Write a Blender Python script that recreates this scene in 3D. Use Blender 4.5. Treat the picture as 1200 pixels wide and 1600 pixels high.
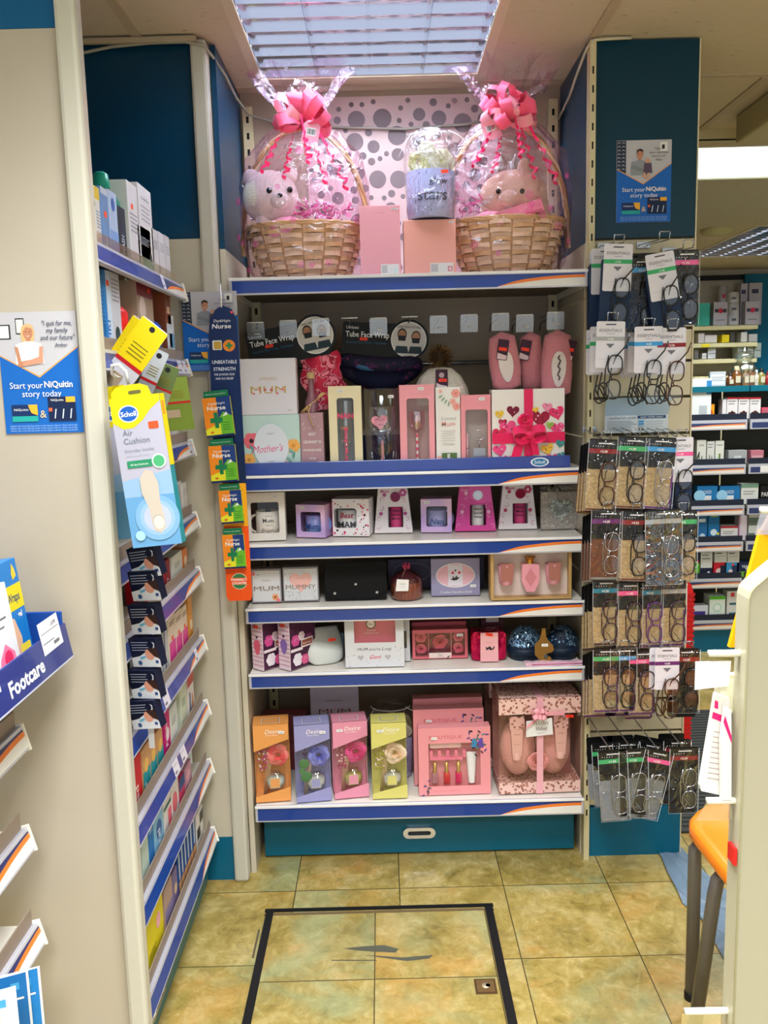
import bpy, bmesh, math, random
from mathutils import Matrix, Vector, Euler
random.seed(7)
for o in list(bpy.data.objects): bpy.data.objects.remove(o)
sc = bpy.context.scene
COL = sc.collection
# ------------------------------------------------------------------ camera
FPX = 1340.0; HCAM = 1.5
_fy = Vector((595-600, 800-606, -FPX)).normalized()
_dz = -Vector((240., -9300., -FPX)).normalized(); _dz = (_dz - _fy*_dz.dot(_fy)).normalized()
_dx = _fy.cross(_dz)
RC = Matrix((_dx, _fy, _dz))
cam_d = bpy.data.cameras.new('camera'); cam = bpy.data.objects.new('camera', cam_d); COL.objects.link(cam)
cam.matrix_world = Matrix.Translation((0,0,HCAM)) @ RC.to_4x4()
cam_d.sensor_fit = 'VERTICAL'; cam_d.sensor_height = 36.0; cam_d.lens = FPX/1600*36.0
cam_d.clip_start = 0.05
sc.camera = cam
def _ray(px, py): return RC @ Vector((px-600, 800-py, -FPX))
def onY(px, py, Y): r=_ray(px,py); return Vector((0,0,HCAM)) + r*(Y/r.y)
def onZ(px, py, Z): r=_ray(px,py); return Vector((0,0,HCAM)) + r*((Z-HCAM)/r.z)
def onX(px, py, X): r=_ray(px,py); return Vector((0,0,HCAM)) + r*(X/r.x)
# ------------------------------------------------------------------ view, world
sc.view_settings.view_transform = 'Standard'; sc.view_settings.look = 'None'
sc.view_settings.gamma = 1.0; sc.view_settings.use_curve_mapping = False
sc.view_settings.exposure = 0.27
try:
    sc.cycles.transparent_max_bounces = 24
except Exception: pass
W = bpy.data.worlds.new('World'); sc.world = W; W.use_nodes = True
W.node_tree.nodes['Background'].inputs[0].default_value = (0.88, 0.94, 1.0, 1)
W.node_tree.nodes['Background'].inputs[1].default_value = 0.95
ZC = 2.45
AMB_LIGHT = 30.0     # watts of each shop troffer out of frame
TUBE = 66.0
# ------------------------------------------------------------------ materials
def lin(h):
    if isinstance(h, (tuple, list)): return tuple(h)[:3]
    h = h.lstrip('#')
    r = []
    for i in (0,2,4):
        c = int(h[i:i+2],16)/255
        r.append(c/12.92 if c <= .04045 else ((c+.055)/1.055)**2.4)
    return tuple(r)
_M = {}
def M(col, rough=.5, metal=0, spec=.33, coat=0, bump=0, bs=80, emit=0, sheen=0):
    k = (col, rough, metal, spec, coat, bump, bs, emit, sheen)
    if k in _M: return _M[k]
    m = bpy.data.materials.new('mat_%d' % len(_M)); m.use_nodes = True
    nt = m.node_tree; b = nt.nodes['Principled BSDF']; c = lin(col)
    b.inputs['Base Color'].default_value = (*c,1); b.inputs['Roughness'].default_value = rough
    b.inputs['Metallic'].default_value = metal; b.inputs['Specular IOR Level'].default_value = spec
    b.inputs['Coat Weight'].default_value = coat
    if sheen: b.inputs['Sheen Weight'].default_value = sheen
    if emit:
        b.inputs['Emission Color'].default_value = (*c,1); b.inputs['Emission Strength'].default_value = emit
    if bump:
        t = nt.nodes.new('ShaderNodeTexNoise'); t.inputs['Scale'].default_value = bs
        tc = nt.nodes.new('ShaderNodeTexCoord'); nt.links.new(tc.outputs['Object'], t.inputs['Vector'])
        bp = nt.nodes.new('ShaderNodeBump'); bp.inputs['Strength'].default_value = bump; bp.inputs['Distance'].default_value = .004
        nt.links.new(t.outputs['Fac'], bp.inputs['Height']); nt.links.new(bp.outputs[0], b.inputs['Normal'])
    _M[k] = m
    return m
def newmat(name):
    m = bpy.data.materials.new(name); m.use_nodes = True
    return m, m.node_tree, m.node_tree.nodes['Principled BSDF']
def ramp(nt, fac, stops, interp='LINEAR'):
    r = nt.nodes.new('ShaderNodeValToRGB'); e = r.color_ramp.elements; r.color_ramp.interpolation = interp
    while len(e) < len(stops): e.new(.5)
    for i, (p, c) in enumerate(stops): e[i].position = p; e[i].color = (*lin(c),1)
    nt.links.new(fac, r.inputs[0]); return r.outputs[0]
def noise(nt, scale, detail=3, rough=.5, vec='Object', dist=0):
    t = nt.nodes.new('ShaderNodeTexNoise'); t.inputs['Scale'].default_value = scale
    t.inputs['Detail'].default_value = detail; t.inputs['Roughness'].default_value = rough
    t.inputs['Distortion'].default_value = dist
    if isinstance(vec, str):
        tc = nt.nodes.new('ShaderNodeTexCoord'); nt.links.new(tc.outputs[vec], t.inputs['Vector'])
    else: nt.links.new(vec, t.inputs['Vector'])
    return t.outputs['Fac']
def noisemat(name, scale, stops, rough=.6, detail=3, interp='LINEAR', dist=0, metal=0, bump=0):
    m, nt, b = newmat(name); f = noise(nt, scale, detail, .6, 'Object', dist)
    nt.links.new(ramp(nt, f, stops, interp), b.inputs['Base Color']); b.inputs['Roughness'].default_value = rough
    b.inputs['Metallic'].default_value = metal
    if bump:
        bp = nt.nodes.new('ShaderNodeBump'); bp.inputs['Strength'].default_value = bump; bp.inputs['Distance'].default_value = .003
        nt.links.new(f, bp.inputs['Height']); nt.links.new(bp.outputs[0], b.inputs['Normal'])
    return m
def film(col='ffffff', a=.04, edge=.5, rough=.08, wr=0):
    """thin clear plastic: mostly see-through, glossy at grazing angles"""
    k = ('film', col, a, edge, rough, wr)
    if k in _M: return _M[k]
    m, nt, b = newmat('clear_film'); nt.nodes.remove(b)
    out = nt.nodes['Material Output']
    tr = nt.nodes.new('ShaderNodeBsdfTransparent'); gl = nt.nodes.new('ShaderNodeBsdfGlossy')
    c = lin(col); tr.inputs[0].default_value = (*[1-(1-x)*.5 for x in c],1)
    gl.inputs[0].default_value = (1,1,1,1); gl.inputs['Roughness'].default_value = rough
    lw = nt.nodes.new('ShaderNodeLayerWeight'); lw.inputs[0].default_value = .35
    mp = nt.nodes.new('ShaderNodeMapRange'); mp.inputs[3].default_value = a; mp.inputs[4].default_value = edge
    nt.links.new(lw.outputs['Facing'], mp.inputs[0])
    mx = nt.nodes.new('ShaderNodeMixShader'); nt.links.new(mp.outputs[0], mx.inputs[0])
    nt.links.new(tr.outputs[0], mx.inputs[1]); nt.links.new(gl.outputs[0], mx.inputs[2])
    if wr:
        t = nt.nodes.new('ShaderNodeTexNoise'); t.inputs['Scale'].default_value = wr; t.inputs['Detail'].default_value = 2
        t.inputs['Distortion'].default_value = 1.5
        tc = nt.nodes.new('ShaderNodeTexCoord'); nt.links.new(tc.outputs['Object'], t.inputs['Vector'])
        bp = nt.nodes.new('ShaderNodeBump'); bp.inputs['Strength'].default_value = 1; bp.inputs['Distance'].default_value = .03
        nt.links.new(t.outputs['Fac'], bp.inputs['Height']); nt.links.new(bp.outputs[0], gl.inputs['Normal'])
        nt.links.new(bp.outputs[0], lw.inputs['Normal'])
    nt.links.new(mx.outputs[0], out.inputs[0]); _M[k] = m
    return m
WHITE = M('f2f0ee', .45); BLACK = M('0d0d10', .4); CREAM = M('d9ccb4', .5); CHROME = M('d8d8dc', .18, 1)
STEEL = M('8f8c88', .35, .8); CLEAR = film('ffffff', .05, .5, .05); GREYTX = M('6f7076', .6); ORST = M('ff5a28', .5)
TEAL = M('006180', .32); TXT = M('26262b', .6)
# ------------------------------------------------------------------ mesh builder
_TX = {}
def text_mesh(s, bold):
    k = (s, bold)
    if k in _TX: return _TX[k]
    c = bpy.data.curves.new('t', 'FONT'); c.body = s; c.size = 1; c.resolution_u = 2; c.offset = bold
    o = bpy.data.objects.new('t', c); COL.objects.link(o)
    me = o.to_mesh(); v = [(p.co.x, p.co.y) for p in me.vertices]; f = [tuple(p.vertices) for p in me.polygons]
    o.to_mesh_clear(); bpy.data.objects.remove(o); bpy.data.curves.remove(c)
    if v:
        x0 = min(p[0] for p in v); x1 = max(p[0] for p in v)
    else: x0 = x1 = 0
    _TX[k] = (v, f, x0, x1); return _TX[k]
def rr(x0, z0, x1, z1, r, n=4):
    p = []
    for cx, cz, a0 in ((x1-r,z1-r,0),(x0+r,z1-r,90),(x0+r,z0+r,180),(x1-r,z0+r,270)):
        for i in range(n+1):
            a = math.radians(a0+90*i/n); p.append((cx+r*math.cos(a), cz+r*math.sin(a)))
    return p
def circ(x, z, r, n=20, rz=None):
    return [(x+r*math.cos(2*math.pi*i/n), z+(rz or r)*math.sin(2*math.pi*i/n)) for i in range(n)]
def heart(x, z, s, rot=0, n=24):
    p = []
    for i in range(n):
        t = 2*math.pi*i/n
        a = 16*math.sin(t)**3/17*s; b = (13*math.cos(t)-5*math.cos(2*t)-2*math.cos(3*t)-math.cos(4*t))/17*s
        p.append((x+a*math.cos(rot)-b*math.sin(rot), z+a*math.sin(rot)+b*math.cos(rot)))
    return p
def star(x, z, r, k=5, q=.45, a0=0):
    return [(x+(r if i%2==0 else r*q)*math.cos(a0+math.pi*i/k+math.pi/2), z+(r if i%2==0 else r*q)*math.sin(a0+math.pi*i/k+math.pi/2)) for i in range(2*k)]
class MB:
    def __init__(s, T=None):
        s.v=[]; s.f=[]; s.m=[]; s.sm=[]; s.mats=[]; s.T = T or Matrix(); s.k = 0
    def mi(s, m):
        if m not in s.mats: s.mats.append(m)
        return s.mats.index(m)
    def add(s, vs, fs, m, sm=False):
        b = len(s.v); i = s.mi(m)
        s.v += [tuple(s.T @ Vector(p)) for p in vs]
        for f in fs: s.f.append(tuple(b+j for j in f)); s.m.append(i); s.sm.append(sm)
        return s
    def box(s, c, d, m, bev=0, R=None, top=None):
        """box centred c with size d; top=(sx,sy) scales the top face"""
        x,y,z = d[0]/2, d[1]/2, d[2]/2
        if bev:
            bm = bmesh.new(); bmesh.ops.create_cube(bm, size=1)
            for v in bm.verts: v.co = Vector((v.co.x*d[0], v.co.y*d[1], v.co.z*d[2]))
            bmesh.ops.bevel(bm, geom=bm.edges[:], offset=bev, segments=2, affect='EDGES', profile=.5)
            vs = [v.co.copy() for v in bm.verts]; fs = [tuple(q.index for q in f.verts) for f in bm.faces]
            bm.verts.index_update(); fs = [tuple(q.index for q in f.verts) for f in bm.faces]; bm.free()
        else:
            tx, ty = top or (1,1)
            vs = [Vector(p) for p in ((-x,-y,-z),(x,-y,-z),(x,y,-z),(-x,y,-z),(-x*tx,-y*ty,z),(x*tx,-y*ty,z),(x*tx,y*ty,z),(-x*tx,y*ty,z))]
            fs = [(0,3,2,1),(4,5,6,7),(0,1,5,4),(1,2,6,5),(2,3,7,6),(3,0,4,7)]
        if R is not None: vs = [R @ v for v in vs]
        return s.add([v+Vector(c) for v in vs], fs, m)
    def bx(s, x0, x1, y0, y1, z0, z1, m, bev=0):
        return s.box(((x0+x1)/2,(y0+y1)/2,(z0+z1)/2), (abs(x1-x0),abs(y1-y0),abs(z1-z0)), m, bev)
    def prism(s, pts, y0, y1, m, sm=False, side=None):
        """outline in x,z pushed from y0 (front) to y1"""
        n = len(pts)
        s.add([(p[0],y0,p[1]) for p in pts], [tuple(range(n))], m)
        s.add([(p[0],y1,p[1]) for p in pts], [tuple(reversed(range(n)))], m)
        s.add([(p[0],y0,p[1]) for p in pts]+[(p[0],y1,p[1]) for p in pts], [(i,n+i,n+(i+1)%n,(i+1)%n) for i in range(n)], side or m, sm)
        return s
    def flat(s, pts, m, y=None):
        """printed shape on the plane y (auto layered towards -y)"""
        if y is None: y = s.yf - .0003 - .00008*s.k; s.k += 1
        return s.add([(p[0],y,p[1]) for p in pts], [tuple(range(len(pts)))], m)
    def rect(s, x0, z0, x1, z1, m, y=None): return s.flat([(x0,z0),(x1,z0),(x1,z1),(x0,z1)], m, y)
    def ring(s, outer, inner, y0, y1, m):
        n = len(outer)
        for a, fl in ((y0,0),(y1,1)):
            s.add([(p[0],a,p[1]) for p in outer]+[(p[0],a,p[1]) for p in inner], [(i,(i+1)%n,n+(i+1)%n,n+i) for i in range(n)], m)
        for L in (outer, inner):
            s.add([(p[0],y0,p[1]) for p in L]+[(p[0],y1,p[1]) for p in L], [(i,n+i,n+(i+1)%n,(i+1)%n) for i in range(n)], m)
        return s
    def frame(s, X0,Z0,X1,Z1, x0,z0,x1,z1, y0, y1, m, r=0):
        if not r: return s.ring([(X0,Z0),(X1,Z0),(X1,Z1),(X0,Z1)], [(x0,z0),(x1,z0),(x1,z1),(x0,z1)], y0, y1, m)
        return s.ring(rr(X0,Z0,X1,Z1,1e-5), rr(x0,z0,x1,z1,r), y0, y1, m)
    def text(s, t, x, z, size, m, y=None, al='c', bold=0, shear=0, rot=0, wid=0):
        v, f, a, b = text_mesh(t, bold)
        if not v: return s
        if y is None: y = s.yf - .0003 - .00008*s.k; s.k += 1
        sx = size
        if wid: sx = wid/max(b-a, 1e-6)
        o = {'c': -(a+b)/2, 'l': -a, 'r': -b}[al]
        ca, sa = math.cos(rot), math.sin(rot); out = []
        for p in v:
            u = (p[0]+o)*sx + p[1]*shear*size; w = p[1]*size
            out.append((x+u*ca-w*sa, y, z+u*sa+w*ca))
        return s.add(out, f, m)
    def lathe(s, prof, m, c=(0,0,0), n=20, sm=True, sx=1, sy=1, wob=0):
        vs = []
        for r, z in prof:
            for i in range(n):
                a = 2*math.pi*i/n; w = 1+wob*math.sin(a*5+z*40)
                vs.append((c[0]+r*w*math.cos(a)*sx, c[1]+r*w*math.sin(a)*sy, c[2]+z))
        fs = []
        for j in range(len(prof)-1):
            for i in range(n): fs.append((j*n+i, j*n+(i+1)%n, (j+1)*n+(i+1)%n, (j+1)*n+i))
        s.add(vs, fs, m, sm)
        if prof[0][0] > 1e-4: s.add(vs[:n], [tuple(reversed(range(n)))], m)
        if prof[-1][0] > 1e-4: s.add(vs[-n:], [tuple(range(n))], m)
        return s
    def tube(s, pts, r, m, n=6, closed=False, sm=True, flat=1):
        pts = [Vector(p) for p in pts]; N = len(pts); vs = []
        up = Vector((0.13,.21,.97)).normalized(); pr = None
        for i, p in enumerate(pts):
            a = pts[i-1] if (i or closed) else p; b = pts[(i+1)%N] if (i < N-1 or closed) else p
            d = (b-a).normalized() if (b-a).length > 1e-9 else Vector((0,0,1))
            if pr is None:
                u = d.cross(up)
                if u.length < .05: u = d.cross(Vector((1,0,0)))
                u.normalize()
            else:
                u = (pr - d*pr.dot(d))
                u = u.normalized() if u.length > 1e-6 else d.cross(up).normalized()
            pr = u; w = d.cross(u); rad = r[i] if isinstance(r, (list, tuple)) else r
            for j in range(n):
                t = 2*math.pi*j/n; vs.append(p + u*math.cos(t)*rad + w*math.sin(t)*rad*flat)
        fs = []
        for i in range(N if closed else N-1):
            for j in range(n): fs.append((i*n+j, i*n+(j+1)%n, ((i+1)%N)*n+(j+1)%n, ((i+1)%N)*n+j))
        if not closed: fs += [tuple(reversed(range(n))), tuple(range((N-1)*n, N*n))]
        return s.add(vs, fs, m, sm)
    def ball(s, c, r, m, n=16, k=10, R=None, jit=0, seed=0):
        rx, ry, rz = r if isinstance(r, (tuple, list)) else (r, r, r); rd = random.Random(seed)
        vs = []
        for j in range(k+1):
            th = math.pi*j/k
            for i in range(n):
                a = 2*math.pi*i/n; q = 1+(rd.random()-.5)*jit if 0 < j < k else 1
                v = Vector((rx*q*math.sin(th)*math.cos(a), ry*q*math.sin(th)*math.sin(a), rz*q*math.cos(th)))
                if R is not None: v = R @ v
                vs.append(v+Vector(c))
        fs = [(j*n+i, (j+1)*n+i, (j+1)*n+(i+1)%n, j*n+(i+1)%n) for j in range(k) for i in range(n)]
        return s.add(vs, fs, m, True)
    def build(s, name, parent=None, smooth_all=False):
        me = bpy.data.meshes.new(name); me.from_pydata(s.v, [], s.f)
        for m in s.mats: me.materials.append(m)
        me.polygons.foreach_set('material_index', s.m); me.polygons.foreach_set('use_smooth', s.sm)
        me.update()
        o = bpy.data.objects.new(name, me); COL.objects.link(o)
        if parent: o.parent = parent
        return o
def tag(o, label, cat=None, group=None):
    o['label'] = label
    if cat: o['category'] = cat
    if group: o['group'] = group
    return o
def thing(name, label, cat, loc=(0,0,0), rot=(0,0,0), group=None):
    o = bpy.data.objects.new(name, None); o.empty_display_size = .05; COL.objects.link(o)
    o.location = loc; o.rotation_euler = rot
    return tag(o, label, cat, group)
def solo(mb, name, label, cat, loc=(0,0,0), rot=(0,0,0), group=None):
    o = mb.build(name); o.location = loc; o.rotation_euler = rot
    return tag(o, label, cat, group)
def struct(mb, name, parent=None):
    o = mb.build(name, parent)
    if not parent: o['kind'] = 'structure'
    return o
def dup(root, loc, rot=None, label=None, group=None, scale=None):
    r = root.copy(); COL.objects.link(r); r.location = loc
    if rot is not None: r.rotation_euler = rot
    if label: r['label'] = label
    if group: r['group'] = group
    if scale: r.scale = scale
    for ch in list(root.children):
        c = ch.copy(); COL.objects.link(c); c.parent = r
        for g in list(ch.children):
            d = g.copy(); COL.objects.link(d); d.parent = c
    return r
# ================================================================== SETTING
XL, XR = -0.43, 0.603          # inner faces of the gift bay
YF, YB = 2.50, 2.93            # shelf front, back panel
YP = 2.48                      # panel closing the left bay
# floor : vinyl tiles with a marbled stone print
m, nt, b = newmat('floor_tile')
tc = nt.nodes.new('ShaderNodeTexCoord'); mp = nt.nodes.new('ShaderNodeMapping')
mp.inputs['Location'].default_value = (-(-.297), -2.405, 0); nt.links.new(tc.outputs['Object'], mp.inputs[0])
br = nt.nodes.new('ShaderNodeTexBrick'); br.offset = 0; br.inputs['Scale'].default_value = 1
br.inputs['Brick Width'].default_value = .3145; br.inputs['Row Height'].default_value = .335
br.inputs['Mortar Size'].default_value = .0016; br.inputs['Color1'].default_value = (0,0,0,1); br.inputs['Color2'].default_value = (1,1,1,1)
br.inputs['Mortar'].default_value = (.5,.5,.5,1); nt.links.new(mp.outputs[0], br.inputs[0])
# per-tile offset of the marbling
sep = nt.nodes.new('ShaderNodeVectorMath'); sep.operation = 'MULTIPLY_ADD'
nt.links.new(br.outputs['Color'], sep.inputs[0]); sep.inputs[1].default_value = (3,5,0); nt.links.new(tc.outputs['Object'], sep.inputs[2])
f1 = noise(nt, 7, 9, .68, sep.outputs[0], .5); f2 = noise(nt, 2.6, 4, .6, sep.outputs[0], .6); f3 = noise(nt, 22, 6, .7, sep.outputs[0], 1.2)
c1 = ramp(nt, f1, [(.30,'51461d'),(.43,'8c7938'),(.52,'a5914f'),(.62,'c2b07a'),(.74,'b59a56')])
c2 = ramp(nt, f3, [(.30,'645628'),(.45,'9b8745'),(.56,'ae9a5b'),(.70,'d0c292')])
mx = nt.nodes.new('ShaderNodeMixRGB'); mx.inputs[0].default_value = .5; nt.links.new(c1, mx.inputs[1]); nt.links.new(c2, mx.inputs[2])
g = nt.nodes.new('ShaderNodeMixRGB'); gr = ramp(nt, f2, [(.5,'000000'),(.62,'a0a0a0')]); nt.links.new(gr, g.inputs[0])
nt.links.new(mx.outputs[0], g.inputs[1]); g.inputs[2].default_value = (*lin('8fae8c'),1)
o2 = nt.nodes.new('ShaderNodeMixRGB'); f4 = noise(nt, 3.7, 5, .6, sep.outputs[0], .8); orr = ramp(nt, f4, [(.53,'000000'),(.68,'909090')]); nt.links.new(orr, o2.inputs[0])
nt.links.new(g.outputs[0], o2.inputs[1]); o2.inputs[2].default_value = (*lin('d9913f'),1)
gm = nt.nodes.new('ShaderNodeMixRGB'); nt.links.new(br.outputs['Fac'], gm.inputs[0]); nt.links.new(o2.outputs[0], gm.inputs[1]); gm.inputs[2].default_value = (*lin('4b4022'),1)
nt.links.new(gm.outputs[0], b.inputs['Base Color']); b.inputs['Roughness'].default_value = .33
FLOOR = m
mb = MB(); mb.add([(-3,-2,0),(5,-2,0),(5,8,0),(-3,8,0)], [(0,1,2,3)], FLOOR); struct(mb, 'floor')
# ceiling : mineral fibre tiles with fissures
m, nt, b = newmat('ceiling_tile')
tc = nt.nodes.new('ShaderNodeTexCoord'); mp = nt.nodes.new('ShaderNodeMapping'); mp.inputs['Scale'].default_value = (1,3.5,1)
nt.links.new(tc.outputs['Object'], mp.inputs[0])
f = noise(nt, 22, 4, .7, mp.outputs[0], .3); f2 = noise(nt, 1.2, 2, .5)
c = ramp(nt, f, [(.0,'5c4a3c'),(.31,'8b7a68'),(.345,'c4b6a0'),(1,'cdc1ac')])
nt.links.new(c, b.inputs['Base Color']); b.inputs['Roughness'].default_value = .9
CEIL = m
LX0, LX1, LY0, LY1 = -0.355, 0.337, 2.10, 2.815     # the louvred light above the gift bay
def ceil_with_holes(holes, X0, X1, Y0, Y1):
    xs = sorted({X0, X1} | {h[0] for h in holes} | {h[1] for h in holes}); ys = sorted({Y0, Y1} | {h[2] for h in holes} | {h[3] for h in holes})
    mb = MB()
    for i in range(len(xs)-1):
        for j in range(len(ys)-1):
            cx, cy = (xs[i]+xs[i+1])/2, (ys[j]+ys[j+1])/2
            if any(h[0] < cx < h[1] and h[2] < cy < h[3] for h in holes): continue
            mb.add([(xs[i],ys[j],ZC),(xs[i],ys[j+1],ZC),(xs[i+1],ys[j+1],ZC),(xs[i+1],ys[j],ZC)], [(0,1,2,3)], CEIL)
    return mb
FAR1 = (1.30, 2.5, 3.70, 4.30); FAR2 = (2.40, 3.6, 5.60, 6.95)
NEAR = [(-0.355,0.337,0.6,1.29), (-0.355,0.337,-1.1,-.41), (1.55,2.24,1.5,2.19), (-1.9,-1.2,0.6,1.29), (1.25,1.94,-.2,.49)]
struct(ceil_with_holes([(LX0,LX1,LY0,LY1), FAR1, FAR2]+NEAR, -3, 5, -2, 8), 'ceiling')
TB = M('b7a68f', .6)
mb = MB()
for x in (-.63, .617, 1.85): mb.bx(x-.013, x+.013, -2, 3.46, ZC-.005, ZC+.001, TB)
mb.bx(1.24,1.262,2.9,3.46,ZC-.005,ZC,TB)
for y in (2.875, 1.65, .45): mb.bx(-2.5, 3.5, y-.009, y+.009, ZC-.004, ZC+.001, TB)
struct(mb, 'trim_1')
# walls
CREAMW = noisemat('cream_laminate', 1.3, [(.3,'c4baa6'),(.7,'cfc6b2')], .42)
mb = MB(); mb.bx(-.43,-.055+.7,YB+.001,YB+.05,0,ZC,M('a3937f',.5)); struct(mb, 'wall_back')  # back panel browner than the cream: shade of the bay put into its colour
mb = MB(); mb.bx(-3,-2.9,-2,8,0,ZC,CREAMW); struct(mb, 'wall_left')
mb = MB(); mb.bx(4.9,5,-2,8,0,ZC,CREAMW); struct(mb, 'wall_right')
mb = MB(); mb.bx(-3,5,7.75,7.85,0,ZC,CREAMW); mb.bx(-3,5,7.72,7.75,2.36,2.40,BLACK); struct(mb, 'wall_far')
# bulkhead across the ceiling behind the glasses wall
mb = MB(); mb.bx(.93,4.9,3.46,3.52,ZC-.035,ZC,M('c9bf9c',.6)); mb.bx(.93,4.9,3.47,3.475,ZC-.04,ZC-.034,BLACK); struct(mb, 'trim_2')

# panel closing the left bay (faces the camera): teal header, cream field, teal skirting
t = thing('end_panel', 'cream panel with dark teal header closing the far end of the left shelving bay', 'wall panel', (0,0,0))
mb = MB(); mb.bx(-1.05,-.492,YP,YP+.03,.14,1.925,CREAMW); mb.build('panel', t)
mb = MB(); mb.bx(-1.05,-.492,YP+.001,YP+.03,1.926,ZC-.012,M('003654',.32)); tag(mb.build('header', t), 'dark teal header board')
mb = MB(); mb.bx(-1.05,-.492,YP-.004,YP+.03,0,.139,TEAL); tag(mb.build('skirting', t), 'teal skirting board')
POSTM = M('c4c0b2', .35)
def post(x0, x1, y0, y1, label, top=ZC-.01):
    mb = MB(); mb.box(((x0+x1)/2,(y0+y1)/2,top/2), (x1-x0,y1-y0,top), POSTM, .008)
    return solo(mb, 'corner_post', label, 'post')
post(-.491,-.447,YP-.02,YP+.03, 'cream corner post between the left bay and the gift shelves')
YN = 1.62
post(-.553,-.514,YN-.02,YN+.02, 'tall pale grey rounded post dividing the left bay from the nearest bay')
t = thing('divider_panel', 'nearest cream divider panel with bright blue header beside the rounded post', 'wall panel', (0,0,0))
mb = MB(); mb.bx(-1.5,-.554,YN,YN+.03,0,2.142,noisemat('near_laminate', 1.3, [(.3,'b4a998'),(.7,'bdb3a2')], .42)); mb.build('panel', t)
mb = MB(); mb.bx(-1.5,-.554,YN+.001,YN+.03,2.143,ZC-.01,M('005a8c',.35)); tag(mb.build('header', t), 'bright blue header board')
# side panels of the gift bay
t = thing('side_panel', 'left side panel of the gift bay, teal above and cream below', 'wall panel', (0,0,0))
mb = MB(); mb.bx(-.446,-.43,YP+.031,YB,0,1.90,CREAMW); mb.build('panel', t)
mb = MB(); mb.bx(-.446,-.431,YP+.031,YB,1.901,ZC-.008,M('003654',.32)); tag(mb.build('header', t), 'dark teal header board')
t = thing('side_panel', 'right side panel of the gift bay, teal above and pinkish cream below', 'wall panel', (0,0,0))
mb = MB()
for z0, z1 in ((0,.46),(.465,.92),(.925,1.335),(1.34,1.74),(1.745,1.90)): mb.bx(.603,.612,2.575,YB,z0,z1,CREAMW)
mb.build('panel', t)
mb = MB(); mb.bx(.603,.612,2.575,YB,1.901,ZC-.008,M('003654',.32)); tag(mb.build('header', t), 'dark teal header board')
# slotted uprights
SLOT = M('15120e', .8)
def upright(x, y, w, label, z1=ZC-.01, step=.05, dpt=.04, side=0):
    t = thing('slotted_upright', label, 'shelf upright', (x,y,0))
    mb = MB(); mb.bx(-w/2,w/2,0,dpt,0,z1,M('cfc39a',.4)); z = .15; mb.yf = 0
    while z < z1-.05:
        mb.rect(-w*.14, z, w*.14, z+.02, SLOT, -.0006); z += step
    tag(mb.build('rail', t), 'cream rail with a row of dark slots')
upright(.6135, 2.535, .017, 'slotted cream metal upright between gift shelves and glasses wall')
upright(-.405, YB-.03, .03, 'slotted upright in the left back corner of the gift bay', 2.40, dpt=.028)
upright(.575, YB-.03, .03, 'slotted upright in the right back corner of the gift bay', 2.40, dpt=.028)
# dotted paper lining the back of the top shelf
m, nt, b = newmat('paper'); f = noise(nt, 3, 2)
nt.links.new(ramp(nt, f, [(.35,'c8a9a8'),(.65,'d6c0bd')]), b.inputs['Base Color']); b.inputs['Roughness'].default_value = .5
PAPER = m; DOT = M('7e6f72', .35, .3)
t = thing('dotted_paper', 'pale pink backing paper with silver dots behind the top shelf', 'paper')
mb = MB(); mb.bx(-.22,.40,YB-.004,YB-.001,1.82,ZC-.02,PAPER); mb.build('sheet', t)
mb = MB(); mb.yf = YB-.004; rd = random.Random(3); pts = []
for k in range(6000):
    r = rd.choice([.008,.012,.02,.024,.028,.03]); x = rd.uniform(-.215+r,.395-r); z = rd.uniform(1.83+r,ZC-.025-r)
    if all((x-a)**2+(z-c)**2 > (r+q+.008)**2 for a,c,q in pts): pts.append((x,z,r))
    if len(pts) > 150: break
for x,z,r in pts: mb.flat(circ(x,z,r,18), DOT, YB-.0045)
tag(mb.build('dots', t), 'silver grey dots')

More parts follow.
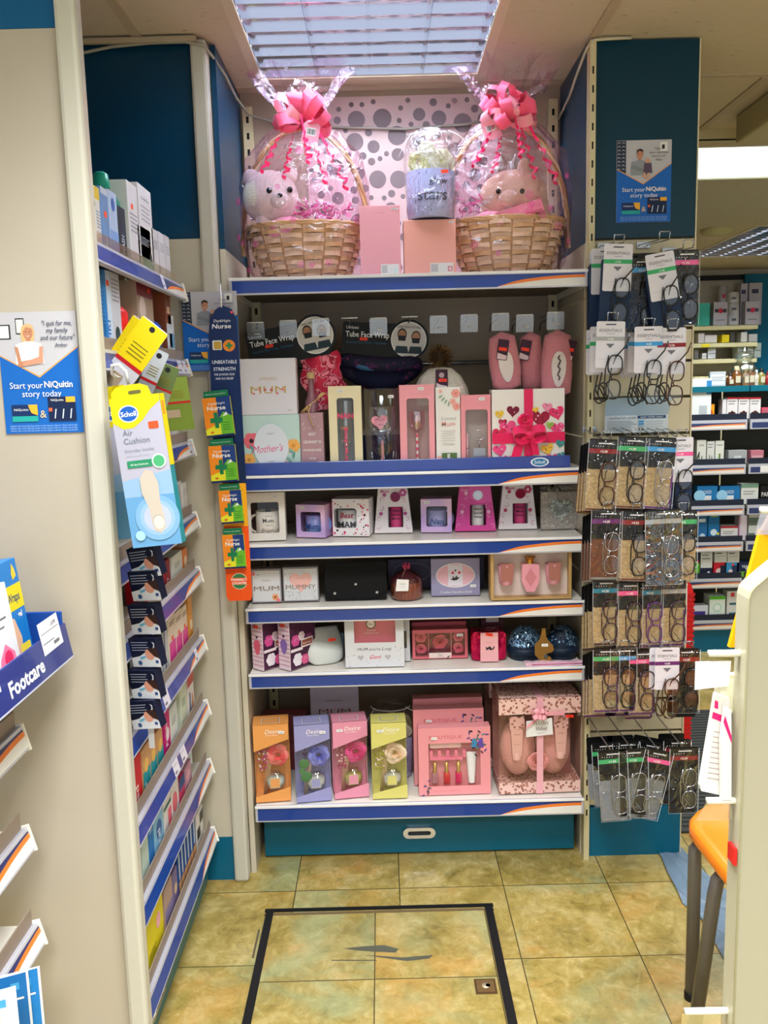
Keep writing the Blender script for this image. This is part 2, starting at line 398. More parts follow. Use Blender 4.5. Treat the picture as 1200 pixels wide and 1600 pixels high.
# ------------------------------------------------------------------ lights
FRM = M('cfc2ab', .45)
def troffer(x0, x1, y0, y1, label, nx=4, ny=5, tubes=True, watt=0, z=ZC, fill='louvre'):
    t = thing('ceiling_light', label, 'ceiling light', ((x0+x1)/2,(y0+y1)/2,z))
    w, d = x1-x0, y1-y0
    mb = MB(); mb.T = Matrix.Rotation(math.radians(90),4,'X')   # ring drawn in x,z -> x,-y
    mb.frame(-w/2-.012,-d/2-.012,w/2+.012,d/2+.012, -w/2+.016,-d/2+.016,w/2-.016,d/2-.016, -.004,.008, FRM)
    mb.build('frame', t)
    mb = MB(); h = .11; WR = M('e8e8ec', .3)
    for a in ((-w/2,-d/2,w/2,-d/2),(w/2,-d/2,w/2,d/2),(w/2,d/2,-w/2,d/2),(-w/2,d/2,-w/2,-d/2)):
        mb.add([(a[0],a[1],0),(a[2],a[3],0),(a[2],a[3],h),(a[0],a[1],h)], [(0,1,2,3)], WR)
    mb.add([(-w/2,-d/2,h),(w/2,-d/2,h),(w/2,d/2,h),(-w/2,d/2,h)], [(0,1,2,3)], WR)
    mb.build('housing', t)
    if tubes:
        EM = M('eaf4ff', .5, emit=TUBE)
        for i in range(4):
            y = -d/2 + d*(i+.5)/4
            mb = MB(); mb.tube([(-w/2+.02,y,.08),(w/2-.02,y,.08)], .013, EM, 8); tag(mb.build('fluorescent_tube', t), 'glowing white fluorescent tube')
    if fill == 'louvre':
        BL = M('e4e6ee', .06, 1)
        mb = MB(); H = .056
        for i in range(nx+1):
            x = -w/2+.018 + (w-.036)*i/nx
            q = .03
            for s_ in (-1,1):
                n = 5; P = [(x+s_*(q*((k/n)**1.7)/2+.0012), .002+H*k/n) for k in range(n+1)]
                # blades: wide at the bottom, curved (parabolic)
                vs = [(p[0],-d/2+.018,p[1]) for p in P]+[(p[0],d/2-.018,p[1]) for p in P]
                mb.add(vs, [(k,k+1,n+2+k,n+1+k) for k in range(n)], BL, True)
        for j in range(ny*2+1):
            y = -d/2+.018 + (d-.036)*j/(ny*2); q = .022
            for s_ in (-1,1):
                n = 3; P = [(y+s_*(q*((k/n)**1.7)/2+.0012), .002+H*k/n) for k in range(n+1)]
                vs = [(-w/2+.018,p[0],p[1]) for p in P]+[(w/2-.018,p[0],p[1]) for p in P]
                mb.add(vs, [(k,k+1,n+2+k,n+1+k) for k in range(n)], BL, True)
        for j in range(ny*2+1):
            y = -d/2+.018 + (d-.036)*j/(ny*2); mb.bx(-w/2+.018,w/2-.018,y-.0014,y+.0014,.0005,.0028,BL)
        tag(mb.build('louvre', t), 'mirrored parabolic louvre')
    else:
        mb = MB(); mb.add([(-w/2+.01,-d/2+.01,.003),(w/2-.01,-d/2+.01,.003),(w/2-.01,d/2-.01,.003),(-w/2+.01,d/2-.01,.003)], [(0,1,2,3)], M('e6fff6',.5,emit=fill))
        mb.build('diffuser', t)
    if watt:
        L = bpy.data.lights.new('lamp', 'AREA'); L.shape = 'RECTANGLE'; L.size = w*.9; L.size_y = d*.9; L.energy = watt; L.color = (.97,.99,1.0); L.spread = math.radians(125)
        o = bpy.data.objects.new('lamp', L); COL.objects.link(o); o.parent = t; o.location = (0,0,-.006)
    return t
troffer(LX0, LX1, LY0, LY1, 'square louvred fluorescent ceiling light right above the gift shelves', 4, 4)
troffer(*FAR1, 'glowing ceiling light panel beyond the bulkhead in the dispensary', fill=1.5, tubes=False, watt=20)
troffer(*FAR2, 'large silver louvred ceiling light deep in the dispensary', 8, 8, tubes=True, watt=24)
for i, q in enumerate(NEAR):
    troffer(*q, ['square ceiling light over the aisle floor hatch','square ceiling light at the rear of the shop','square ceiling light on the right over the mat','square ceiling light over the nearest left bay','square ceiling light over the right counter'][i], fill=1.2, tubes=False, watt=AMB_LIGHT*[.95,2.3,.8,.3,.6][i])
# oval detector and beam box on the far ceiling
p = onZ(1120, 358, ZC)
mb = MB(); mb.lathe([(.1,0),(.1,-.012),(.085,-.03),(0,-.032)][::-1], M('c9c08f',.4), n=24)
solo(mb, 'ceiling_detector', 'round cream detector on the dispensary ceiling', 'detector', (p.x,p.y,ZC))
mb = MB(); mb.box((0,0,-.05),(.34,.5,.1),M('b8ad84',.5),.01)
solo(mb, 'ceiling_duct', 'boxy cream ceiling unit cut off by the right edge', 'ceiling unit', (1.49,3.05,ZC))
# cables along the ceiling
WIRE = M('a39e93', .5)
mb = MB(); mb.tube([(-1.0,2.44,2.40),(-.8,2.455,2.405),(-.7,2.462,2.425),(-.6,2.462,2.432),(-.5,2.455,2.43),(-.452,2.452,2.42),(-.437,2.50,2.408),(-.424,2.62,2.40),(-.42,2.78,2.39),(-.40,2.90,2.375),(-.3,2.918,2.35),(-.1,2.92,2.335),(.1,2.92,2.325),(.3,2.92,2.335),(.45,2.918,2.37)], .0042, WIRE, 6)
solo(mb, 'ceiling_cable', 'thin grey cable running round the top of the left panel and back wall', 'cable')
mb = MB(); mb.tube([(.593,2.90,2.34),(.595,2.75,2.36),(.595,2.65,2.39),(.60,2.55,2.425),(.615,2.53,2.436),(.66,2.535,2.44),(.72,2.54,2.443)], .0042, M('c9c2a8',.5), 6)
solo(mb, 'ceiling_cable', 'thin cream cable curving over the top of the glasses wall', 'cable')
mb = MB(); mb.box((0,0,.012),(.36,.014,.014),TB,.002); solo(mb,'ceiling_trunking','short trunking strip at the ceiling edge above the left panel','trunking',(-.65,2.455,2.425))

# ------------------------------------------------------------------ gift shelves
ZS = [1.815, 1.254, 1.050, .857, .654, .233]
SHW = M('e9e4dc', .3); NAVY = M('1d3f93', .22, coat=.3); LIP = M('c9cad6', .25, .3)
ORANGE = M('f08030', .35); FWH = M('eceae6', .3)
def swoosh(mb, L, h, s=.34):
    """orange arc over a white tail at the right end of a fascia whose strip spans x 0..L, z 0..h"""
    n = 14; arc = []; arc2 = []
    for i in range(n+1):
        u = i/n; x = L-s+s*u; z = h*.62*(1-(1-u)**2.0); arc.append((x, z)); arc2.append((x, min(h, z+h*.24*min(1,u*4))))
    mb.flat([(L-s,0),(L,0)]+list(reversed(arc)), FWH); mb.flat(arc+list(reversed(arc2)), ORANGE)
def shelf(name, x0, x1, y0, y1, z, label, fh=.046, tilt=0, back=True, th=.028, dark='3a3834'):
    t = thing(name, label, 'shelf', (x0, y0, z))
    L = x1-x0
    mb = MB(); mb.bx(0,L,.003,y1-y0,-.022,-.003,SHW); mb.bx(.0,L,.003,y1-y0,-.026,-.0225,M('6f6459',.6)); mb.build('shelf_board', t)
    f = MB(); f.bx(-.004,L+.004,-.009,.002,-fh,0,LIP,.0015); f.yf = -.009
    fo = f.build('price_rail', t)
    g = MB(); g.yf = -.009; g.rect(.004,-fh+.005,L-.004,-.007,NAVY)
    h = fh-.012; g.T = Matrix.Translation((0,0,-fh+.005)); swoosh(g, L-.004, h, .25)
    tag(g.build('strip', fo), 'blue strip with an orange and white swoosh at the right end')
    g = MB(); g.bx(-.004,L+.004,-.014,-.009,-.006,.002,M('f0f0f2',.15),.001); g.build('rail_lip', fo)
    for s_ in (0, L): mb = MB(); mb.bx(s_-.0015,s_+.0015,.003,y1-y0,-.045,-.001,SHW); mb.build('bracket', t)
    return t
lab = ['topmost gift shelf carrying two wicker hampers', 'gift shelf under the hooks, behind the blue plastic tray', 'gift shelf carrying the boxed mugs',
       'gift shelf carrying the black handbag', 'gift shelf carrying the slippers and pouches']
for i in range(5): shelf('display_shelf', -.417, .589, YF, YB-.005, ZS[i], lab[i])
shelf('display_shelf', -.417, .589, YF-.005, YB-.005, ZS[5], 'lowest gift shelf above the teal drawer', .052)
# dark backing of each tier and plinth drawer
t = thing('plinth_drawer', 'teal plinth drawer under the gift shelves', 'drawer', (.087, 2.592, 0))
mb = MB(); mb.box((0,.02,.072),(1.0,.04,.128),M('00617c',.3),.002); mb.build('drawer_front', t)
mb = MB(); mb.bx(-.5,.5,.05,.3,.0,.17,M('2a2a2a',.6)); mb.build('carcass', t)
mb = MB(); mb.ring(rr(-.052,.062,.052,.098,.0178,6), rr(-.037,.073,.037,.087,.0068,6), -.012, 0, CHROME); h_ = mb.build('handle', t); tag(h_, 'oval chrome recessed handle')
mb = MB(); mb.prism(rr(-.037,.073,.037,.087,.0068,6), -.002, 0, M('2c2d30',.5)); mb.build('recess', h_)
# blue plastic tray on the second shelf
TR = M('3a4f9a', .3, coat=.3)
t = thing('plastic_tray', 'blue plastic tray with a round badge lining the second gift shelf', 'tray', (-.412, 2.512, 1.2545))
L = .963
mb = MB(); mb.bx(0,L,0,.006,0,.036,TR,.002); mb.bx(0,L,.006,.38,0,.004,TR); mb.bx(L-.005,L,.006,.38,.004,.03,TR); mb.build('tray_body', t)
mb = MB(); mb.yf = 0; mb.flat(circ(L-.09,.018,.027,24,.0135), WHITE); mb.flat(circ(L-.09,.018,.022,24,.0105), M('2a7fae',.3)); mb.text('Scholl', L-.09, .0135, .0135, WHITE, bold=.01); tag(mb.build('badge', t), 'white and blue oval badge')
# ------------------------------------------------------------------ hooks and bar over the second shelf
CB = M('a9aeb6', .2, .9)
mb = MB(); mb.tube([(0,0,0),(.985,0,0)], .008, CB, 8); solo(mb, 'hanging_bar', 'chrome bar across the back of the second gift shelf', 'bar', (-.41, 2.86, 1.575))
FLAP = film('cfe2ff', .22, .5, .25); 
mb = MB(); mb.add([(-.028,0,0),(.028,0,0),(.028,.012,-.05),(-.028,.012,-.05)], [(0,1,2,3)], M('6f8fb5',.25)) if False else None
hx = [(399,505,1),(450,502,1),(501,499,1),(546,498,0),(591,498,1),(640,496,0),(685,495,1),(733,493,1),(782,491,1),(820,493,1),(868,489,1)]
names = ['leftmost','second from left','third from left, before the pink camouflage wrap','over the navy wrap card','beside the right face circle','right of the second face circle','over the bobble hat','right of the bobble hat','over the left slipper','over the middle slipper','rightmost']
for i, (x, y, fl) in enumerate(hx):
    p = onY(x, y, 2.60)
    t = thing('display_hook', 'wire display hook %s above the second gift shelf' % names[i], 'hook', p, group='hooks above the second gift shelf')
    q = MB(); q.tube([(0,.255,-.035),(0,.24,-.012),(0,0,-.006)], .002, CB, 6); q.tube([(0,.26,.006),(0,0,.002)], .0016, CB, 6); q.tube([(-.024,-.001,.002),(.024,-.001,.002)], .002, M('e6e6ea',.3), 6); q.build('wire', t)
    if fl:
        q = MB(); q.add([(-.026,-.002,0),(.026,-.002,0),(.026,.004,-.048),(-.026,.004,-.048)], [(0,1,2,3)], FLAP); q.tube([(-.004,-.0025,-.032),(.012,-.0025,-.032)], .0015, WHITE, 4); tag(q.build('ticket_holder', t), 'clear plastic ticket flap')
# ================================================================== ITEM HELPERS
def place(x0, x1, yb, yt, z, Y=None):
    xm = (x0+x1)/2
    if Y is None: Y = onZ(xm, yb, z).y
    a = onY(x0, yb, Y); b_ = onY(x1, yb, Y); tp = onY(xm, yt, Y)
    return Vector(((a.x+b_.x)/2, Y, z)), b_.x-a.x, tp.z-z
def strip(mb, pts, wd, w, m):
    wd = Vector(wd).normalized()*w/2; n = len(pts)
    vs = [Vector(p)-wd for p in pts]+[Vector(p)+wd for p in pts]
    return mb.add(vs, [(i,i+1,n+i+1,n+i) for i in range(n-1)], m, True)
def shell(mb, w, h, d, hole, m, inner=None, r=0, top=True):
    """open fronted window carton, front on y=0"""
    x0,z0,x1,z1 = hole; e = .0015; i = inner or m
    mb.frame(-w/2,0,w/2,h,x0,z0,x1,z1,0,.0015,m,r)
    mb.bx(-w/2,-w/2+e,.0015,d,0,h,m); mb.bx(w/2-e,w/2,.0015,d,0,h,m)
    mb.bx(-w/2,w/2,d-e,d,0,h,m); mb.bx(-w/2,w/2,.0015,d,0,e,m); mb.bx(-w/2,w/2,.0015,d,h-e,h,m)
    mb.add([(-w/2+.002,d-.003,.002),(w/2-.002,d-.003,.002),(w/2-.002,d-.003,h-.002),(-w/2+.002,d-.003,h-.002)],[(0,1,2,3)],i)
def window(hole, t, m=None):
    q = MB(); x0,z0,x1,z1 = hole; q.add([(x0,.002,z0),(x1,.002,z0),(x1,.002,z1),(x0,.002,z1)],[(0,1,2,3)], m or CLEAR); return tag(q.build('window_film', t), 'clear window')
def sticker(t, x, z, y=-.001, col=None, w=.017, txt='£5.99', rot=0):
    q = MB(); q.T = Matrix.Translation((x,y,z)) @ Matrix.Rotation(rot,4,'Y'); q.yf = 0
    q.flat(rr(-w/2,-.0045,w/2,.0045,.0015,2), col or WHITE)
    q.text(txt, 0, -.002, .005, TXT if not col else M('a02010'))
    return tag(q.build('price_sticker', t), ('orange' if col else 'white')+' price sticker')
def dots(mb, w, h, n, cols, r0, r1, seed=1, z0=0, avoid=None, x0=None):
    rd = random.Random(seed)
    for k in range(n):
        r = rd.uniform(r0, r1); x = rd.uniform(-w/2+r, w/2-r); z = rd.uniform(z0+r, z0+h-r)
        if avoid and avoid[0]-r < x < avoid[2]+r and avoid[1]-r < z < avoid[3]+r: continue
        mb.flat(circ(x, z, r, 10), rd.choice(cols), mb.yf-.0004)
def petals(mb, x, z, r, m, n=5, cm=None, a0=0):
    for k in range(n):
        a = a0+2*math.pi*k/n; mb.flat(circ(x+r*.55*math.cos(a), z+r*.55*math.sin(a), r*.5, 10), m)
    if cm: mb.flat(circ(x, z, r*.28, 10), cm)
def leaf(mb, x, z, l, a, m):
    c, s_ = math.cos(a), math.sin(a); P = [(0,0),(.3,.16),(.7,.14),(1,0),(.7,-.14),(.3,-.16)]
    mb.flat([(x+l*(p[0]*c-p[1]*s_), z+l*(p[0]*s_+p[1]*c)) for p in P], m)
def swirl(mb, x, z, r, m, a0=0, dirn=1, w=.0012):
    P = []; Q = []
    for i in range(15):
        u = i/14; a = a0+dirn*u*4.4; q = r*(1-u*.8); P.append((x+(q+w/2)*math.cos(a), z+(q+w/2)*math.sin(a))); Q.append((x+(q-w/2)*math.cos(a), z+(q-w/2)*math.sin(a)))
    n = len(P); y = mb.yf-.0003-.00008*mb.k; mb.k += 1
    mb.add([(p[0],y,p[1]) for p in P+Q], [(i,i+1,n+i+1,n+i) for i in range(n-1)], m)
def rose(mb, c, R, m, rings=5, seed=1, R3=None, dark=None):
    """layered cupped petals facing -y"""
    rd = random.Random(seed); R3 = R3 or Matrix()
    for j in range(rings):
        f = 1-j/rings; n = max(3, 6-j//2); ro = R*(.16+.84*f); ri = ro*.42; dep = R*(.30+.34*(1-f))
        for k in range(n):
            a = 2*math.pi*k/n + j*1.13 + rd.uniform(-.25,.25); vs = []; fs = []; N = 5; rk = ro*rd.uniform(.9,1.06); hw = math.pi/n*1.28
            for u in range(N+1):
                e = abs(u/N-.5)*2
                for v in range(N+1):
                    w_ = v/N; q = ri+(rk-ri)*w_**(.8 if f > .5 else 1.6); q *= 1-.16*e*e*w_
                    y = -dep*(w_**.9)*(1-.15*e)+ (R*.14*max(0,w_-.72)/.28)*(f) - R*.10*(1-f)
                    t_ = (u/N-.5)*2*hw
                    vs.append(R3 @ Vector((q*math.cos(a+t_), y+R*.1*e*w_+rd.uniform(-1,1)*R*.012, q*math.sin(a+t_)))+Vector(c))
            for u in range(N):
                for v in range(N): i = u*(N+1)+v; fs.append((i,i+1,i+N+2,i+N+1))
            mb.add(vs, fs, dark if (dark and (j+k)%3 == 2) else m, True)
def ribbon_bow(mb, c, R, m, n=14, seed=2, w=.028, m2=None):
    rd = random.Random(seed)
    for k in range(n):
        az = rd.uniform(0, 2*math.pi); el = rd.uniform(-.35,.95)
        d = Vector((math.cos(az)*math.cos(el), -abs(math.sin(az))*math.cos(el)*.9, math.sin(el))).normalized()
        s_ = d.cross(Vector((rd.uniform(-1,1),rd.uniform(-1,1),rd.uniform(-1,1)))).normalized(); wd = d.cross(s_)
        L = R*rd.uniform(.75,1.1); pts = []
        for i in range(9):
            u = i/8*math.pi*2; pts.append(Vector(c)+d*(L*(1-math.cos(u))/2)+s_*(L*.26*math.sin(u)))
        strip(mb, pts, wd, w, m if (k%3 or not m2) else m2)
def curl(mb, p, L, m, r=.012, w=.006, turns=4, seed=0, dx=0):
    rd = random.Random(seed); pts = []
    n = 10+turns*9
    for i in range(n):
        u = i/(n-1); q = max(0,(u-.35)/.65); a = q*turns*2*math.pi
        pts.append(Vector(p)+Vector((dx*u+r*q**.5*math.sin(a), -r*(1-math.cos(a))*min(1,q*4), -L*u)))
    strip(mb, pts, (.3,.2,1) if turns > 2 else (1,0,.2), w, m)
PINKR = M('ff5f86', .3, sheen=.2); HOTP = M('f01f63', .3); PALEP = M('ffa3b4', .32)
WICK = M('d6b878', .5, bump=.3, bs=60); WICK2 = M('b9935a', .55); WICKL = M('ecd9a8', .45)
PCEL = film('ffe0f5', .04, .36, .10, 16)
def soft(h): return M(h, .9, bump=.7, bs=220, sheen=.3)
# ================================================================== TOP SHELF
def hamper(cx, cy, sg, label, tag_side):
    t = thing('gift_hamper', label, 'hamper', (cx, cy, ZS[0]+.001), group=None)
    H = .158; RX0, RX1, RY0, RY1 = .118, .176, .085, .125
    def rad(u): return RX0+(RX1-RX0)*u**.75, RY0+(RY1-RY0)*u**.75
    q = MB(); rows = 12; ns = 16
    for k in range(ns):
        a = 2*math.pi*k/ns; P = [(rad(u/6)[0]*math.cos(a), rad(u/6)[1]*math.sin(a), .006+H*u/6) for u in range(7)]
        q.tube(P, .0035, WICK2, 5)
    for j in range(rows):
        u = (j+.5)/rows; rx, ry = rad(u); P = []
        for i in range(ns*4):
            a = 2*math.pi*i/(ns*4); o = .0062*math.sin(a*ns/2+(math.pi if j%2 else 0))
            P.append(((rx+o)*math.cos(a), (ry+o)*math.sin(a), .008+(H-.012)*u+.001*math.sin(a*7+j)))
        strip(q, P+[P[0]], (0,0,1), .0125, [WICKL,WICK,WICKL][j%3])
    q.lathe([(.110,.002),(RX0,.004),(RX0*.98,.012)], WICK2, n=24, sy=.72)
    # inner lining
    q.lathe([(RX0*.93,.01),(RX1*.93,H*.95)], M('8a6634',.8), n=24, sy=.71)
    q.build('wicker_bowl', t)
    q = MB()
    for s_ in range(3):
        q.tube([(RX1*math.cos(a)+.002*math.sin(a*11+s_*2), RY1*math.sin(a), H+.004*math.sin(a*9+s_*2.1)) for a in [2*math.pi*i/80 for i in range(80)]], .0045, WICK, 5, closed=True)
    tag(q.build('plaited_rim', t), 'plaited rim')
    q = MB()
    for s_ in range(3):
        P = []
        for i in range(41):
            a = math.pi*i/40; P.append((RX1*1.07*math.cos(a)+.005*math.sin(i*.8+s_*2.1), .01+.006*math.cos(i*.8+s_*2.1), H*.55+(.36)*math.sin(a)**.8))
        q.tube(P, .0048, [WICK,WICKL,WICK2][s_], 5)
    tag(q.build('handle', t), 'tall twisted wicker handle')
    # crumpled tinted cellophane round the basket and flaring above the bow
    q = MB(); prof = [(.128,.004,.09),(.17,.03,.12),(.183,.10,.135),(.188,.19,.14),(.186,.28,.135),(.168,.36,.12),(.11,.425,.08),(.045,.458,.04),(.028,.468,.026),(.05,.49,.05),(.10,.535,.085),(.14,.585,.10)]
    n = 72; vs = []; rd = random.Random(5)
    for j, (rx, z, ry) in enumerate(prof):
        for i in range(n):
            a = 2*math.pi*i/n; w = 1+(.035 if j < 7 else .16)*math.sin(a*9+j*.6)+.02*math.sin(a*23+j)+rd.uniform(-.012,.012)
            vs.append((rx*w*math.cos(a)-sg*.0, min(ry*w,.2)*math.sin(a)+(0 if j<8 else -.03), z+.006*math.sin(a*13+j)+(0 if j < 10 else .025*math.sin(a*5))))
    fs = [(j*n+i, j*n+(i+1)%n, (j+1)*n+(i+1)%n, (j+1)*n+i) for j in range(len(prof)-1) for i in range(n)]
    q.add(vs, fs, PCEL, True)
    # printed pink swirls on the cellophane
    rd = random.Random(8+sg); PSW = M('f05fae', .3)
    for k in range(20):
        a = rd.uniform(math.pi*1.0, math.pi*2.0); z = rd.uniform(.03,.38); rx = .205 if z < .3 else .175; ry = .143 if z < .3 else .125
        c = Vector((rx*math.cos(a), ry*math.sin(a), z)); tg = Vector((-rx*math.sin(a), ry*math.cos(a), 0)).normalized(); R_ = rd.uniform(.006,.012)
        for rr_ in (R_, R_*.5): q.tube([c+tg*rr_*math.cos(b_)+Vector((0,0,rr_*math.sin(b_))) for b_ in [2*math.pi*i/12 for i in range(12)]], .0009, PSW, 4, closed=True)
    tag(q.build('cellophane_wrap', t), 'crumpled cellophane printed with pink swirls')
    q = MB(); ribbon_bow(q, (0,-.06,.445), .092, PINKR, 22, 4+sg, .034, PALEP); q.ball((0,-.055,.455),.014,HOTP,10,6)
    tag(q.build('ribbon_bow', t), 'big shiny pink ribbon bow')
    q = MB()
    for k, (dx, L) in enumerate([(-.03,.13),(.05,.15),(.09,.17),(-.07,.12),(.02,.10)]):
        curl(q, (dx*.4,-.075-.01*k,.45), L+.03, HOTP, .012, .010, 4, k, dx*1.1)
    tag(q.build('curling_ribbon', t), 'curled hot pink ribbon tails')
    q = MB(); q.T = Matrix.Translation((tag_side*.055,-.10,.405)) @ Matrix.Rotation(.35*tag_side,4,'Y'); q.yf = 0
    q.prism([(-.024,-.03),(.024,-.03),(.024,.022),(.012,.034),(-.012,.034),(-.024,.022)],0,.001,M('f7a3b8',.5)); q.rect(-.014,-.008,.014,.014,WHITE)
    for k in range(8): q.rect(-.011+k*.003,-.004,-.0098+k*.003+(k%3)*.0005,.011,TXT)
    tag(q.build('gift_tag', t), 'pink gift tag with barcode')
    q = MB(); rd = random.Random(11)
    for k in range(150):
        a = rd.uniform(0,6.28); r = rd.uniform(0,.14); u_ = rd.random(); p = Vector((r*math.cos(a)*(1-.3*u_)+.045*sg*u_, r*.55*math.sin(a), H*.8+.10*u_*u_))
        q.tube([p+Vector((rd.uniform(-.02,.02),rd.uniform(-.02,.02),rd.uniform(-.004,.022))) for _ in range(4)], .002, [M('f06ab4',.5),M('e0509a',.5),M('f7a4d0',.5)][k%3], 4)
    tag(q.build('paper_shred', t), 'shredded pink paper'); 
    return t
HLx, HRx = -.213, .387
hl = hamper(-.213, 2.665, 1, 'wicker gift hamper with a white teddy, left end of the top shelf', .6)
hr = hamper(.387, 2.665, -1, 'wicker gift hamper with a tan bunny, right end of the top shelf', -1)
# teddy inside left hamper
FUR = soft('f2ebe0'); FURT = soft('d8bb9e'); EYE = M('0b0b0b', .1)
t = thing('teddy_bear', 'white plush teddy bear sitting inside the left wicker hamper', 'soft toy', (-.31, 2.64, ZS[0]+.03))
q = MB(); q.ball((.01,.01,.09),(.062,.05,.075),FUR); q.ball((0,-.01,.215),(.082,.068,.078),FUR,24,16); q.ball((.035,-.07,.195),(.03,.022,.024),soft('f2ece6'))
q.ball((-.055,0,.275),(.026,.016,.026),FUR); q.ball((.055,.0,.28),(.026,.016,.026),FUR); q.ball((-.02,-.03,.14),(.026,.025,.04),FUR); q.build('body', t)
q = MB(); q.ball((.005,-.078,.222),.0085,EYE,12,8); q.ball((.063,-.062,.226),.0085,EYE,12,8); q.ball((.037,-.092,.205),(.008,.006,.006),EYE,10,6); tag(q.build('eyes', t), 'black bead eyes and nose')
q = MB(); q.ball((.05,-.045,.115),(.062,.045,.04),soft('f7a8c4'),20,12); q.ball((.13,-.03,.10),(.055,.035,.03),soft('f59abb'),18,10); tag(q.build('blanket', t), 'fluffy pink comforter')
t = thing('plush_bunny', 'tan plush bunny with a pink box inside the right wicker hamper', 'soft toy', (.405, 2.64, ZS[0]+.03))
q = MB(); q.ball((.0,.01,.09),(.07,.05,.08),FURT); q.ball((.0,-.01,.205),(.10,.066,.072),FURT,24,16); q.ball((.08,.0,.15),(.03,.03,.06),FURT); q.ball((-.07,.0,.15),(.03,.03,.06),FURT)
q.ball((-.02,-.07,.185),(.032,.02,.024),soft('d8bca2')); q.ball((.035,.01,.275),(.022,.014,.04),FURT); q.build('body', t)
q = MB(); q.ball((-.053,-.07,.205),.0075,EYE,12,8); q.ball((.015,-.074,.203),.0075,EYE,12,8); tag(q.build('eyes', t), 'black bead eyes')
q = MB(); q.ball((-.07,-.03,.12),(.06,.05,.038),soft('f7aebf'),20,12); tag(q.build('blanket', t), 'pale pink fleece')
t = thing('pink_box', 'slanting pink box tucked in the right wicker hamper', 'box', (.415, 2.575, ZS[0]+.155), (0, -.28, 0))
q = MB(); q.box((0,0,.02),(.14,.05,.035),M('ef8fa3',.4),.001); q.yf = -.025; q.build('box', t); q = MB(); q.yf=-.0255; q.rect(-.065,.005,.065,.009,M('c95c72')); tag(q.build('printed_band', t),'darker band')
# pink boxes between the hampers
def pbox(x0,x1,yb,yt,z,d,col,name,label,cat='box',bev=.0015,Y=None,group=None,rz=0):
    p,w,h = place(x0,x1,yb,yt,z,Y)
    t = thing(name, label, cat, p+Vector((0,0,.0006)), (0,0,rz), group)
    q = MB(); q.box((0,d/2,h/2),(w,d,h),M(col,.42) if isinstance(col,str) else col,bev); q.build('carton', t)
    q = MB(); q.yf = 0
    return t, q, w, h
t,q,w,h = pbox(564,627,428,321,ZS[0],.08,'f2a9b4','gift_box','tall blush pink box between the hampers, left of the two','gift box',Y=2.53)
q.rect(.00,.006,w/2-.006,.034,WHITE); 
for k in range(5): q.rect(.003,.011+k*.0042,.018,.0125+k*.0042,GREYTX)
q.rect(w/2-.022,.01,w/2-.01,.022,M('d8f0ea')); q.rect(w/2-.025,h-.014,w/2-.006,h-.008,M('e8dfe4')); q.text('£9.99',w/2-.0155,h-.013,.005,TXT); q.text('scented gift',-.0,h-.022,.006,M('d98e9c')); q.build('printed_label', t)
t,q,w,h = pbox(632,713,428,343,ZS[0],.08,'f3ab9d','gift_box','squarer peach box under the lilac pot on the top shelf','gift box',Y=2.53)
HB2 = h
q.rect(.00,.006,w/2-.008,.034,WHITE)
for k in range(5): q.rect(.003,.011+k*.0042,.022,.0125+k*.0042,GREYTX)
q.rect(w/2-.024,.01,w/2-.011,.024,M('d0586a')); q.rect(w/2-.022,.012,w/2-.013,.022,M('f3d5d8')); q.rect(w/2-.02,h-.012,w/2-.006,h-.006,M('e8dfe4')); q.text('£6.99',w/2-.013,h-.011,.0045,TXT); q.build('printed_label', t)
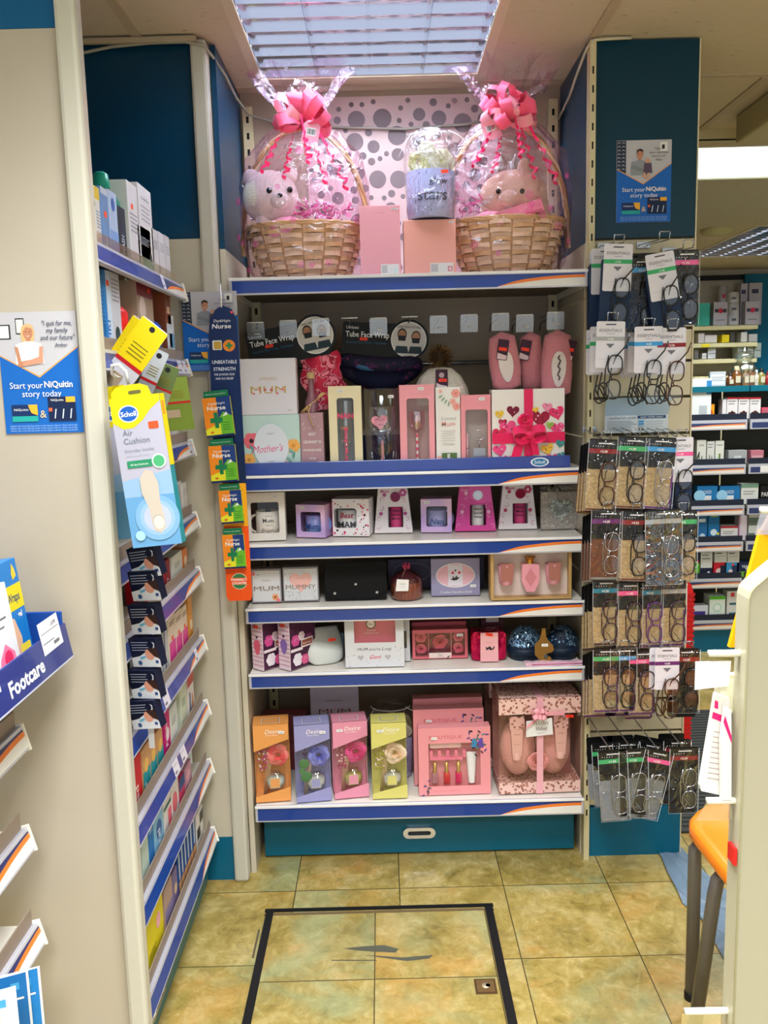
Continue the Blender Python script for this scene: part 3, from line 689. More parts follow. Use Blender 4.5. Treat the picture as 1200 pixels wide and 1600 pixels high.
# lilac "stars" pot with roses in cellophane
def star_pot(loc, label, sc_=1, full=True):
    t = thing('flower_pot_gift', label, 'flower pot', loc)
    LIL = M('b3b4dc', .5)
    q = MB(); q.lathe([(.062,.004),(.064,.0),(.0665,.006),(.070,.13),(.068,.13)], LIL, n=40); q.lathe([(.066,.128),(.02,.118),(0,.118)][::-1], M('8d8fb8',.6), n=32); q.build('pot', t)
    q = MB(); rd = random.Random(4)
    def wrap(pts, m, off=.0008):
        for poly in pts:
            q.add([( (.0675+.0035*p[1]/.13+off)*math.sin(p[0]/.069), -(.0675+.0035*p[1]/.13+off)*math.cos(p[0]/.069), p[1]) for p in poly], [tuple(range(len(poly)))], m)
    S = M('3c3f5e', .4)
    for k in range(46):
        x = rd.uniform(-.085,.085); z = rd.uniform(.008,.122); r = rd.uniform(.0012,.003)
        if abs(x) < .055 and .035 < z < .10: continue
        wrap([star(x,z,r)], S)
    for txt, x, z, s_ in (('glow', .018,.089,.026),('stars',0,.046,.044)):
        v, f, a, b_ = text_mesh(txt, .012)
        vs = []
        for p in v:
            X = x+(p[0]-(a+b_)/2)*s_*1.05+p[1]*s_*.12; Z = z+p[1]*s_; rr_ = .0675+.0035*Z/.13+.001
            vs.append((rr_*math.sin(X/.069), -rr_*math.cos(X/.069), Z))
        q.add(vs, f, S)
    tag(q.build('printed_lettering', t), 'dark lettering and little stars')
    q = MB(); CR = M('f0ead2', .55); 
    for k,(x,y,z,r) in enumerate([(-.035,-.02,.155,.032),(.03,-.025,.158,.038),(0,.03,.165,.034),(-.012,-.03,.19,.025),(.045,.02,.165,.028)]):
        rose(q, (x,y,z), r, CR if k%2 else M('e6e2a8',.55), 5, k)
    tag(q.build('roses', t), 'cream artificial roses')
    q = MB(); prof = [(.0705,.004),(.0725,.06),(.0745,.13),(.078,.17),(.072,.205),(.056,.236),(.03,.25),(0,.253)]
    q.lathe(prof, film('ffffff',.05,.55,.08,22), n=40, wob=.02); tag(q.build('cellophane_dome', t), 'clear cellophane dome')
    q = MB(); q.tube([(-.052,-.03,.235),(-.075,-.04,.20),(-.092,-.045,.165)],.0018,WHITE,5,flat=.5); q.tube([(.05,-.03,.238),(.075,-.04,.225),(.098,-.045,.205)],.0018,WHITE,5); q.tube([(.064*math.cos(a),.05*math.sin(a),.232) for a in [math.pi+math.pi*i/12 for i in range(13)]],.0018,WHITE,5); tag(q.build('ribbon', t), 'white ribbon ties')
    if full: sticker(t, .035, .118, -.0765, M('ff4a22'), .02, '£9.99')
    return t
pp,w,h = place(637,713,345,272,ZS[0],2.53)
star_pot((pp.x, 2.565, ZS[0]+HB2+.002), 'lilac flower pot of cream roses lettered stars, standing on the peach box')
# ================================================================== SECOND SHELF, hanging goods at the back
z2 = ZS[1]+.0055
def wrap_card(x, y, label, cw, rot, fabric, clabel, photo_dx, fab, Y=2.62):
    p = onY(x, y, Y)
    t = thing('face_wrap_pack', label, 'clothing pack', p, (0, rot, 0))
    BK = M('08090d', .55); q = MB(); q.prism(rr(-cw/2,-.055,cw/2,.055,.008),0,.0012,BK); q.prism(circ(photo_dx,.008,.062,36),-.001,.0012,BK); q.build('header_card', t)
    q = MB(); q.yf = 0; q.text('Unisex',-cw/2+.012,.034,.014,WHITE,al='l'); q.text('Tube Face Wrap',-cw/2+.010,.010,.024,WHITE,al='l',wid=.135,bold=.01); q.text('Essential Face Wrap - Headwear',-cw/2+.014,-.010,.012,M('1a5878'),al='l',wid=.125)
    tag(q.build('lettering', t), 'white and blue lettering')
    q = MB(); q.yf = -.001; q.flat(circ(photo_dx,.008,.055,32), WHITE); q.flat(circ(photo_dx,.008,.052,32), M('cfc9c4'))
    for sx, hair, sk, hz in ((-.021,'1b1512','b07a58',.026),(.022,'4a3524','c08a68',.02)):
        X = photo_dx+sx; q.flat([(X-.022,-.034),(X+.022,-.034),(X+.017,-.012),(X-.017,-.012)], M('16303c')); q.flat(circ(X,hz-.002,.0145,16,.018), M(hair)); q.flat(circ(X,hz-.004,.012,16,.015), M(sk))
        q.flat([(X-.0125,hz-.006),(X+.0125,hz-.006),(X+.011,hz-.022),(X-.011,hz-.022)], M('101014')); q.flat(circ(X-.005,hz,.0015,6), BLACK); q.flat(circ(X+.005,hz,.0015,6), BLACK)
    q.text('ONE SIZE FITS ALL',photo_dx,.043,.009,TXT); tag(q.build('photo_roundel', t), 'round photo of two people wearing face tubes')
    sticker(t, -cw/2+.066 if photo_dx < .1 else -cw/2+.03, .004, -.003, M('ff3a1e'), .024, '£4.99')
    return t
CAMO = noisemat('camouflage', 34, [(.40,'e0274f'),(.47,'f4a6b6'),(.52,'b8143c'),(.6,'ff8fa6')], .7, 1, 'CONSTANT')
FLOR = noisemat('floral_print', 60, [(.45,'141433'),(.60,'5a1d55'),(.66,'141a40'),(.72,'c22a60')], .8, 1, 'CONSTANT')
t = wrap_card(450,537,'black face wrap card with pink camouflage fabric, behind the white box',.245,math.radians(-10),None,None,.085,None)
q = MB(); n = 10; vs = []
for j in range(13):
    for i in range(n): 
        u = i/(n-1); vs.append((.02+.12*u+.008*math.sin(j*.9), .01+.012*math.sin(u*9+j*.7), -.045-.0135*j-.008*math.sin(u*3)))
q.add(vs, [(j*n+i,j*n+i+1,(j+1)*n+i+1,(j+1)*n+i) for j in range(12) for i in range(n-1)], CAMO, True)
q.ball((.085,.02,-.13),(.055,.02,.085),CAMO); tag(q.build('fabric_tube', t), 'pink camouflage fabric')
t = wrap_card(594,533,'black face wrap card with navy flowered snood, middle of the hooks',.235,math.radians(4),None,None,.088,None,2.70)
q = MB(); q.tube([(.115*math.cos(a), .02+.03*math.sin(a), -.10-.028*math.sin(a)+.03*math.cos(a)**2) for a in [2*math.pi*i/32 for i in range(32)]], .024, FLOR, 10, closed=True); q.ball((0,.03,-.09),(.10,.02,.055),M('15183a',.8)); tag(q.build('fabric_tube', t), 'navy tube printed with pink flowers')
q = MB(); q.ball((-.03,-.018,-.075),(.05,.012,.018),M('3b6f97',.5)); tag(q.build('lining', t), 'blue lining')
# bobble hat
p = onY(683, 608, 2.60)
t = thing('bobble_hat', 'white knitted bobble hat with brown fur pompom hanging at the back', 'hat', (p.x+.012, 2.62, z2+.185))
q = MB(); WOOL = soft('ded5c8'); prof = [(.082,.0),(.085,.02),(.078,.05),(.06,.085),(.035,.108),(.0,.115)]
vs = []; n = 48
for r, z in prof:
    for i in range(n): a = 2*math.pi*i/n; w = 1+.035*math.cos(a*12); vs.append((r*w*math.cos(a), r*w*.55*math.sin(a), z))
q.add(vs, [(j*n+i,j*n+(i+1)%n,(j+1)*n+(i+1)%n,(j+1)*n+i) for j in range(len(prof)-1) for i in range(n)], WOOL, True); q.build('knitted_crown', t)
q = MB(); rd = random.Random(2); FB = [M('6b4f2c',.8),M('8d6d42',.8),M('3c2a18',.8)]
for k in range(900):
    v = Vector((rd.gauss(0,1),rd.gauss(0,1),rd.gauss(0,1))).normalized(); L = rd.uniform(.036,.052); c = Vector((0,0,.145))
    s_ = v.cross(Vector((.3,.5,.8))).normalized()*.0016; a = c+v*.012; b_ = c+v*L+Vector((rd.uniform(-.006,.006),rd.uniform(-.006,.006),-.004))
    q.add([a-s_,a+s_,b_], [(0,1,2)], FB[k%3])
q.ball((0,0,.145),.026,FB[2],12,8); tag(q.build('fur_pompom', t), 'brown faux fur pompom')
q = MB(); q.yf = -.052; q.prism(rr(-.018,.045,.018,.105,.003),-.052,-.051,M('3a1430',.5)); q.flat(circ(0,.088,.008,12),M('b9a0a8')); q.flat([(-.016,.047),(.016,.047),(.016,.056),(-.004,.06),(-.016,.066)],M('e8d9dd')); tag(q.build('swing_label', t), 'plum label')
sticker(t, .003, .073, -.0535, M('ff3a1e'), .024, '£6.99')
# slippers
SLP = soft('dd8b96'); SLW = soft('efe2e0')
def slipper(x0,x1,yt,yb,Y,label,rot=0,sole=True,lab=True,seam=False):
    a = onY((x0+x1)/2, yt, Y); b_ = onY((x0+x1)/2, yb, Y); wd = (onY(x1,yb,Y)-onY(x0,yb,Y)).x; L = a.z-b_.z
    t = thing('fluffy_slipper', label, 'slipper', (a.x, Y+.03, b_.z), (0,rot,0), None)
    q = MB(); prof = []
    for j in range(13):
        u = j/12; r = wd/2*(.80+.22*math.sin(u*math.pi)**.6-.12*u) if 0 < j < 12 else .002; prof.append((r, L*u))
    n = 28; vs = []; rd = random.Random(int(x0))
    for r, z in prof:
        for i in range(n): a_ = 2*math.pi*i/n; w = 1+rd.uniform(-.03,.03); vs.append((r*w*math.cos(a_), r*.62*w*math.sin(a_), z))
    q.add(vs, [(j*n+i,j*n+(i+1)%n,(j+1)*n+(i+1)%n,(j+1)*n+i) for j in range(12) for i in range(n)], SLP, True); q.build('plush_upper', t)
    if sole:
        q = MB(); y = -wd*.315; P = []
        for i in range(20): a_ = 2*math.pi*i/20; P.append((wd*.22*math.cos(a_)*(1+.2*math.sin(a_)), L*.42+L*.26*math.sin(a_)))
        q.prism(P, y-.004, y+.02, SLW, True); 
        if seam: 
            q.tube([(.004*math.sin(k*2.1), y-.006, L*.26+L*.36*k/9) for k in range(10)], .0022, M('4a3a40'), 5)
        tag(q.build('fleece_opening', t), 'white fleece lining')
    if lab:
        q = MB(); X = -.006 if sole and not seam else (wd*.34 if seam else -wd*.3); y = -wd*.33-.004
        if seam: y = -wd*.18
        q.T = Matrix.Translation((X,y,L*.70)) @ Matrix.Rotation(.25,4,'Y'); q.yf = 0
        q.prism(rr(-.016,-.03,.016,.03,.003),0,.001,M('3a1430',.5)); q.flat([(-.014,-.028),(.014,-.028),(.014,-.016),(-.014,-.010)],M('e3c9d0')); q.flat(rr(-.012,-.003,.012,.007,.001,2),M('ff3a1e')); tag(q.build('swing_label', t), 'plum label with orange sticker')
    return t
slipper(770,820,517,612,2.58,'pink fluffy slipper pair with white lining, leftmost of three on the hooks',math.radians(-6))
slipper(816,856,517,612,2.62,'pink fluffy slipper side-on, middle of three on the hooks',math.radians(-3),sole=False)
slipper(846,897,514,622,2.57,'pink fluffy slipper with dark seam, rightmost of three on the hooks',math.radians(2),seam=True)
# ================================================================== SECOND SHELF, front row
def mum_letters(q, txt, x, z, h, w, m, n=6, seed=1):
    q.text(txt, x, z, h, m, wid=w, bold=-.004); rd = random.Random(seed)
    for k in range(n):
        X = x-w/2+w*(k+.5)/n; Z = z+rd.choice([0,.35,.7])*h
        petals(q, X, Z, h*.12, M(rd.choice(['e87f8c','e9a76a','8fbf9b','d9667a'])), 4)
t,q,w,h = pbox(377,465,650,560,z2,.05,'e4e1ea','gift_box','square white box lettered MUM in flowers, stacked on the floral box','gift box',Y=2.53)
zz = onY(420,648,2.53).z; t.location.z = zz; hh = onY(420,560,2.53).z-zz
for c in list(t.children): bpy.data.objects.remove(c)
q0 = MB(); q0.box((0,.025,hh/2),(w,.05,hh),M('e4e1ea',.4),.0015); q0.build('carton', t)
q.text('AMAZING',0,hh*.62,.011,M('c9a98e'),wid=.05); mum_letters(q,'MUM',0,hh*.38,hh*.19,w*.62,M('c8a24e'),6); q.text('£4.99',w*.36,hh*.06,.005,GREYTX); q.build('lettering', t)
t,q,w,h = pbox(380,470,716,649,z2,.05,'b9ded8','gift_box','floral Mothers Day box with big pink blooms, bottom left of second shelf','gift box',Y=2.53)
h = zz-z2-.0012
for c in list(t.children): bpy.data.objects.remove(c)
q0 = MB(); q0.box((0,.025,h/2),(w,.05,h),M('c4e0dc',.4),.0015); q0.build('carton', t)
for x,z,r,c,cc in ((-.058,.095,.024,'ef6f7e','2a1820'),(.0,.102,.010,'f0a06a','d97a3a'),(.022,.097,.022,'e8426e','b8204a'),(.065,.078,.020,'f2b25c','d98a2a'),(-.068,.04,.018,'f2b25c','c98a2a'),(-.05,.01,.014,'ef6f7e','b8204a'),(.04,.008,.016,'e8426e','b8204a'),(-.03,.094,.01,'f7c4cc','ef6f7e')):
    x = max(-w/2+r, min(w/2-r, x)); z = max(r, min(h-r, z)); petals(q,x,z,r,M(c),6,M(cc))
for k,(x,z,a) in enumerate([(-.06,.06,.9),(-.05,.065,2.2),(.05,.07,-.6),(.04,.085,1.9),(-.06,.03,-1),(.062,.04,1.3),(.06,.03,2.3),(0,.01,.4)]): leaf(q,x,z,.024,a,M('5f9a9a' if k%2 else '86b8b0'))
q.flat(circ(0,h*.45,w*.30,30,h*.40),M('dfe6f2')); q.text('HAPPY',0,h*.66,.008,M('9a8f9f')); q.text("Mother's",-.012,h*.36,.030,M('e0518a'),shear=.35,wid=w*.52,rot=.06); q.text('DAY',0,h*.18,.008,M('b98fa8')); q.build('printed_front', t)
# dark bottle gift with twine
p,w,h = place(471,507,716,645,z2,2.535)
t = thing('gift_bottle', 'dusky pink bottle box lettered GRANDMA tied with raffia twine', 'gift bottle', p)
q = MB(); q.box((0,.03,h/2),(w,.06,h),M('b78f98',.5),.002); q.build('carton', t)
q = MB(); q.yf = 0; Z = h
for k,(s_,sz) in enumerate([('BEST',.010),('GRANDMA',.012),('FOREVER',.009),('my',.009),('FRIEND',.014)]): q.text(s_,0,h*(.62-.135*k),sz,WHITE,bold=.01,wid=w*(.78 if len(s_)>4 else .3))
for k in range(12): q.flat(star(random.uniform(-w*.4,w*.4),h*random.uniform(.7,.95),.002),WHITE)
q.build('lettering', t)
q = MB(); q.lathe([(.018,h),(.02,h+.03),(.012,h+.05),(.0085,h+.075),(.0085,h+.10),(.011,h+.103),(.011,h+.112),(0,h+.113)], M('8a5a68',.15,coat=1), (0,.03,0), 20); tag(q.build('bottle_neck', t), 'glossy bottle neck')
q = MB(); q.lathe([(.0115,h+.10),(.012,h+.118),(0,h+.119)], M('c7a878',.7), (0,.03,0), 16); q.build('cork', t)
q = MB(); RF = M('c9a56c',.7); rd = random.Random(4)
for k in range(6): q.tube([(-.03+.004*k,-.005,h+.0+.008*rd.random()),(-.01,-.008,h+.02),(.0,-.004,h+.025),(.02,-.008,h+.04),(.03+.003*k,-.004,h+.055+.006*rd.random())],.0016,RF,5)
q.tube([(0,-.008,h+.025),(-.008,-.01,h),(0,-.01,h-.03),(.012,-.01,h-.045)],.0016,RF,5); tag(q.build('raffia_bow', t), 'raffia bow')
# cream window box with flute
def flute_box(x0,x1,yt,yb,col,label,hole,fill,clabel,word,tcol):
    p,w,h = place(x0,x1,yb,yt,z2,2.53)
    t = thing('glass_gift_box', label, 'boxed glass', p)
    hx0,hz0,hx1,hz1 = hole; H_ = (-w/2+w*hx0, h*hz0, -w/2+w*hx1, h*hz1)
    q = MB(); shell(q,w,h,.07,H_,M(col,.45),M(fill,.4),r=.008); q.build('carton', t)
    window(H_, t, film('ffffff',.03,.4,.05))
    return t,w,h,H_
t,w,h,H_ = flute_box(516,567,603,715,'ecdfb8','cream window box holding a lettered champagne flute',(.25,.0,.76,.86),'8d8f93','','','')
q = MB(); GL = film('ffffff',.12,.7,.03); cx = 0; q.lathe([(.014,.0),(.004,.012),(.0035,.05),(.009,.06),(.018,.085),(.021,h*.8)],GL,(0,.035,.006),20); tag(q.build('glass', t),'clear champagne flute')
q = MB(); q.yf = .012; q.text('NAN',0,h*.62,.022,HOTP,bold=.03); q.text('Grandma',.004,h*.06,.017,HOTP,rot=math.pi/2,al='l',bold=.02,shear=.2,wid=h*.45); tag(q.build('lettering', t),'hot pink lettering')
q = MB(); q.ball((-.004,.03,h*.5),(.012,.008,.006),M('d98a6a',.4)); q.build('gem', t); sticker(t,-.012,h-.014,-.001)
# wine glass in clear case
p,w,h = place(571,625,714,607,z2,2.54)
t = thing('wine_glass', 'wine glass with a pink heart and pink stem in a clear tub', 'wine glass', p+Vector((0,.04,0)))
q = MB(); q.lathe([(.022,.0),(.022,.002),(.004,.006),(.0036,.085)],M('e8909a',.4),n=24); tag(q.build('stem', t),'pink stem')
q = MB(); q.lathe([(.004,.084),(.010,.092),(.03,.106),(.041,.128),(.042,.155),(.038,.185)],film('ffffff',.14,.75,.03),n=32); q.build('bowl', t)
q = MB(); q.prism(heart(-.006,.142,.026,.1),-.046,-.044,M('f29aa4',.4)); q.yf=-.046; q.text('Mum',-.006,.144,.013,M('b04a5c'),shear=.3); q.text('Nan',-.004,.130,.010,M('b04a5c'),shear=.3); tag(q.build('heart_charm', t),'pink heart charm')
q = MB(); q.lathe([(.047,0),(.050,.002),(.051,.10),(.052,h-.002),(.05,h)],film('e8f0ff',.05,.6,.05),n=40); tag(q.build('clear_tub', t),'clear plastic tub'); sticker(t,.028,h-.024,-.045)
t,w,h,H_ = flute_box(626,680,601,712,'f4a3ae','pink window box holding a striped-stem glass, right of the wine glass',(.2,.0,.84,.84),'caa9a2','','','')
q = MB(); q.lathe([(.004,.0),(.004,.1)],M('f3e6e2',.3),(0,.035,.004),16); 
for k in range(5): q.lathe([(.0045,.012+k*.02),(.0046,.022+k*.02)],M('e85a70',.3),(0,.035,0),16)
tag(q.build('striped_stem', t),'pink and clear striped stem')
q = MB(); q.lathe([(.005,.1),(.02,.115),(.025,.14),(.022,.165)],film('ffe0e6',.2,.8,.03),(0,.035,.004),24); 
q.ball((0,.02,.145),(.014,.006,.016),M('d9b8bc',.15,.6),8,5,jit=.3); q.build('glass_bowl', t); sticker(t,.012,h-.012,-.001)
# white diffuser box
t,q,w,h = pbox(682,720,711,605,z2,.05,'f0edea','diffuser_box','slim white scented diffuser box with peach roses and green window','boxed diffuser',Y=2.53)
for x,z,r,c in ((w*.32,h*.92,.013,'f0a39a'),(w*.2,h*.82,.010,'f5b8ae'),(w*.38,h*.76,.011,'f0a39a'),(-w*.3,h*.95,.006,'f5c4bc'),(-w*.42,h*.12,.009,'f5b8ae')): petals(q,max(-w/2+r,min(w/2-r,x)),min(z,h-r),r,M(c),6,M('e87f74'))
for k in range(4): leaf(q,-w*.2+k*.006,h*.9-k*.006,.016,3.6+k*.3,M('8fae94'))
q.text('Scented',0,h*.60,.012,M('b0b4a8'),shear=.2,wid=w*.6); q.text('Mum',.0,h*.525,.018,M('e6a09a'),bold=.01,wid=w*.55)
for k in range(5): q.rect(-w*(.3-.03*(k%2)),h*(.46-.03*k),w*(.3-.03*(k%3)),h*(.466-.03*k),M('c9c6c2'))
q.text('Champagne',0,h*.29,.009,M('b0a8a0'),shear=.2,wid=w*.5); q.rect(-w*.28,.004,w*.34,h*.19,M('5e7a48')); q.rect(-w*.24,.004,w*.30,h*.10,M('9fbf5e')); q.rect(-.004,h*.06,.004,h*.18,M('d8d8d0')); q.build('printed_front', t)
# pen and keyring box
t,w,h,H_ = flute_box(721,767,617,709,'f09aa6','pink window box with a pen and square keyring, left of the heart box',(.15,.02,.9,.80),'c9c0b8','','','')
q = MB(); q.tube([(-.024,.02,.01),(-.024,.02,.10)],.0035,M('f0b8c0',.3),8); q.tube([(-.024,.02,.055),(-.024,.02,.06)],.0045,CHROME,8); q.build('pen', t)
q = MB(); q.tube([(.012+.015*math.cos(a),.018,.095+.015*math.sin(a)) for a in [2*math.pi*i/20 for i in range(20)]],.0016,CHROME,6,closed=True); q.tube([(.012,.018,.08),(.012,.018,.058)],.0016,CHROME,5); q.box((.012,.018,.033),(.038,.004,.046),M('b8bcc8',.2,.6),.001); tag(q.build('keyring', t),'silver square keyring'); sticker(t,.018,h-.012,-.001)
# big heart gift box with bow
t,q,w,h = pbox(769,882,707,608,z2,.06,'f3eeea','gift_box','white gift box covered in hearts with a cerise ribbon bow','gift box',Y=2.53,rz=0)
q.k = 0; rd = random.Random(9)
hs = [(-.075,.13,.014,'b8204a'),(-.045,.163,.020,'7a1030'),(.035,.14,.030,'a01038'),(-.06,.115,.026,'f04c8a'),(-.088,.098,.022,'d61f52'),(.085,.155,.024,'e82f6a'),(.09,.11,.022,'f04c8a'),(.055,.172,.016,'f58ab0'),(-.085,.155,.014,'f0c83c'),(-.085,.05,.022,'f04c8a'),(-.06,.02,.018,'e85a8f'),(.055,.05,.020,'f0c040'),(.07,.02,.020,'f04c8a'),(.093,.065,.014,'2f8f90'),(.02,.165,.010,'f0c83c'),(-.03,.105,.012,'8fb83c'),(.062,.12,.012,'8fb83c'),(.095,.03,.012,'3a8fa0'),(-.09,.012,.010,'3a8fa0')]
for x,z,s_,c in hs:
    x = max(-w/2+s_, min(w/2-s_, x)); z = max(s_, min(h-s_, z)); q.flat(heart(x,z,s_,rd.uniform(-.3,.3)),M(c)); 
    for k in range(5): q.flat(circ(x+rd.uniform(-.5,.5)*s_,z+rd.uniform(-.3,.5)*s_,s_*.09,8),M('fbd5e0' if k%2 else '5a0a24'))
q.build('printed_hearts', t)
RB = M('e8105a', .35, sheen=.3)
q = MB(); q.bx(-.013,.013,-.005,-.0028,0,h,RB); q.bx(-w/2,w/2,-.0055,-.0035,h*.30,h*.44,RB)
tag(q.build('ribbon', t),'cerise ribbon cross')
q = MB()
for sx, tz in ((-1,.2),(1,.35)):
    P = []; 
    for i in range(11):
        u = i/10*2*math.pi; P.append(Vector((sx*.045*(1-math.cos(u))/2*1.1, -.014-.012*math.sin(u/2), h*.40+.014*math.sin(u)*1.2+tz*.03*(1-math.cos(u))/2)))
    strip(q,P,(0,.75,.6),.034,RB)
strip(q,[(0,-.02,h*.42),(-.03,-.02,h*.28),(-.045,-.016,h*.05)],(1,0,.2),.03,RB); strip(q,[(0,-.02,h*.42),(.014,-.024,h*.28),(.02,-.016,h*.15)],(1,0,0),.02,RB); q.ball((0,-.026,h*.41),(.012,.01,.012),RB,12,8)
rose(q,(-.012,-.018,h*.6),.024,RB,4,3); tag(q.build('ribbon_bow', t),'cerise satin bow')
# navy things in the gloom behind the front row
mb = MB(); mb.box((0,0,.045),(.36,.05,.09),M('1c2350',.6),.002); solo(mb,'storage_box','low navy box at the back behind the wine glass','box',(.03,2.80,z2)) 
mb = MB(); mb.box((0,0,.008),(.36,.052,.016),M('cdbba4',.6),.001); solo(mb,'cardboard_strip','tan card strip lying on the low navy box','card',(.03,2.80,z2+.0905))
# ================================================================== THIRD SHELF : boxed mugs
z3 = ZS[2]+.0005
PRICE = '£4.99'
def mug(q, c, r, h, m, hs=1, n=32):
    q.lathe([(r*.86,0),(r*.93,.004),(r,.02),(r,h),(r*.93,h),(r*.90,h*.5),(0,h*.45)], m, c, n)
    q.tube([(c[0]+hs*(r*.95+.022*math.sin(a)), c[1], c[2]+h*.52+.027*math.cos(a)) for a in [math.pi*i/12 for i in range(13)]], .0045, m, 6)
def wbox(x0,x1,yb,yt,z,d,hole,mat,name,label,cat,rz=0,r=.006,inner=None,Y=None):
    p,w,h = place(x0,x1,yb,yt,z,Y); t = thing(name,label,cat,p+Vector((0,0,.0006)),(0,0,rz))
    H_ = (-w/2+w*hole[0], h*hole[1], -w/2+w*hole[2], h*hole[3])
    q = MB(); shell(q,w,h,d,H_,mat,inner or M('3c3838',.7),r=r); q.build('carton', t); window(H_, t, film('ffffff',.03,.35,.05))
    g = MB(); g.yf = 0
    return t,g,w,h,H_
MARB = noisemat('marble_card', 9, [(.3,'e3dad0'),(.55,'f0ece6'),(.8,'dcc9bd')], .45, 4)
UNI = noisemat('unicorn_card', 7, [(.32,'b59add'),(.46,'d9b8ec'),(.56,'f0c4e0'),(.7,'a78ad6')], .4, 1)
POLKA = M('f4eef0', .4)
t,g,w,h,H_ = wbox(387,447,845,770,z3,.08,(.12,.16,.84,.80),MARB,'mug_box','marbled window box with a cream Mum mug, far left of the mug shelf','boxed mug',.06)
q = MB(); mug(q,(.002,.045,.004),.036,.082,M('ece4d8',.3),-1); q.yf = .0085; q.text('Always my',.008,.072,.005,TXT); q.text('Mum',.006,.054,.017,TXT,bold=.01); q.text('Always my',.008,.044,.005,TXT); q.text('friend',.006,.022,.021,M('8a6a5a'),shear=.4); tag(q.build('mug', t),'cream lettered mug'); sticker(t,w*.25,h-.012,-.001,txt=PRICE)
t,g,w,h,H_ = wbox(462,510,840,789,z3,.085,(.16,.17,.86,.78),UNI,'mug_box','small lilac swirl window box with a Mum mug, left of the Best Mam box','boxed mug',-.30)
q = MB(); mug(q,(0,.04,.004),.030,.062,noisemat('glaze',14,[(.4,'5b8fd0'),(.6,'b9a3e6')],.3),1); q.yf=.009; q.text('Mum',0,.025,.024,M('1b4f8f'),shear=.3,bold=.02,wid=.046); q.rect(-.028,.006,.024,.012,M('39d46a')); tag(q.build('mug', t),'blue lettered mug'); sticker(t,-w*.28,h-.010,-.001,txt=PRICE)
t,g,w,h,H_ = wbox(520,578,838,780,z3,.09,(.04,.22,.66,.75),POLKA,'mug_box','white spotty window box lettered Best MAM with cerise side','boxed mug',-.16,r=.01)
dots(g,w,h,70,[M('d81e5b'),M('1a1a1e'),M('f59ab8'),M('9a9aa4')],.0016,.0038,3,0,H_); tag(g.build('printed_dots', t),'pink black and grey dots')
q = MB(); q.bx(-w/2-.0012,-w/2-.0002,.0,.09,0,h,M('e01f63',.4)); tag(q.build('side_flap', t),'cerise side')
q = MB(); mug(q,(-.012,.047,.004),.037,.075,WHITE,1); q.yf=.0085; q.text('Best',-.016,.055,.024,M('b01840'),shear=.3,bold=.01); q.text('MAM',-.014,.026,.026,TXT,bold=.02); q.text('Ever',-.014,.014,.008,M('e01f63')); tag(q.build('mug', t),'white lettered mug')
def candle_bag(x0,x1,yb,yt,col,label,pat,word,candle,ctxt,gemc,flip=False):
    p,w,h = place(x0,x1,yb,yt,z3); t = thing('candle_bag', label, 'boxed candle', p+Vector((0,0,.0008)), (0,0,-.06))
    m = M(col,.45); q = MB(); tw = .74; d = .065
    hx0,hz0,hx1,hz1 = -w*.13,h*.12,w*.26,h*.56
    q.ring([(-w/2,0),(w/2,0),(w/2*tw+0,h),(-w/2*tw,h)],[(hx0,hz0),(hx1,hz0),(hx1,hz1),(hx0,hz1)],0,.0015,m)
    for s_ in (-1,1): q.add([(s_*w/2,.0015,0),(s_*w/2,d,0),(s_*w/2*tw,d*.6,h),(s_*w/2*tw,.0015,h)],[(0,1,2,3)],m)
    q.add([(-w/2,d,0),(w/2,d,0),(w/2*tw,d*.6,h),(-w/2*tw,d*.6,h)],[(0,1,2,3)],m); q.add([(-w/2*tw,.0015,h),(w/2*tw,.0015,h),(w/2*tw,d*.6,h),(-w/2*tw,d*.6,h)],[(0,1,2,3)],m); q.bx(-w/2,w/2,.0015,d,0,.001,m)
    q.build('card_bag', t)
    g = MB(); g.yf = 0; P = M(pat,.5); rd = random.Random(int(x0))
    for s_ in (-1,1):
        for k in range(4): 
            Z = h*(.12+.2*k); X = s_*w*(.40-.05*k); swirl(g,X,Z,.009,P,rd.uniform(0,6),s_); 
            if k%2: petals(g,X-s_*.004,Z+.014,.006,P,5)
    g.text(word,-w*.20,h*.86,.014,P,bold=.01); petals(g,w*.26,h*.86,.012,P,6,m); sticker(t,w*.08,h-.008,-.002,txt='£3.99',w=.014)
    if flip: g.flat([(-.02+.0,h*.99),(w*.37,h*.99),(w*.40,h*.62),(.01,h*.60),(-.018,h*.72)],M('e861b4')); 
    g.build('printed_pattern', t)
    q = MB(); q.lathe([(.0185,0),(.0195,.002),(.0195,.001+h*.5),(.017,h*.5),(0,h*.47)],M(candle,.35),((hx0+hx1)/2,.024,hz0-.004),24); q.yf=.0038
    for k,s_ in enumerate(ctxt): q.text(s_,(hx0+hx1)/2,hz1-.016-.0125*k,.009,TXT,shear=.2,bold=.01,wid=.026)
    tag(q.build('candle', t),'lettered votive candle')
    q = MB(); q.prism(circ(.004+.004,h*.77,.0155,28),-.004,0,M(gemc,.25,.3)); q.flat(circ(.008,h*.77,.012,20),M(gemc,.15,.5),-.0045); tag(q.build('medallion', t),'round glossy medallion')
candle_bag(585,645,833,760,'f1e9ee','white floral candle bag with pink candle and maroon disc, middle of mug shelf','c05a9a','Mum','e8508f',['Wonderful','mum','Mum'],'6a1638')
t,g,w,h,H_ = wbox(658,706,832,780,z3,.085,(.18,.17,.86,.78),UNI,'mug_box','small lilac swirl window box with a Nan mug, left of the Auntie bag','boxed mug',-.10)
q = MB(); mug(q,(0,.04,.004),.030,.062,M('b9b4ea',.3),1); q.yf=.009; q.text('Nan',0,.025,.024,M('1b4f8f'),shear=.3,bold=.02,wid=.042); q.rect(-.024,.004,.028,.010,M('39d46a')); tag(q.build('mug', t),'lilac lettered mug'); sticker(t,-w*.3,h-.010,-.001,txt=PRICE)
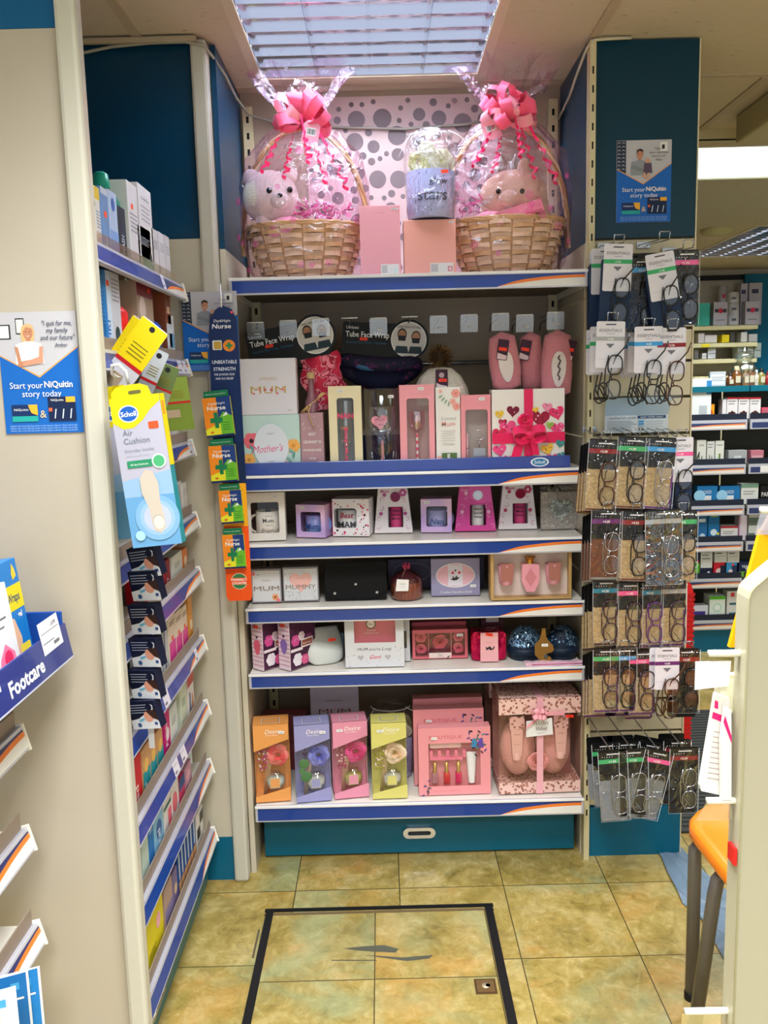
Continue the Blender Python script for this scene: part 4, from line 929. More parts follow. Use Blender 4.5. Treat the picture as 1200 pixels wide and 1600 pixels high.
candle_bag(711,775,830,757,'d94a9e','magenta candle bag lettered Auntie with a silver disc','f6b8dc','Auntie','f2eef0',['Auntie','Special','Always'],'b9bcc2',True)
candle_bag(779,839,827,755,'f1e9ee','white floral candle bag with pink candle and dark red disc, right of the magenta bag','c03a6a','Mum','e8508f',['Always','Mum','Thanks'],'8a1238')
# crystal heart plaque in cellophane
p,w,h = place(845,907,827,769,z3)
t = thing('heart_plaque', 'glittery crystal heart plaque wrapped in cellophane, right end of mug shelf', 'plaque', p+Vector((0,0,.0008)))
q = MB(); q.box((0,.008,h/2),(w*.98,.014,h),M('b9b2ac',.25,.3),.001); q.build('plaque', t)
q = MB(); rd = random.Random(6); GM = [M('cfe0dd',.1,.5),M('9fb8b6',.1,.6),M('eef6f4',.1,.3)]
for k in range(230):
    a = rd.uniform(0,6.28); s_ = rd.uniform(.72,1.05); H1 = heart(0,h*.54,.036*s_,0,60); x,z = H1[int(a/6.283*59)]
    q.box((x+rd.uniform(-.002,.002),-.002,z),(.004,.004,.004),GM[k%3],R=Euler((rd.random()*3,rd.random()*3,rd.random()*3)).to_matrix())
tag(q.build('crystal_border', t),'crystal chip border')
q = MB(); q.prism(heart(0,h*.54,.026),-.003,0,M('dfe8ea',.08,.7)); q.yf=-.003; q.text('Mum',0,h*.52,.010,M('8f9ca0'),shear=.3); tag(q.build('mirror_heart', t),'mirrored heart')
q = MB(); rd = random.Random(3); n = 14; vs = []
for j in range(n):
    for i in range(n): vs.append((-w*.54+w*1.1*i/(n-1)+rd.uniform(-.002,.002), -.010+rd.uniform(-.006,.004)-(.004 if i in (0,n-1) else 0), -.0+h*1.12*j/(n-1)+(rd.uniform(0,.012) if j==n-1 else 0)))
q.add(vs,[(j*n+i,j*n+i+1,(j+1)*n+i+1,(j+1)*n+i) for j in range(n-1) for i in range(n-1)],film('ffffff',.06,.7,.06,40),False); tag(q.build('cellophane_bag', t),'crinkled clear bag')
# ================================================================== FOURTH SHELF
z4 = ZS[3]+.0005
def tile_box(x0,x1,yb,yt,label,word,small,seed,hr=False):
    p,w,h = place(x0,x1,yb,yt,z4); t = thing('keepsake_box', label, 'keepsake box', p+Vector((0,0,.0006)), (0,0,.02))
    q = MB(); q.box((0,.02,h/2),(w,.04,h),M('8d8a8e',.35),.0015); q.build('tin', t)
    g = MB(); g.yf = 0; g.rect(-w/2+.004,.004,w/2-.004,h-.006,M('dcdde0'))
    if hr: 
        g.flat(heart(0,h*.58,w*.34),M('f0bcb4')); dots(g,w*.9,h*.4,60,[M('8f949c'),M('b9bcc4')],.0008,.0018,2,.006); dots(g,w*.9,h*.3,20,[M('8f949c')],.0008,.0015,4,h*.62)
        g.text('Special',0,h*.66,.008,M('c9968c'),shear=.3)
    else: petals(g,w*.28,h*.16,.010,M('f0a06a'),6,TXT); petals(g,w*.38,h*.07,.006,M('ef7f8e'),5); petals(g,-w*.42,h*.86,.006,M('ef7f8e'),5); leaf(g,-w*.32,h*.82,.012,.2,M('a8b8a4')); g.text(small,0,h*.64,.006,M('a39a90'))
    g.text(word,0,h*.36,h*.19,M('8a7468'),wid=w*.84); g.build('printed_lid', t)
    return t,w,h
t,w,h = tile_box(394,441,942,889,'grey keepsake tin lettered MUM with an orange flower, far left of fourth shelf','MUM','AMAZING',1); sticker(t,w*.26,h-.014,-.002,w=.015)
t,w,h = tile_box(443,499,940,886,'grey keepsake tin lettered MUMMY over a pink heart','MUMMY','',2,True); sticker(t,w*.24,h-.012,-.002,w=.015)
p,w,h = place(508,605,938,886,z4)
t = thing('handbag', 'black velvet box bag studded with three crystals', 'handbag', p+Vector((0,0,.0006)))
q = MB(); VEL = M('08070a',.85,sheen=.15); q.prism(rr(-w/2,0,w/2,h,.008),.004,.075,VEL); q.build('bag_body', t)
q = MB(); q.prism([(-w/2+.002,h*.25),(-w*.32,.006),(w*.32,.006),(w/2-.002,h*.25),(w/2-.002,h+.002),(-w/2+.002,h+.002)],0,.004,VEL); tag(q.build('flap', t),'front flap')
for x,z in ((-w*.34,h*.22),(0,h*.48),(w*.34,h*.22)):
    q = MB(); q.lathe([(0,-.0045),(.0035,-.003),(.0048,0)],M('e8e4e0',.05,.6),n=8); 
    for i,v in enumerate(q.v): q.v[i] = (v[0]+x, v[2], v[1]+z)
    tag(q.build('crystal', t),'round crystal stud')
# copper jar
p = onY(636,936,2.56); pr = onY(661,936,2.56); R_ = .048
t = thing('candle_jar', 'fluted copper glass candle jar with a white tag', 'candle jar', (p.x,2.585,z4))
q = MB(); n = 60; prof = [(.042,0),(R_,.006),(R_,.05),(.046,.056)]; vs = []; CP = M('8a4a36',.15,.5,coat=1)
for r,z in prof:
    for i in range(n): a = 2*math.pi*i/n; w_ = 1+.03*math.cos(a*20); vs.append((r*w_*math.cos(a), r*w_*math.sin(a), z))
q.add(vs,[(j*n+i,j*n+(i+1)%n,(j+1)*n+(i+1)%n,(j+1)*n+i) for j in range(3) for i in range(n)],CP,True); q.build('glass_jar', t)
q = MB(); q.lathe([(.049,.054),(.049,.062),(.030,.078),(.012,.088),(.010,.094),(.013,.1),(0,.104)],M('5a2a30',.15,.4,coat=1),n=32); tag(q.build('domed_lid', t),'dark domed lid')
q = MB(); ribbon_bow(q,(0,-.012,.10),.016,M('e0507a',.4),8,3,.006); tag(q.build('ribbon_bow', t),'small pink bow')
q = MB(); strip(q,[(0,-.016,.098),(-.014,-.044,.075),(-.016,-.054,.06)],(.2,0,1),.008,M('f3ccd4',.5)); q.build('ribbon', t)
q = MB(); q.prism([(-.035,.034),(.004,.034),(.006,.068),(-.030,.071)],-.058,-.057,WHITE); q.yf=-.058; q.text('Candle',-.013,.054,.006,GREYTX); q.text('hand poured',-.013,.046,.003,GREYTX); tag(q.build('paper_tag', t),'white paper tag')
# handkerchief boxes
def hanky(x0,x1,yb,yt,label,front,Y=None,rz=0):
    p,w,h = place(x0,x1,yb,yt,z4,Y); t = thing('handkerchief_box', label, 'handkerchief box', p+Vector((0,0,.0006)), (0,0,rz))
    m = M('9d97b8' if front else '57506e',.45); q = MB(); q.box((0,.013,h/2),(w,.026,h),m,.001); q.build('carton', t)  # rear boxes get a darkened copy of the lilac, shade put into the colour
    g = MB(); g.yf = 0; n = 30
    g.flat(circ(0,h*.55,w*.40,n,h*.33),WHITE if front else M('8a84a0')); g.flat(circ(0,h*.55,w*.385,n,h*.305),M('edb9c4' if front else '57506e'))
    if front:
        g.rect(-w*.15,h*.27,w*.15,h*.83,M('e6e0ea')); 
        for x,z in ((-.008,h*.62),(.012,h*.62)): g.flat(circ(x,z,.0045,8),M('e03060'))
        g.flat(circ(0,h*.68,.003,8),TXT)
        for a in (2.2,1.3,.7,2.8): leaf(g,0,h*.42,.016,a,TXT)
        g.text('3 Ladies Handkerchiefs',0,h*.07,.011,WHITE,shear=.3,wid=w*.66)
    g.build('printed_front', t); return t,w,h
t,w,h = hanky(674,750,931,873,'lilac box of three ladies handkerchiefs with a pink oval, front of its shelf',True); sticker(t,w*.36,h*.26,-.003,w=.018,txt='£4.99')
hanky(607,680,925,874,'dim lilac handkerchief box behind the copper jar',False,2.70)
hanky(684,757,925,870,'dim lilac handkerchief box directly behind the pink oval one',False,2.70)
# candle gift set
t,g,w,h,H_ = wbox(767,893,929,857,z4,.055,(.035,.045,.965,.95),M('c9a368',.4,.2),'candle_gift_set','gold edged gift box with two pink candles and a perfume diffuser','gift set',0,r=.001,inner=M('efe2dc',.5),Y=2.515)
for s_,lb in ((-1,'left'),(1,'right')):
    q = MB(); X = s_*w*.295; q.lathe([(.016,.0),(.020,.006),(.0245,.062),(.0225,.062),(.021,.055),(0,.053)],M('efa6b6',.25,coat=.5),(X,.03,h*.26),28); q.prism([(X-.017,h*.36),(X+.017,h*.36),(X+.019,h*.70),(X-.019,h*.70)],.006,.0075,M('b5746a',.5)); tag(q.build('candle', t),'pink glass candle, %s'%lb)
q = MB(); PB = M('f2a4b6',.25,coat=.5); q.prism([(-.012,h*.14),(.012,h*.14),(.026,h*.34),(.026,h*.66),(.018,h*.68),(-.018,h*.68),(-.026,h*.66),(-.026,h*.34)],.008,.045,PB); q.yf=.0075; q.flat([(0,h*.24),(.018,h*.42),(0,h*.60),(-.018,h*.42)],M('d98a94',.4)); q.build('bottle', t)
q = MB(); q.lathe([(.013,0),(.012,.004),(.0125,.016),(.018,.018),(.018,.021),(0,.022)],M('c9922e',.2,.9),(0,.026,h*.68),24); tag(q.build('bottle_cap', t),'gold cap')
# ================================================================== FIFTH SHELF
z5 = ZS[4]+.0005
STR = M('efdbe4',.45); 
def flower_box(x0,x1,yb,yt,label,drop,l2):
    p,w,h = place(x0,x1,yb,yt,z5); t = thing('petal_box', label, 'bath petal box', p+Vector((-.012,.046,.0006)), (0,0,-.70))
    w=.050; d = .11
    q = MB(); q.box((w/2,0+d/2,h/2),(w,d,h),STR,.001); q.T = Matrix()
    q.build('carton', t)
    g = MB(); g.yf = 0
    for k in range(10): g.rect(.001,h*(.08+.09*k),w-.001,h*(.115+.09*k),M('d9a8bd'))
    g.flat([(w*.5+.014*math.sin(a)*(1-.35*math.cos(a)),h*.48+.024*-math.cos(a)) for a in [2*math.pi*i/20 for i in range(20)]],M(drop)); g.flat(heart(w*.5,h*.70,.006),TXT)
    petals(g,w*.3,h*.92,.008,M('8d7aa8'),5); tag(g.build('striped_front', t),'pink stripes with a %s droplet'%l2)
    # long side facing the camera-right : rotate about z by 90deg
    g = MB(Matrix.Translation((w,0,0)) @ Matrix.Rotation(math.pi/2,4,'Z')); g.yf = 0
    g.rect(.001,.001,d-.001,h-.001,M('4a1f40'))
    for x,z,r,c in ((.025,.09,.018,'d9509a'),(.05,.10,.014,'f0d9e8'),(.08,.085,.018,'8a3a78'),(.03,.03,.02,'efe8f2'),(.06,.025,.016,'e05a8f'),(.09,.04,.012,'6a2a5c')):
        if z+r < h: petals(g,x,z,r,M(c),6,M(c)); swirl(g,x,z,r*.5,M('f5d5e5'),0,1,.001)
    g.rect(.045,h*.42,.095,h*.60,M('f0e4e8')); g.rect(.048,h*.45,.092,h*.57,M('9a5040')); g.text('Bath Petals',.07,h*.48,.008,WHITE); g.rect(0,h*.38,.05,h*.44,M('efe2ea')); tag(g.build('floral_side', t),'dark floral side with brown label'); sticker(t,.024,h-.012,-.002,M('ff4a22'),.02,'£3.99')
flower_box(384,412,1052,978,'striped pink bath petal box at the far left end of fifth shelf','e0607a','pink')
flower_box(425,455,1052,976,'striped lilac bath petal box, second from the left on fifth shelf','8a6ab8','purple')
p,w,h = place(480,536,1038,980,z5)
t = thing('cosmetic_pouch', 'white zipped cosmetic pouch leaning beside the striped boxes', 'pouch', p+Vector((0,.02,.0006)), (0,0,.35))
q = MB(); vs = []; n = 24; prof = [(.02,.042,0),(.030,.058,.012),(.030,.062,.04),(.018,.060,.075),(.005,.052,.10)]
for a_,b_,z in prof:
    for i in range(n): a = 2*math.pi*i/n; c_,s_ = math.cos(a),math.sin(a); vs.append((b_*abs(c_)**.7*(1 if c_>0 else -1), a_*abs(s_)**.7*(1 if s_>0 else -1)+z*.35, z))
q.add(vs,[(j*n+i,j*n+(i+1)%n,(j+1)*n+(i+1)%n,(j+1)*n+i) for j in range(4) for i in range(n)],M('d9dcd6',.4,bump=.4,bs=30),True); q.add(vs[:n],[tuple(range(n))],M('d9dcd6',.4)); q.add(vs[-n:],[tuple(range(n))],M('d9dcd6',.4)); q.build('pouch_body', t)
q = MB(); q.tube([(-.05,.035,.102),(.05,.035,.102)],.003,M('b8bcc4',.4),6); q.box((-.054,.03,.098),(.008,.003,.014),M('c9c9cf',.2,.8)); tag(q.build('zip', t),'zip'); sticker(t,.018,.075,-.018,M('ff3a1e'),.024,'£3.99')
q = MB(); q.box((.064,.03,.05),(.002,.03,.06),M('8fb8d0',.4)); q.build('side_label', t)
# frame "Mum you're a real gem"
t,g,w,h,H_ = wbox(540,632,1037,966,z5,.03,(.16,.5,.86,1.0),M('d9dade',.4),'photo_frame_box',"pale grey photo frame box lettered MUM you're a real Gem",'boxed photo frame',.0,r=.001,inner=M('e06a84',.5),Y=2.53)
dots(g,w,h*.45,26,[M('5a5c66'),M('b05a6a')],.0008,.0016,8)
g.text("MUM you're a real",0,h*.34,.013,TXT,wid=w*.56); g.text('Gem',0,h*.17,.018,M('d81e5b'),shear=.35); g.flat(heart(-w*.24,h*.2,.010),M('b9b4b8')); g.flat(heart(w*.22,h*.2,.010),M('b9b4b8')); g.build('printed_front', t)
q = MB(); q.yf = .022; q.flat(circ(-.01,h*.84,.015,20),M('3a5a48')); q.flat(circ(-.01,h*.84,.012,20),M('f0e4e0')); q.text('Mum',-.01,h*.82,.008,TXT); q.text('Wonderful',-.01,h*.70,.006,WHITE); q.text('sparkling gift for mum',-.01,h*.65,.005,WHITE); tag(q.build('inner_card', t),'pink inner card')
t,g,w,h,H_ = wbox(625,641,1032,966,z5,.03,(.3,.3,.7,.7),M('d2d2d6',.5),'photo_frame_box','edge of a second pale frame box behind the first','boxed photo frame',0,r=.001,Y=2.58)
# soap roses box
t,g,w,h,H_ = wbox(645,731,1029,984,z5,.045,(.05,.07,.95,.88),M('e0707c',.42),'soap_rose_box','pink window box of five soap roses','soap set',0,r=.001,inner=M('a83a48',.5))
for k,(x,z,r) in enumerate([(-.34,.68,.018),(-.34,.29,.018),(0,.5,.026),(.34,.68,.018),(.34,.29,.018)]):
    q = MB(); rose(q,(w*x,.02,h*z),r,M('e8647a' if k!=2 else 'ee5f76',.5),5,k); tag(q.build('soap_rose', t),'pink soap rose')
q = MB(); q.ring(heart(0,h*.46,.034,0,30),heart(0,h*.47,.030,0,30),.003,.006,M('7a3440',.4)); q.bx(-w*.21,-w*.20,.002,.03,h*.07,h*.88,M('e88a94')); q.bx(w*.20,w*.21,.002,.03,h*.07,h*.88,M('e88a94')); q.build('divider', t)
q = MB(); q.yf = -.0004; q.rect(-w*.2,h*.02,w*.2,h*.2,M('efd9d4')); q.text('Rose',0,h*.10,.007,TXT); q.text('soap flowers',0,h*.045,.004,GREYTX); leaf(q,-w*.22,h*.2,.012,.8,TXT); leaf(q,w*.12,h*.02,.012,.6,TXT); q.build('label_panel', t); sticker(t,w*.36,h*.8,-.001,w=.02,txt='£3.99')
# lid seen above
q = MB(); q.bx(-w/2,w/2,.046,.10,0,h+.012,M('c55a68',.5)); tag(q.build('rear_carton', t),'taller rear part of the carton')
# sequin pouch
p,w,h = place(737,791,1032,988,z5)
t = thing('sequin_pouch', 'cerise foil pouch with a pale pink wrap band', 'pouch', p+Vector((0,0,.0006)))
FO = M('c2124e',.18,.6,bump=1,bs=45); q = MB(); q.prism(rr(-w/2,0,w/2,h,.014),.004,.06,FO); q.ball((0,.035,h*.5),(w*.52,.045,h*.50),FO,24,14); q.build('pouch_body', t)
q = MB(); q.prism([(-w*.26,.0),(w*.26,.0),(w*.25,h*1.02),(-w*.25,h*1.02)],-.013,-.0115,M('f2b4b8',.45)); q.yf=-.013
for a,x in ((.4,-.012),(.9,-.008),(1.4,0),(2,.006),(2.6,.010),(2.2,-.004),(.2,.0),(1.1,.010)): leaf(q,x,h*.42,.013,a,TXT)
q.text('MUMMY',0,h*.66,.005,M('d08a90')); tag(q.build('wrap_band', t),'pale pink band with dark leaf sprig'); sticker(t,0,h*.96,-.0142,M('ff3a1e'),.022,'£2.99',.2)
pbx = pbox(752,787,1022,968,z5,.05,'6a3a48','gift_box','dim maroon gift box behind the cerise pouch','gift box',Y=2.68); pbx[1].rect(-.02,.09,.02,.11,M('e8d4d0')); pbx[1].build('printed_label', pbx[0])
# blue sequin slippers
BF = M('12243a',.5); SEQ = [M('7fa8cf',.15,.6),M('9fc4e6',.15,.5),M('27425f',.2,.6),M('5a86b0',.2,.6)]
def mule(x0,x1,Y,label,dark):
    p,w,h = place(x0,x1,1030,975,z5,Y); t = thing('sequin_slipper', label, 'slipper', (p.x,Y,z5+.012))
    q = MB(); q.lathe([(.0,.0),(w*.5,.002),(w*.53,.012),(w*.5,.022),(w*.46,.024)],BF,(0,w*.42,0),32,sy=.85); q.build('sole', t)
    q = MB(); q.ball((0,w*.42,.020),(w*.49,w*.40,.068),BF,28,12); q.build('upper', t)
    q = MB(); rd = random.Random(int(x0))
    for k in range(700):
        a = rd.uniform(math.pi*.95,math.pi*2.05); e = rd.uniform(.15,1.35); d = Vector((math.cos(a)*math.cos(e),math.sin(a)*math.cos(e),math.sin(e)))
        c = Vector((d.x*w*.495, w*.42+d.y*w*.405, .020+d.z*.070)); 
        if dark and c.x < w*.05 and rd.random() < .8: continue  # shadow put into the sequins: fewer pale ones on the shaded slipper
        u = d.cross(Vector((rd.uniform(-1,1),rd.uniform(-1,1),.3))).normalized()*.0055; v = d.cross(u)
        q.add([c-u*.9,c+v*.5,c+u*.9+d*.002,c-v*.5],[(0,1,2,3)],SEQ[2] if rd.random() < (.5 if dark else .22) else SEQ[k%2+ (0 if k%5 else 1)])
    tag(q.build('sequins', t),'pale blue crushed sequins'); return t
mule(797,850,2.55,'left dark blue slipper with pale blue sequins','')
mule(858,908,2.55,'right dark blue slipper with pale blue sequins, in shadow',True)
p = onY(849,1030,2.53)
t = thing('slipper_hanger', 'gold card hanger hooked across the blue sequin slippers', 'hanger', (p.x,2.525,z5+.002))
q = MB(); q.prism([(-.028,.028),(-.02,.018),(-.012,.010),(-.004,.003),(.008,.002),(.018,.004),(.022,.010),(.020,.020),(.012,.022),(.008,.014),(.002,.014),(-.001,.020),(.004,.03),(.024,.034),(.030,.042),(.027,.056),(.012,.072),(.006,.085),(.004,.11),(-.006,.11),(-.010,.085),(-.016,.072),(-.028,.060)],-.006,-.003,M('b08a4a',.22,.7)); q.build('hanger_card', t); sticker(t,.002,.058,-.0075,w=.02,txt='£7.99')
t = thing('poly_bag', 'flattened pink polythene bag under the blue slippers', 'bag', (.515,2.52,z5))
q = MB(); rd = random.Random(2); n = 16; vs = []
for j in range(6):
    for i in range(n): vs.append((-.10+.2*i/(n-1), -.024+.04*j/5+rd.uniform(-.002,.002), .002+.008*math.sin(j/5*math.pi)+rd.uniform(0,.003)-(.004 if j==0 else 0)))
q.add(vs,[(j*n+i,j*n+i+1,(j+1)*n+i+1,(j+1)*n+i) for j in range(5) for i in range(n-1)],M('dcb4c4',.15,coat=1),False); q.build('film', t); q = MB(); q.tube([(-.08,-.022,.006),(.08,-.022,.007)],.0012,M('e070a8'),4); tag(q.build('seam', t),'pink seam')
# ================================================================== LOWEST SHELF
z6 = ZS[5]+.0005
def diffuser(x0,x1,yb,yt,col,colname,label,flower,fdark,berry,jar,stk,rz):
    p,w,h = place(x0,x1,yb,yt,z6); w = .108; h *= .97; d = .078
    t = thing('flower_diffuser_box', label, 'flower diffuser', p+Vector((0,.012,.0006)), (0,0,rz), None)
    m = M(col,.45); q = MB(); e = .0015
    q.prism([(-w/2,h*.66),(w/2,h*.80),(w/2,h),(-w/2,h)],0,e,m); q.prism([(-w/2,0),(w/2,0),(w/2,h*.18),(-w/2,h*.04+.008)],0,e,m)
    for s_ in (-1,1): 
        q.bx(s_*w/2-e/2,s_*w/2+e/2,d*.55,d,0,h,m)
        q.add([(s_*w/2,0,h*(.66 if s_<0 else .80)),(s_*w/2,d*.55,h*.70),(s_*w/2,d*.55,h),(s_*w/2,0,h)],[(0,1,2,3)],m); q.add([(s_*w/2,0,0),(s_*w/2,d*.55,0),(s_*w/2,d*.55,h*.08),(s_*w/2,0,h*(.05 if s_<0 else .18))],[(0,1,2,3)],m)
    q.bx(-w/2,w/2,d-e,d,0,h,m); q.bx(-w/2,w/2,0,d,0,e,m); q.bx(-w/2,w/2,0,d,h-e,h,m); q.build('carton', t)
    g = MB(); g.yf = 0; g.text('Desire',.006,h*.885,.019,M('fff6ee'),shear=.35); g.text('Flower Diffuser',.004,h*.855,.006,M('fff6ee')); g.k=0
    zt = h+.0004
    for (a,b_,c_,d_,mm,dz) in ((-.028,.028,.014,.052,WHITE,0),(-.026,.026,.016,.050,TXT,.0002),(-.0245,.0245,.0175,.0485,m,.0004)): g.add([(a,c_,zt+dz),(b_,c_,zt+dz),(b_,d_,zt+dz),(a,d_,zt+dz)],[(0,1,2,3)],mm)
    g.build('printed_lettering', t)
    q = MB(); q.add([(-w/2,.0008,0),(w/2,.0008,0),(w/2,.0008,h*.85),(-w/2,.0008,h*.85)],[(0,1,2,3)],film('ffffff',.03,.35,.05)); q.add([(-w/2+.001,.001,0),(-w/2+.001,d*.55,0),(-w/2+.001,d*.55,h*.8),(-w/2+.001,.001,h*.8)],[(0,1,2,3)],film('ffffff',.03,.35,.05)); tag(q.build('window_film', t),'clear window')
    q = MB(); rose(q,(w*.17,.030,h*.56),.036,M(flower,.6),6,int(x0),dark=M(fdark,.6)); tag(q.build('fabric_rose', t),'large fabric rose')
    q = MB(); JG = film('eef6f2',.20,.7,.04); q.lathe([(.02,0),(.028,.006),(.031,.022),(.028,.04),(.017,.048),(.016,.056),(.0,.056)],JG,(.008,.036,.010+h*.08),28); q.lathe([(.0,.002),(.026,.006),(.029,.020),(.027,.034),(0,.035)],M(jar,.2,coat=.6),(.008,.036,.010+h*.08),24); q.build('glass_jar', t)
    q = MB(); q.rect(-.008,h*.17,.022,h*.30,M('c9c0a4'),.0035); q.rect(-.0065,h*.18,.0205,h*.29,M(col,.5),.003); tag(q.build('jar_label', t),'square jar label')
    q = MB(); rd = random.Random(int(x0))
    if berry == 'leaf':
        for x,z,r in ((-.028,h*.47,.016),(-.022,h*.30,.018),(-.034,h*.38,.010)): q.ball((x,.018,z),(r,.003,r),M('3f7a46',.5),14,8)
        for k in range(20): q.ball((-.01+rd.uniform(-.02,.01),.03,h*.56+rd.uniform(-.02,.02)),.0028,M('5a2a5c',.4),6,4)
    else:
        for k in range(46): q.ball((-.028+rd.uniform(-.016,.014),.024+rd.uniform(-.008,.01),h*(.56)+rd.uniform(-.05,.03)),.0034,M(berry if k%3 else 'f2d8c8',.35),6,4)
    for k in range(4): q.tube([(-.03+.003*k,.028,.012),(-.018+.005*k,.03,h*.5)],.0012,M('c9a880',.6),4)
    tag(q.build('berry_spray', t),'spray of leaves and reeds' if berry=='leaf' else 'spray of tiny berries and reeds'); sticker(t,stk*w,h*.895,-.002,w=.019,txt='£4.99')
    return t
diffuser(397,457,1256,1131,'eda258','orange','orange boxed flower diffuser with coral rose, leftmost of four','f7847c','f0505a','c24a78','e8ece4',.3,.10)
diffuser(463,519,1256,1131,'9d9ccc','lilac','lilac boxed flower diffuser with lavender blue rose, second of four','8a8fe0','5f66c8','leaf','dfe4e6',.3,.12)
diffuser(523,577,1250,1126,'e795ae','pink','pink boxed flower diffuser with cerise rose, third of four','f0529a','d82a78','b83a6a','d8c860',-.3,.14)
diffuser(582,638,1251,1128,'dcd478','yellow','pale yellow boxed flower diffuser with cream rose, fourth of four','f6dfc0','f0c9a0','a8a01a','e6e4d4',-.25,.03)
t,q,w,h = pbox(487,562,1150,1069,z6,.03,'bdb6c6','gift_box','pale mauve box lettered Amazing MUM standing behind the diffusers','gift box',Y=2.72)
h2 = onY(524,1069,2.72).z-z6
q.text('AMAZING',0,h2*.80,.009,M('7a6a80'),wid=.055); mum_letters(q,'MUM',0,h2*.66,.026,w*.66,M('7a4040'),5,3); q.build('lettering', t)
t,q,w,h = pbox(404,482,1190,1118,z6,.06,'8a4248','gift_box','dark red box in the shade behind the orange and lilac diffusers','gift box',Y=2.74)
q.rect(-w*.3,h*.5,w*.3,h*.52,M('6a2a34')); q.build('printed_line', t)
p = onY(613,1220,2.66); star_pot((p.x,2.70,z6),'second cellophane wrapped lilac pot in shade behind the yellow diffuser',full=False)
# boutique nail sets
PKB = M('ee9aa0',.42)
def boutique(x0,x1,yb,yt,Y,label,full=True):
    p,w,h = place(x0,x1,yb,yt,z6,Y); 
    if Y and not full: h = onY((x0+x1)/2,yt,Y).z-z6
    t = thing('nail_gift_set', label, 'gift set', p+Vector((0,0,.0006)), (0,0,.02))
    H_ = (-w*.36,h*.13,w*.36,h*.77)
    q = MB()
    if full: shell(q,w,h,.04,H_,PKB,M('e8989c',.5)); 
    else: q.box((0,.02,h/2),(w,.04,h),PKB,.001)
    q.build('carton', t)
    g = MB(); g.yf = 0
    if not full: g.rect(-w*.36,h*.13,w*.36,h*.77,M('4a2a34'))
    g.text('BOUTIQUE',-w*.12,h*.84,.014,M('d0606e'),wid=w*.46); g.text('manicure collection',-w*.1,h*.05,.006,M('d98088'),wid=w*.4)
    rd = random.Random(3); V = ['2a1f3a','2f6a5a','4a3a8a','1f1f2a','3a8a9a']
    for k in range(20): leaf(g,w*.33+rd.uniform(-.028,.024),h*.80+rd.uniform(-.045,.030),.014,rd.uniform(0,6.3),M(V[k%5]))
    for k in range(9): leaf(g,-w*.42+rd.uniform(-.006,.012),h*.10+rd.uniform(-.02,.025),.011,rd.uniform(0,6.3),M(V[k%3]))
    for s_,a in ((1,.5),(1,-.5),(-1,.5),(-1,-.4)): g.flat(heart(w*.32+s_*.010,h*.76+a*.012,.011,s_*a*2),M('3f8ab8' if s_<0 else '6a4aa8'))
    g.build('printed_front', t); sticker(t,-w*.28,h*.855,-.004,w=.018,txt='£4.99')
    if full:
        window(H_, t, film('ffffff',.03,.3,.05))
        for k,c in enumerate(('a86a78','c81a2a','d01a5a')):
            q = MB(); X = -w*.27+k*w*.165; q.box((X,.02,h*.22),(.020,.018,.034),M(c,.12,coat=1),.003); q.lathe([(.006,0),(.0052,.034),(0,.035)],M('c9a45c',.3,.6),(X,.02,h*.22+.017),14); tag(q.build('nail_polish', t),'%s nail polish with gold cap'%['mauve','red','cerise'][k])
        q = MB(); X = w*.245; n=16; vs=[]
        for a_,b_,z in ((.011,.011,.006),(.0105,.0105,.014),(.012,.010,.03),(.0165,.003,.105)):
            for i in range(n): a = 2*math.pi*i/n; vs.append((X+a_*math.cos(a),.02+b_*math.sin(a),h*.135+z-.004))
        q.add(vs,[(j*n+i,j*n+(i+1)%n,(j+1)*n+(i+1)%n,(j+1)*n+i) for j in range(3) for i in range(n)],WHITE,True); q.add(vs[:n],[tuple(range(n))],WHITE); q.add(vs[-n:],[tuple(range(n))],WHITE); tag(q.build('cream_tube', t),'white cream tube')
        q = MB(); TS = M('ef7f9a',.5); q.bx(-w*.34,w*.12,.012,.02,h*.50,h*.54,TS)
        for k in range(5): q.prism(rr(-w*.34+k*w*.115-.0,h*.53,-w*.34+k*w*.115+.010,h*.64,.004),.012,.02,TS)
        tag(q.build('toe_separator', t),'pink toe separator')
        q = MB(); q.prism(rr(-w*.34,h*.68,w*.1,h*.755,.006),.012,.016,M('f4c8c4',.6)); tag(q.build('nail_file', t),'pale nail file')
    return t
boutique(655,767,1242,1137,2.53,'pink nail polish window set, foremost of three',True)
boutique(648,757,1240,1108,2.60,'pink nail polish set standing right behind the foremost one',False)
boutique(648,755,1236,1091,2.66,'pink nail polish set at the back of the three',False)
# leopard slipper gift set
m, nt, b = newmat('leopard_card'); tcn = nt.nodes.new('ShaderNodeTexCoord'); vo = nt.nodes.new('ShaderNodeTexVoronoi'); vo.inputs['Scale'].default_value = 95
nt.links.new(tcn.outputs['Object'], vo.inputs['Vector']); ns = noise(nt, 60, 2)
mm_ = nt.nodes.new('ShaderNodeMath'); mm_.operation = 'ADD'; nt.links.new(vo.outputs['Distance'], mm_.inputs[0]); sc_ = nt.nodes.new('ShaderNodeMath'); sc_.operation='MULTIPLY_ADD'; nt.links.new(ns, sc_.inputs[0]); sc_.inputs[1].default_value=.5; sc_.inputs[2].default_value=-.25; nt.links.new(sc_.outputs[0], mm_.inputs[1])
nt.links.new(ramp(nt, mm_.outputs[0], [(0,'d99a86'),(.18,'8a4f44'),(.34,'a8685a'),(.38,'efc6bc'),(1,'f2d0c6')], 'CONSTANT'), b.inputs['Base Color']); b.inputs['Roughness'].default_value=.45
LEO = m
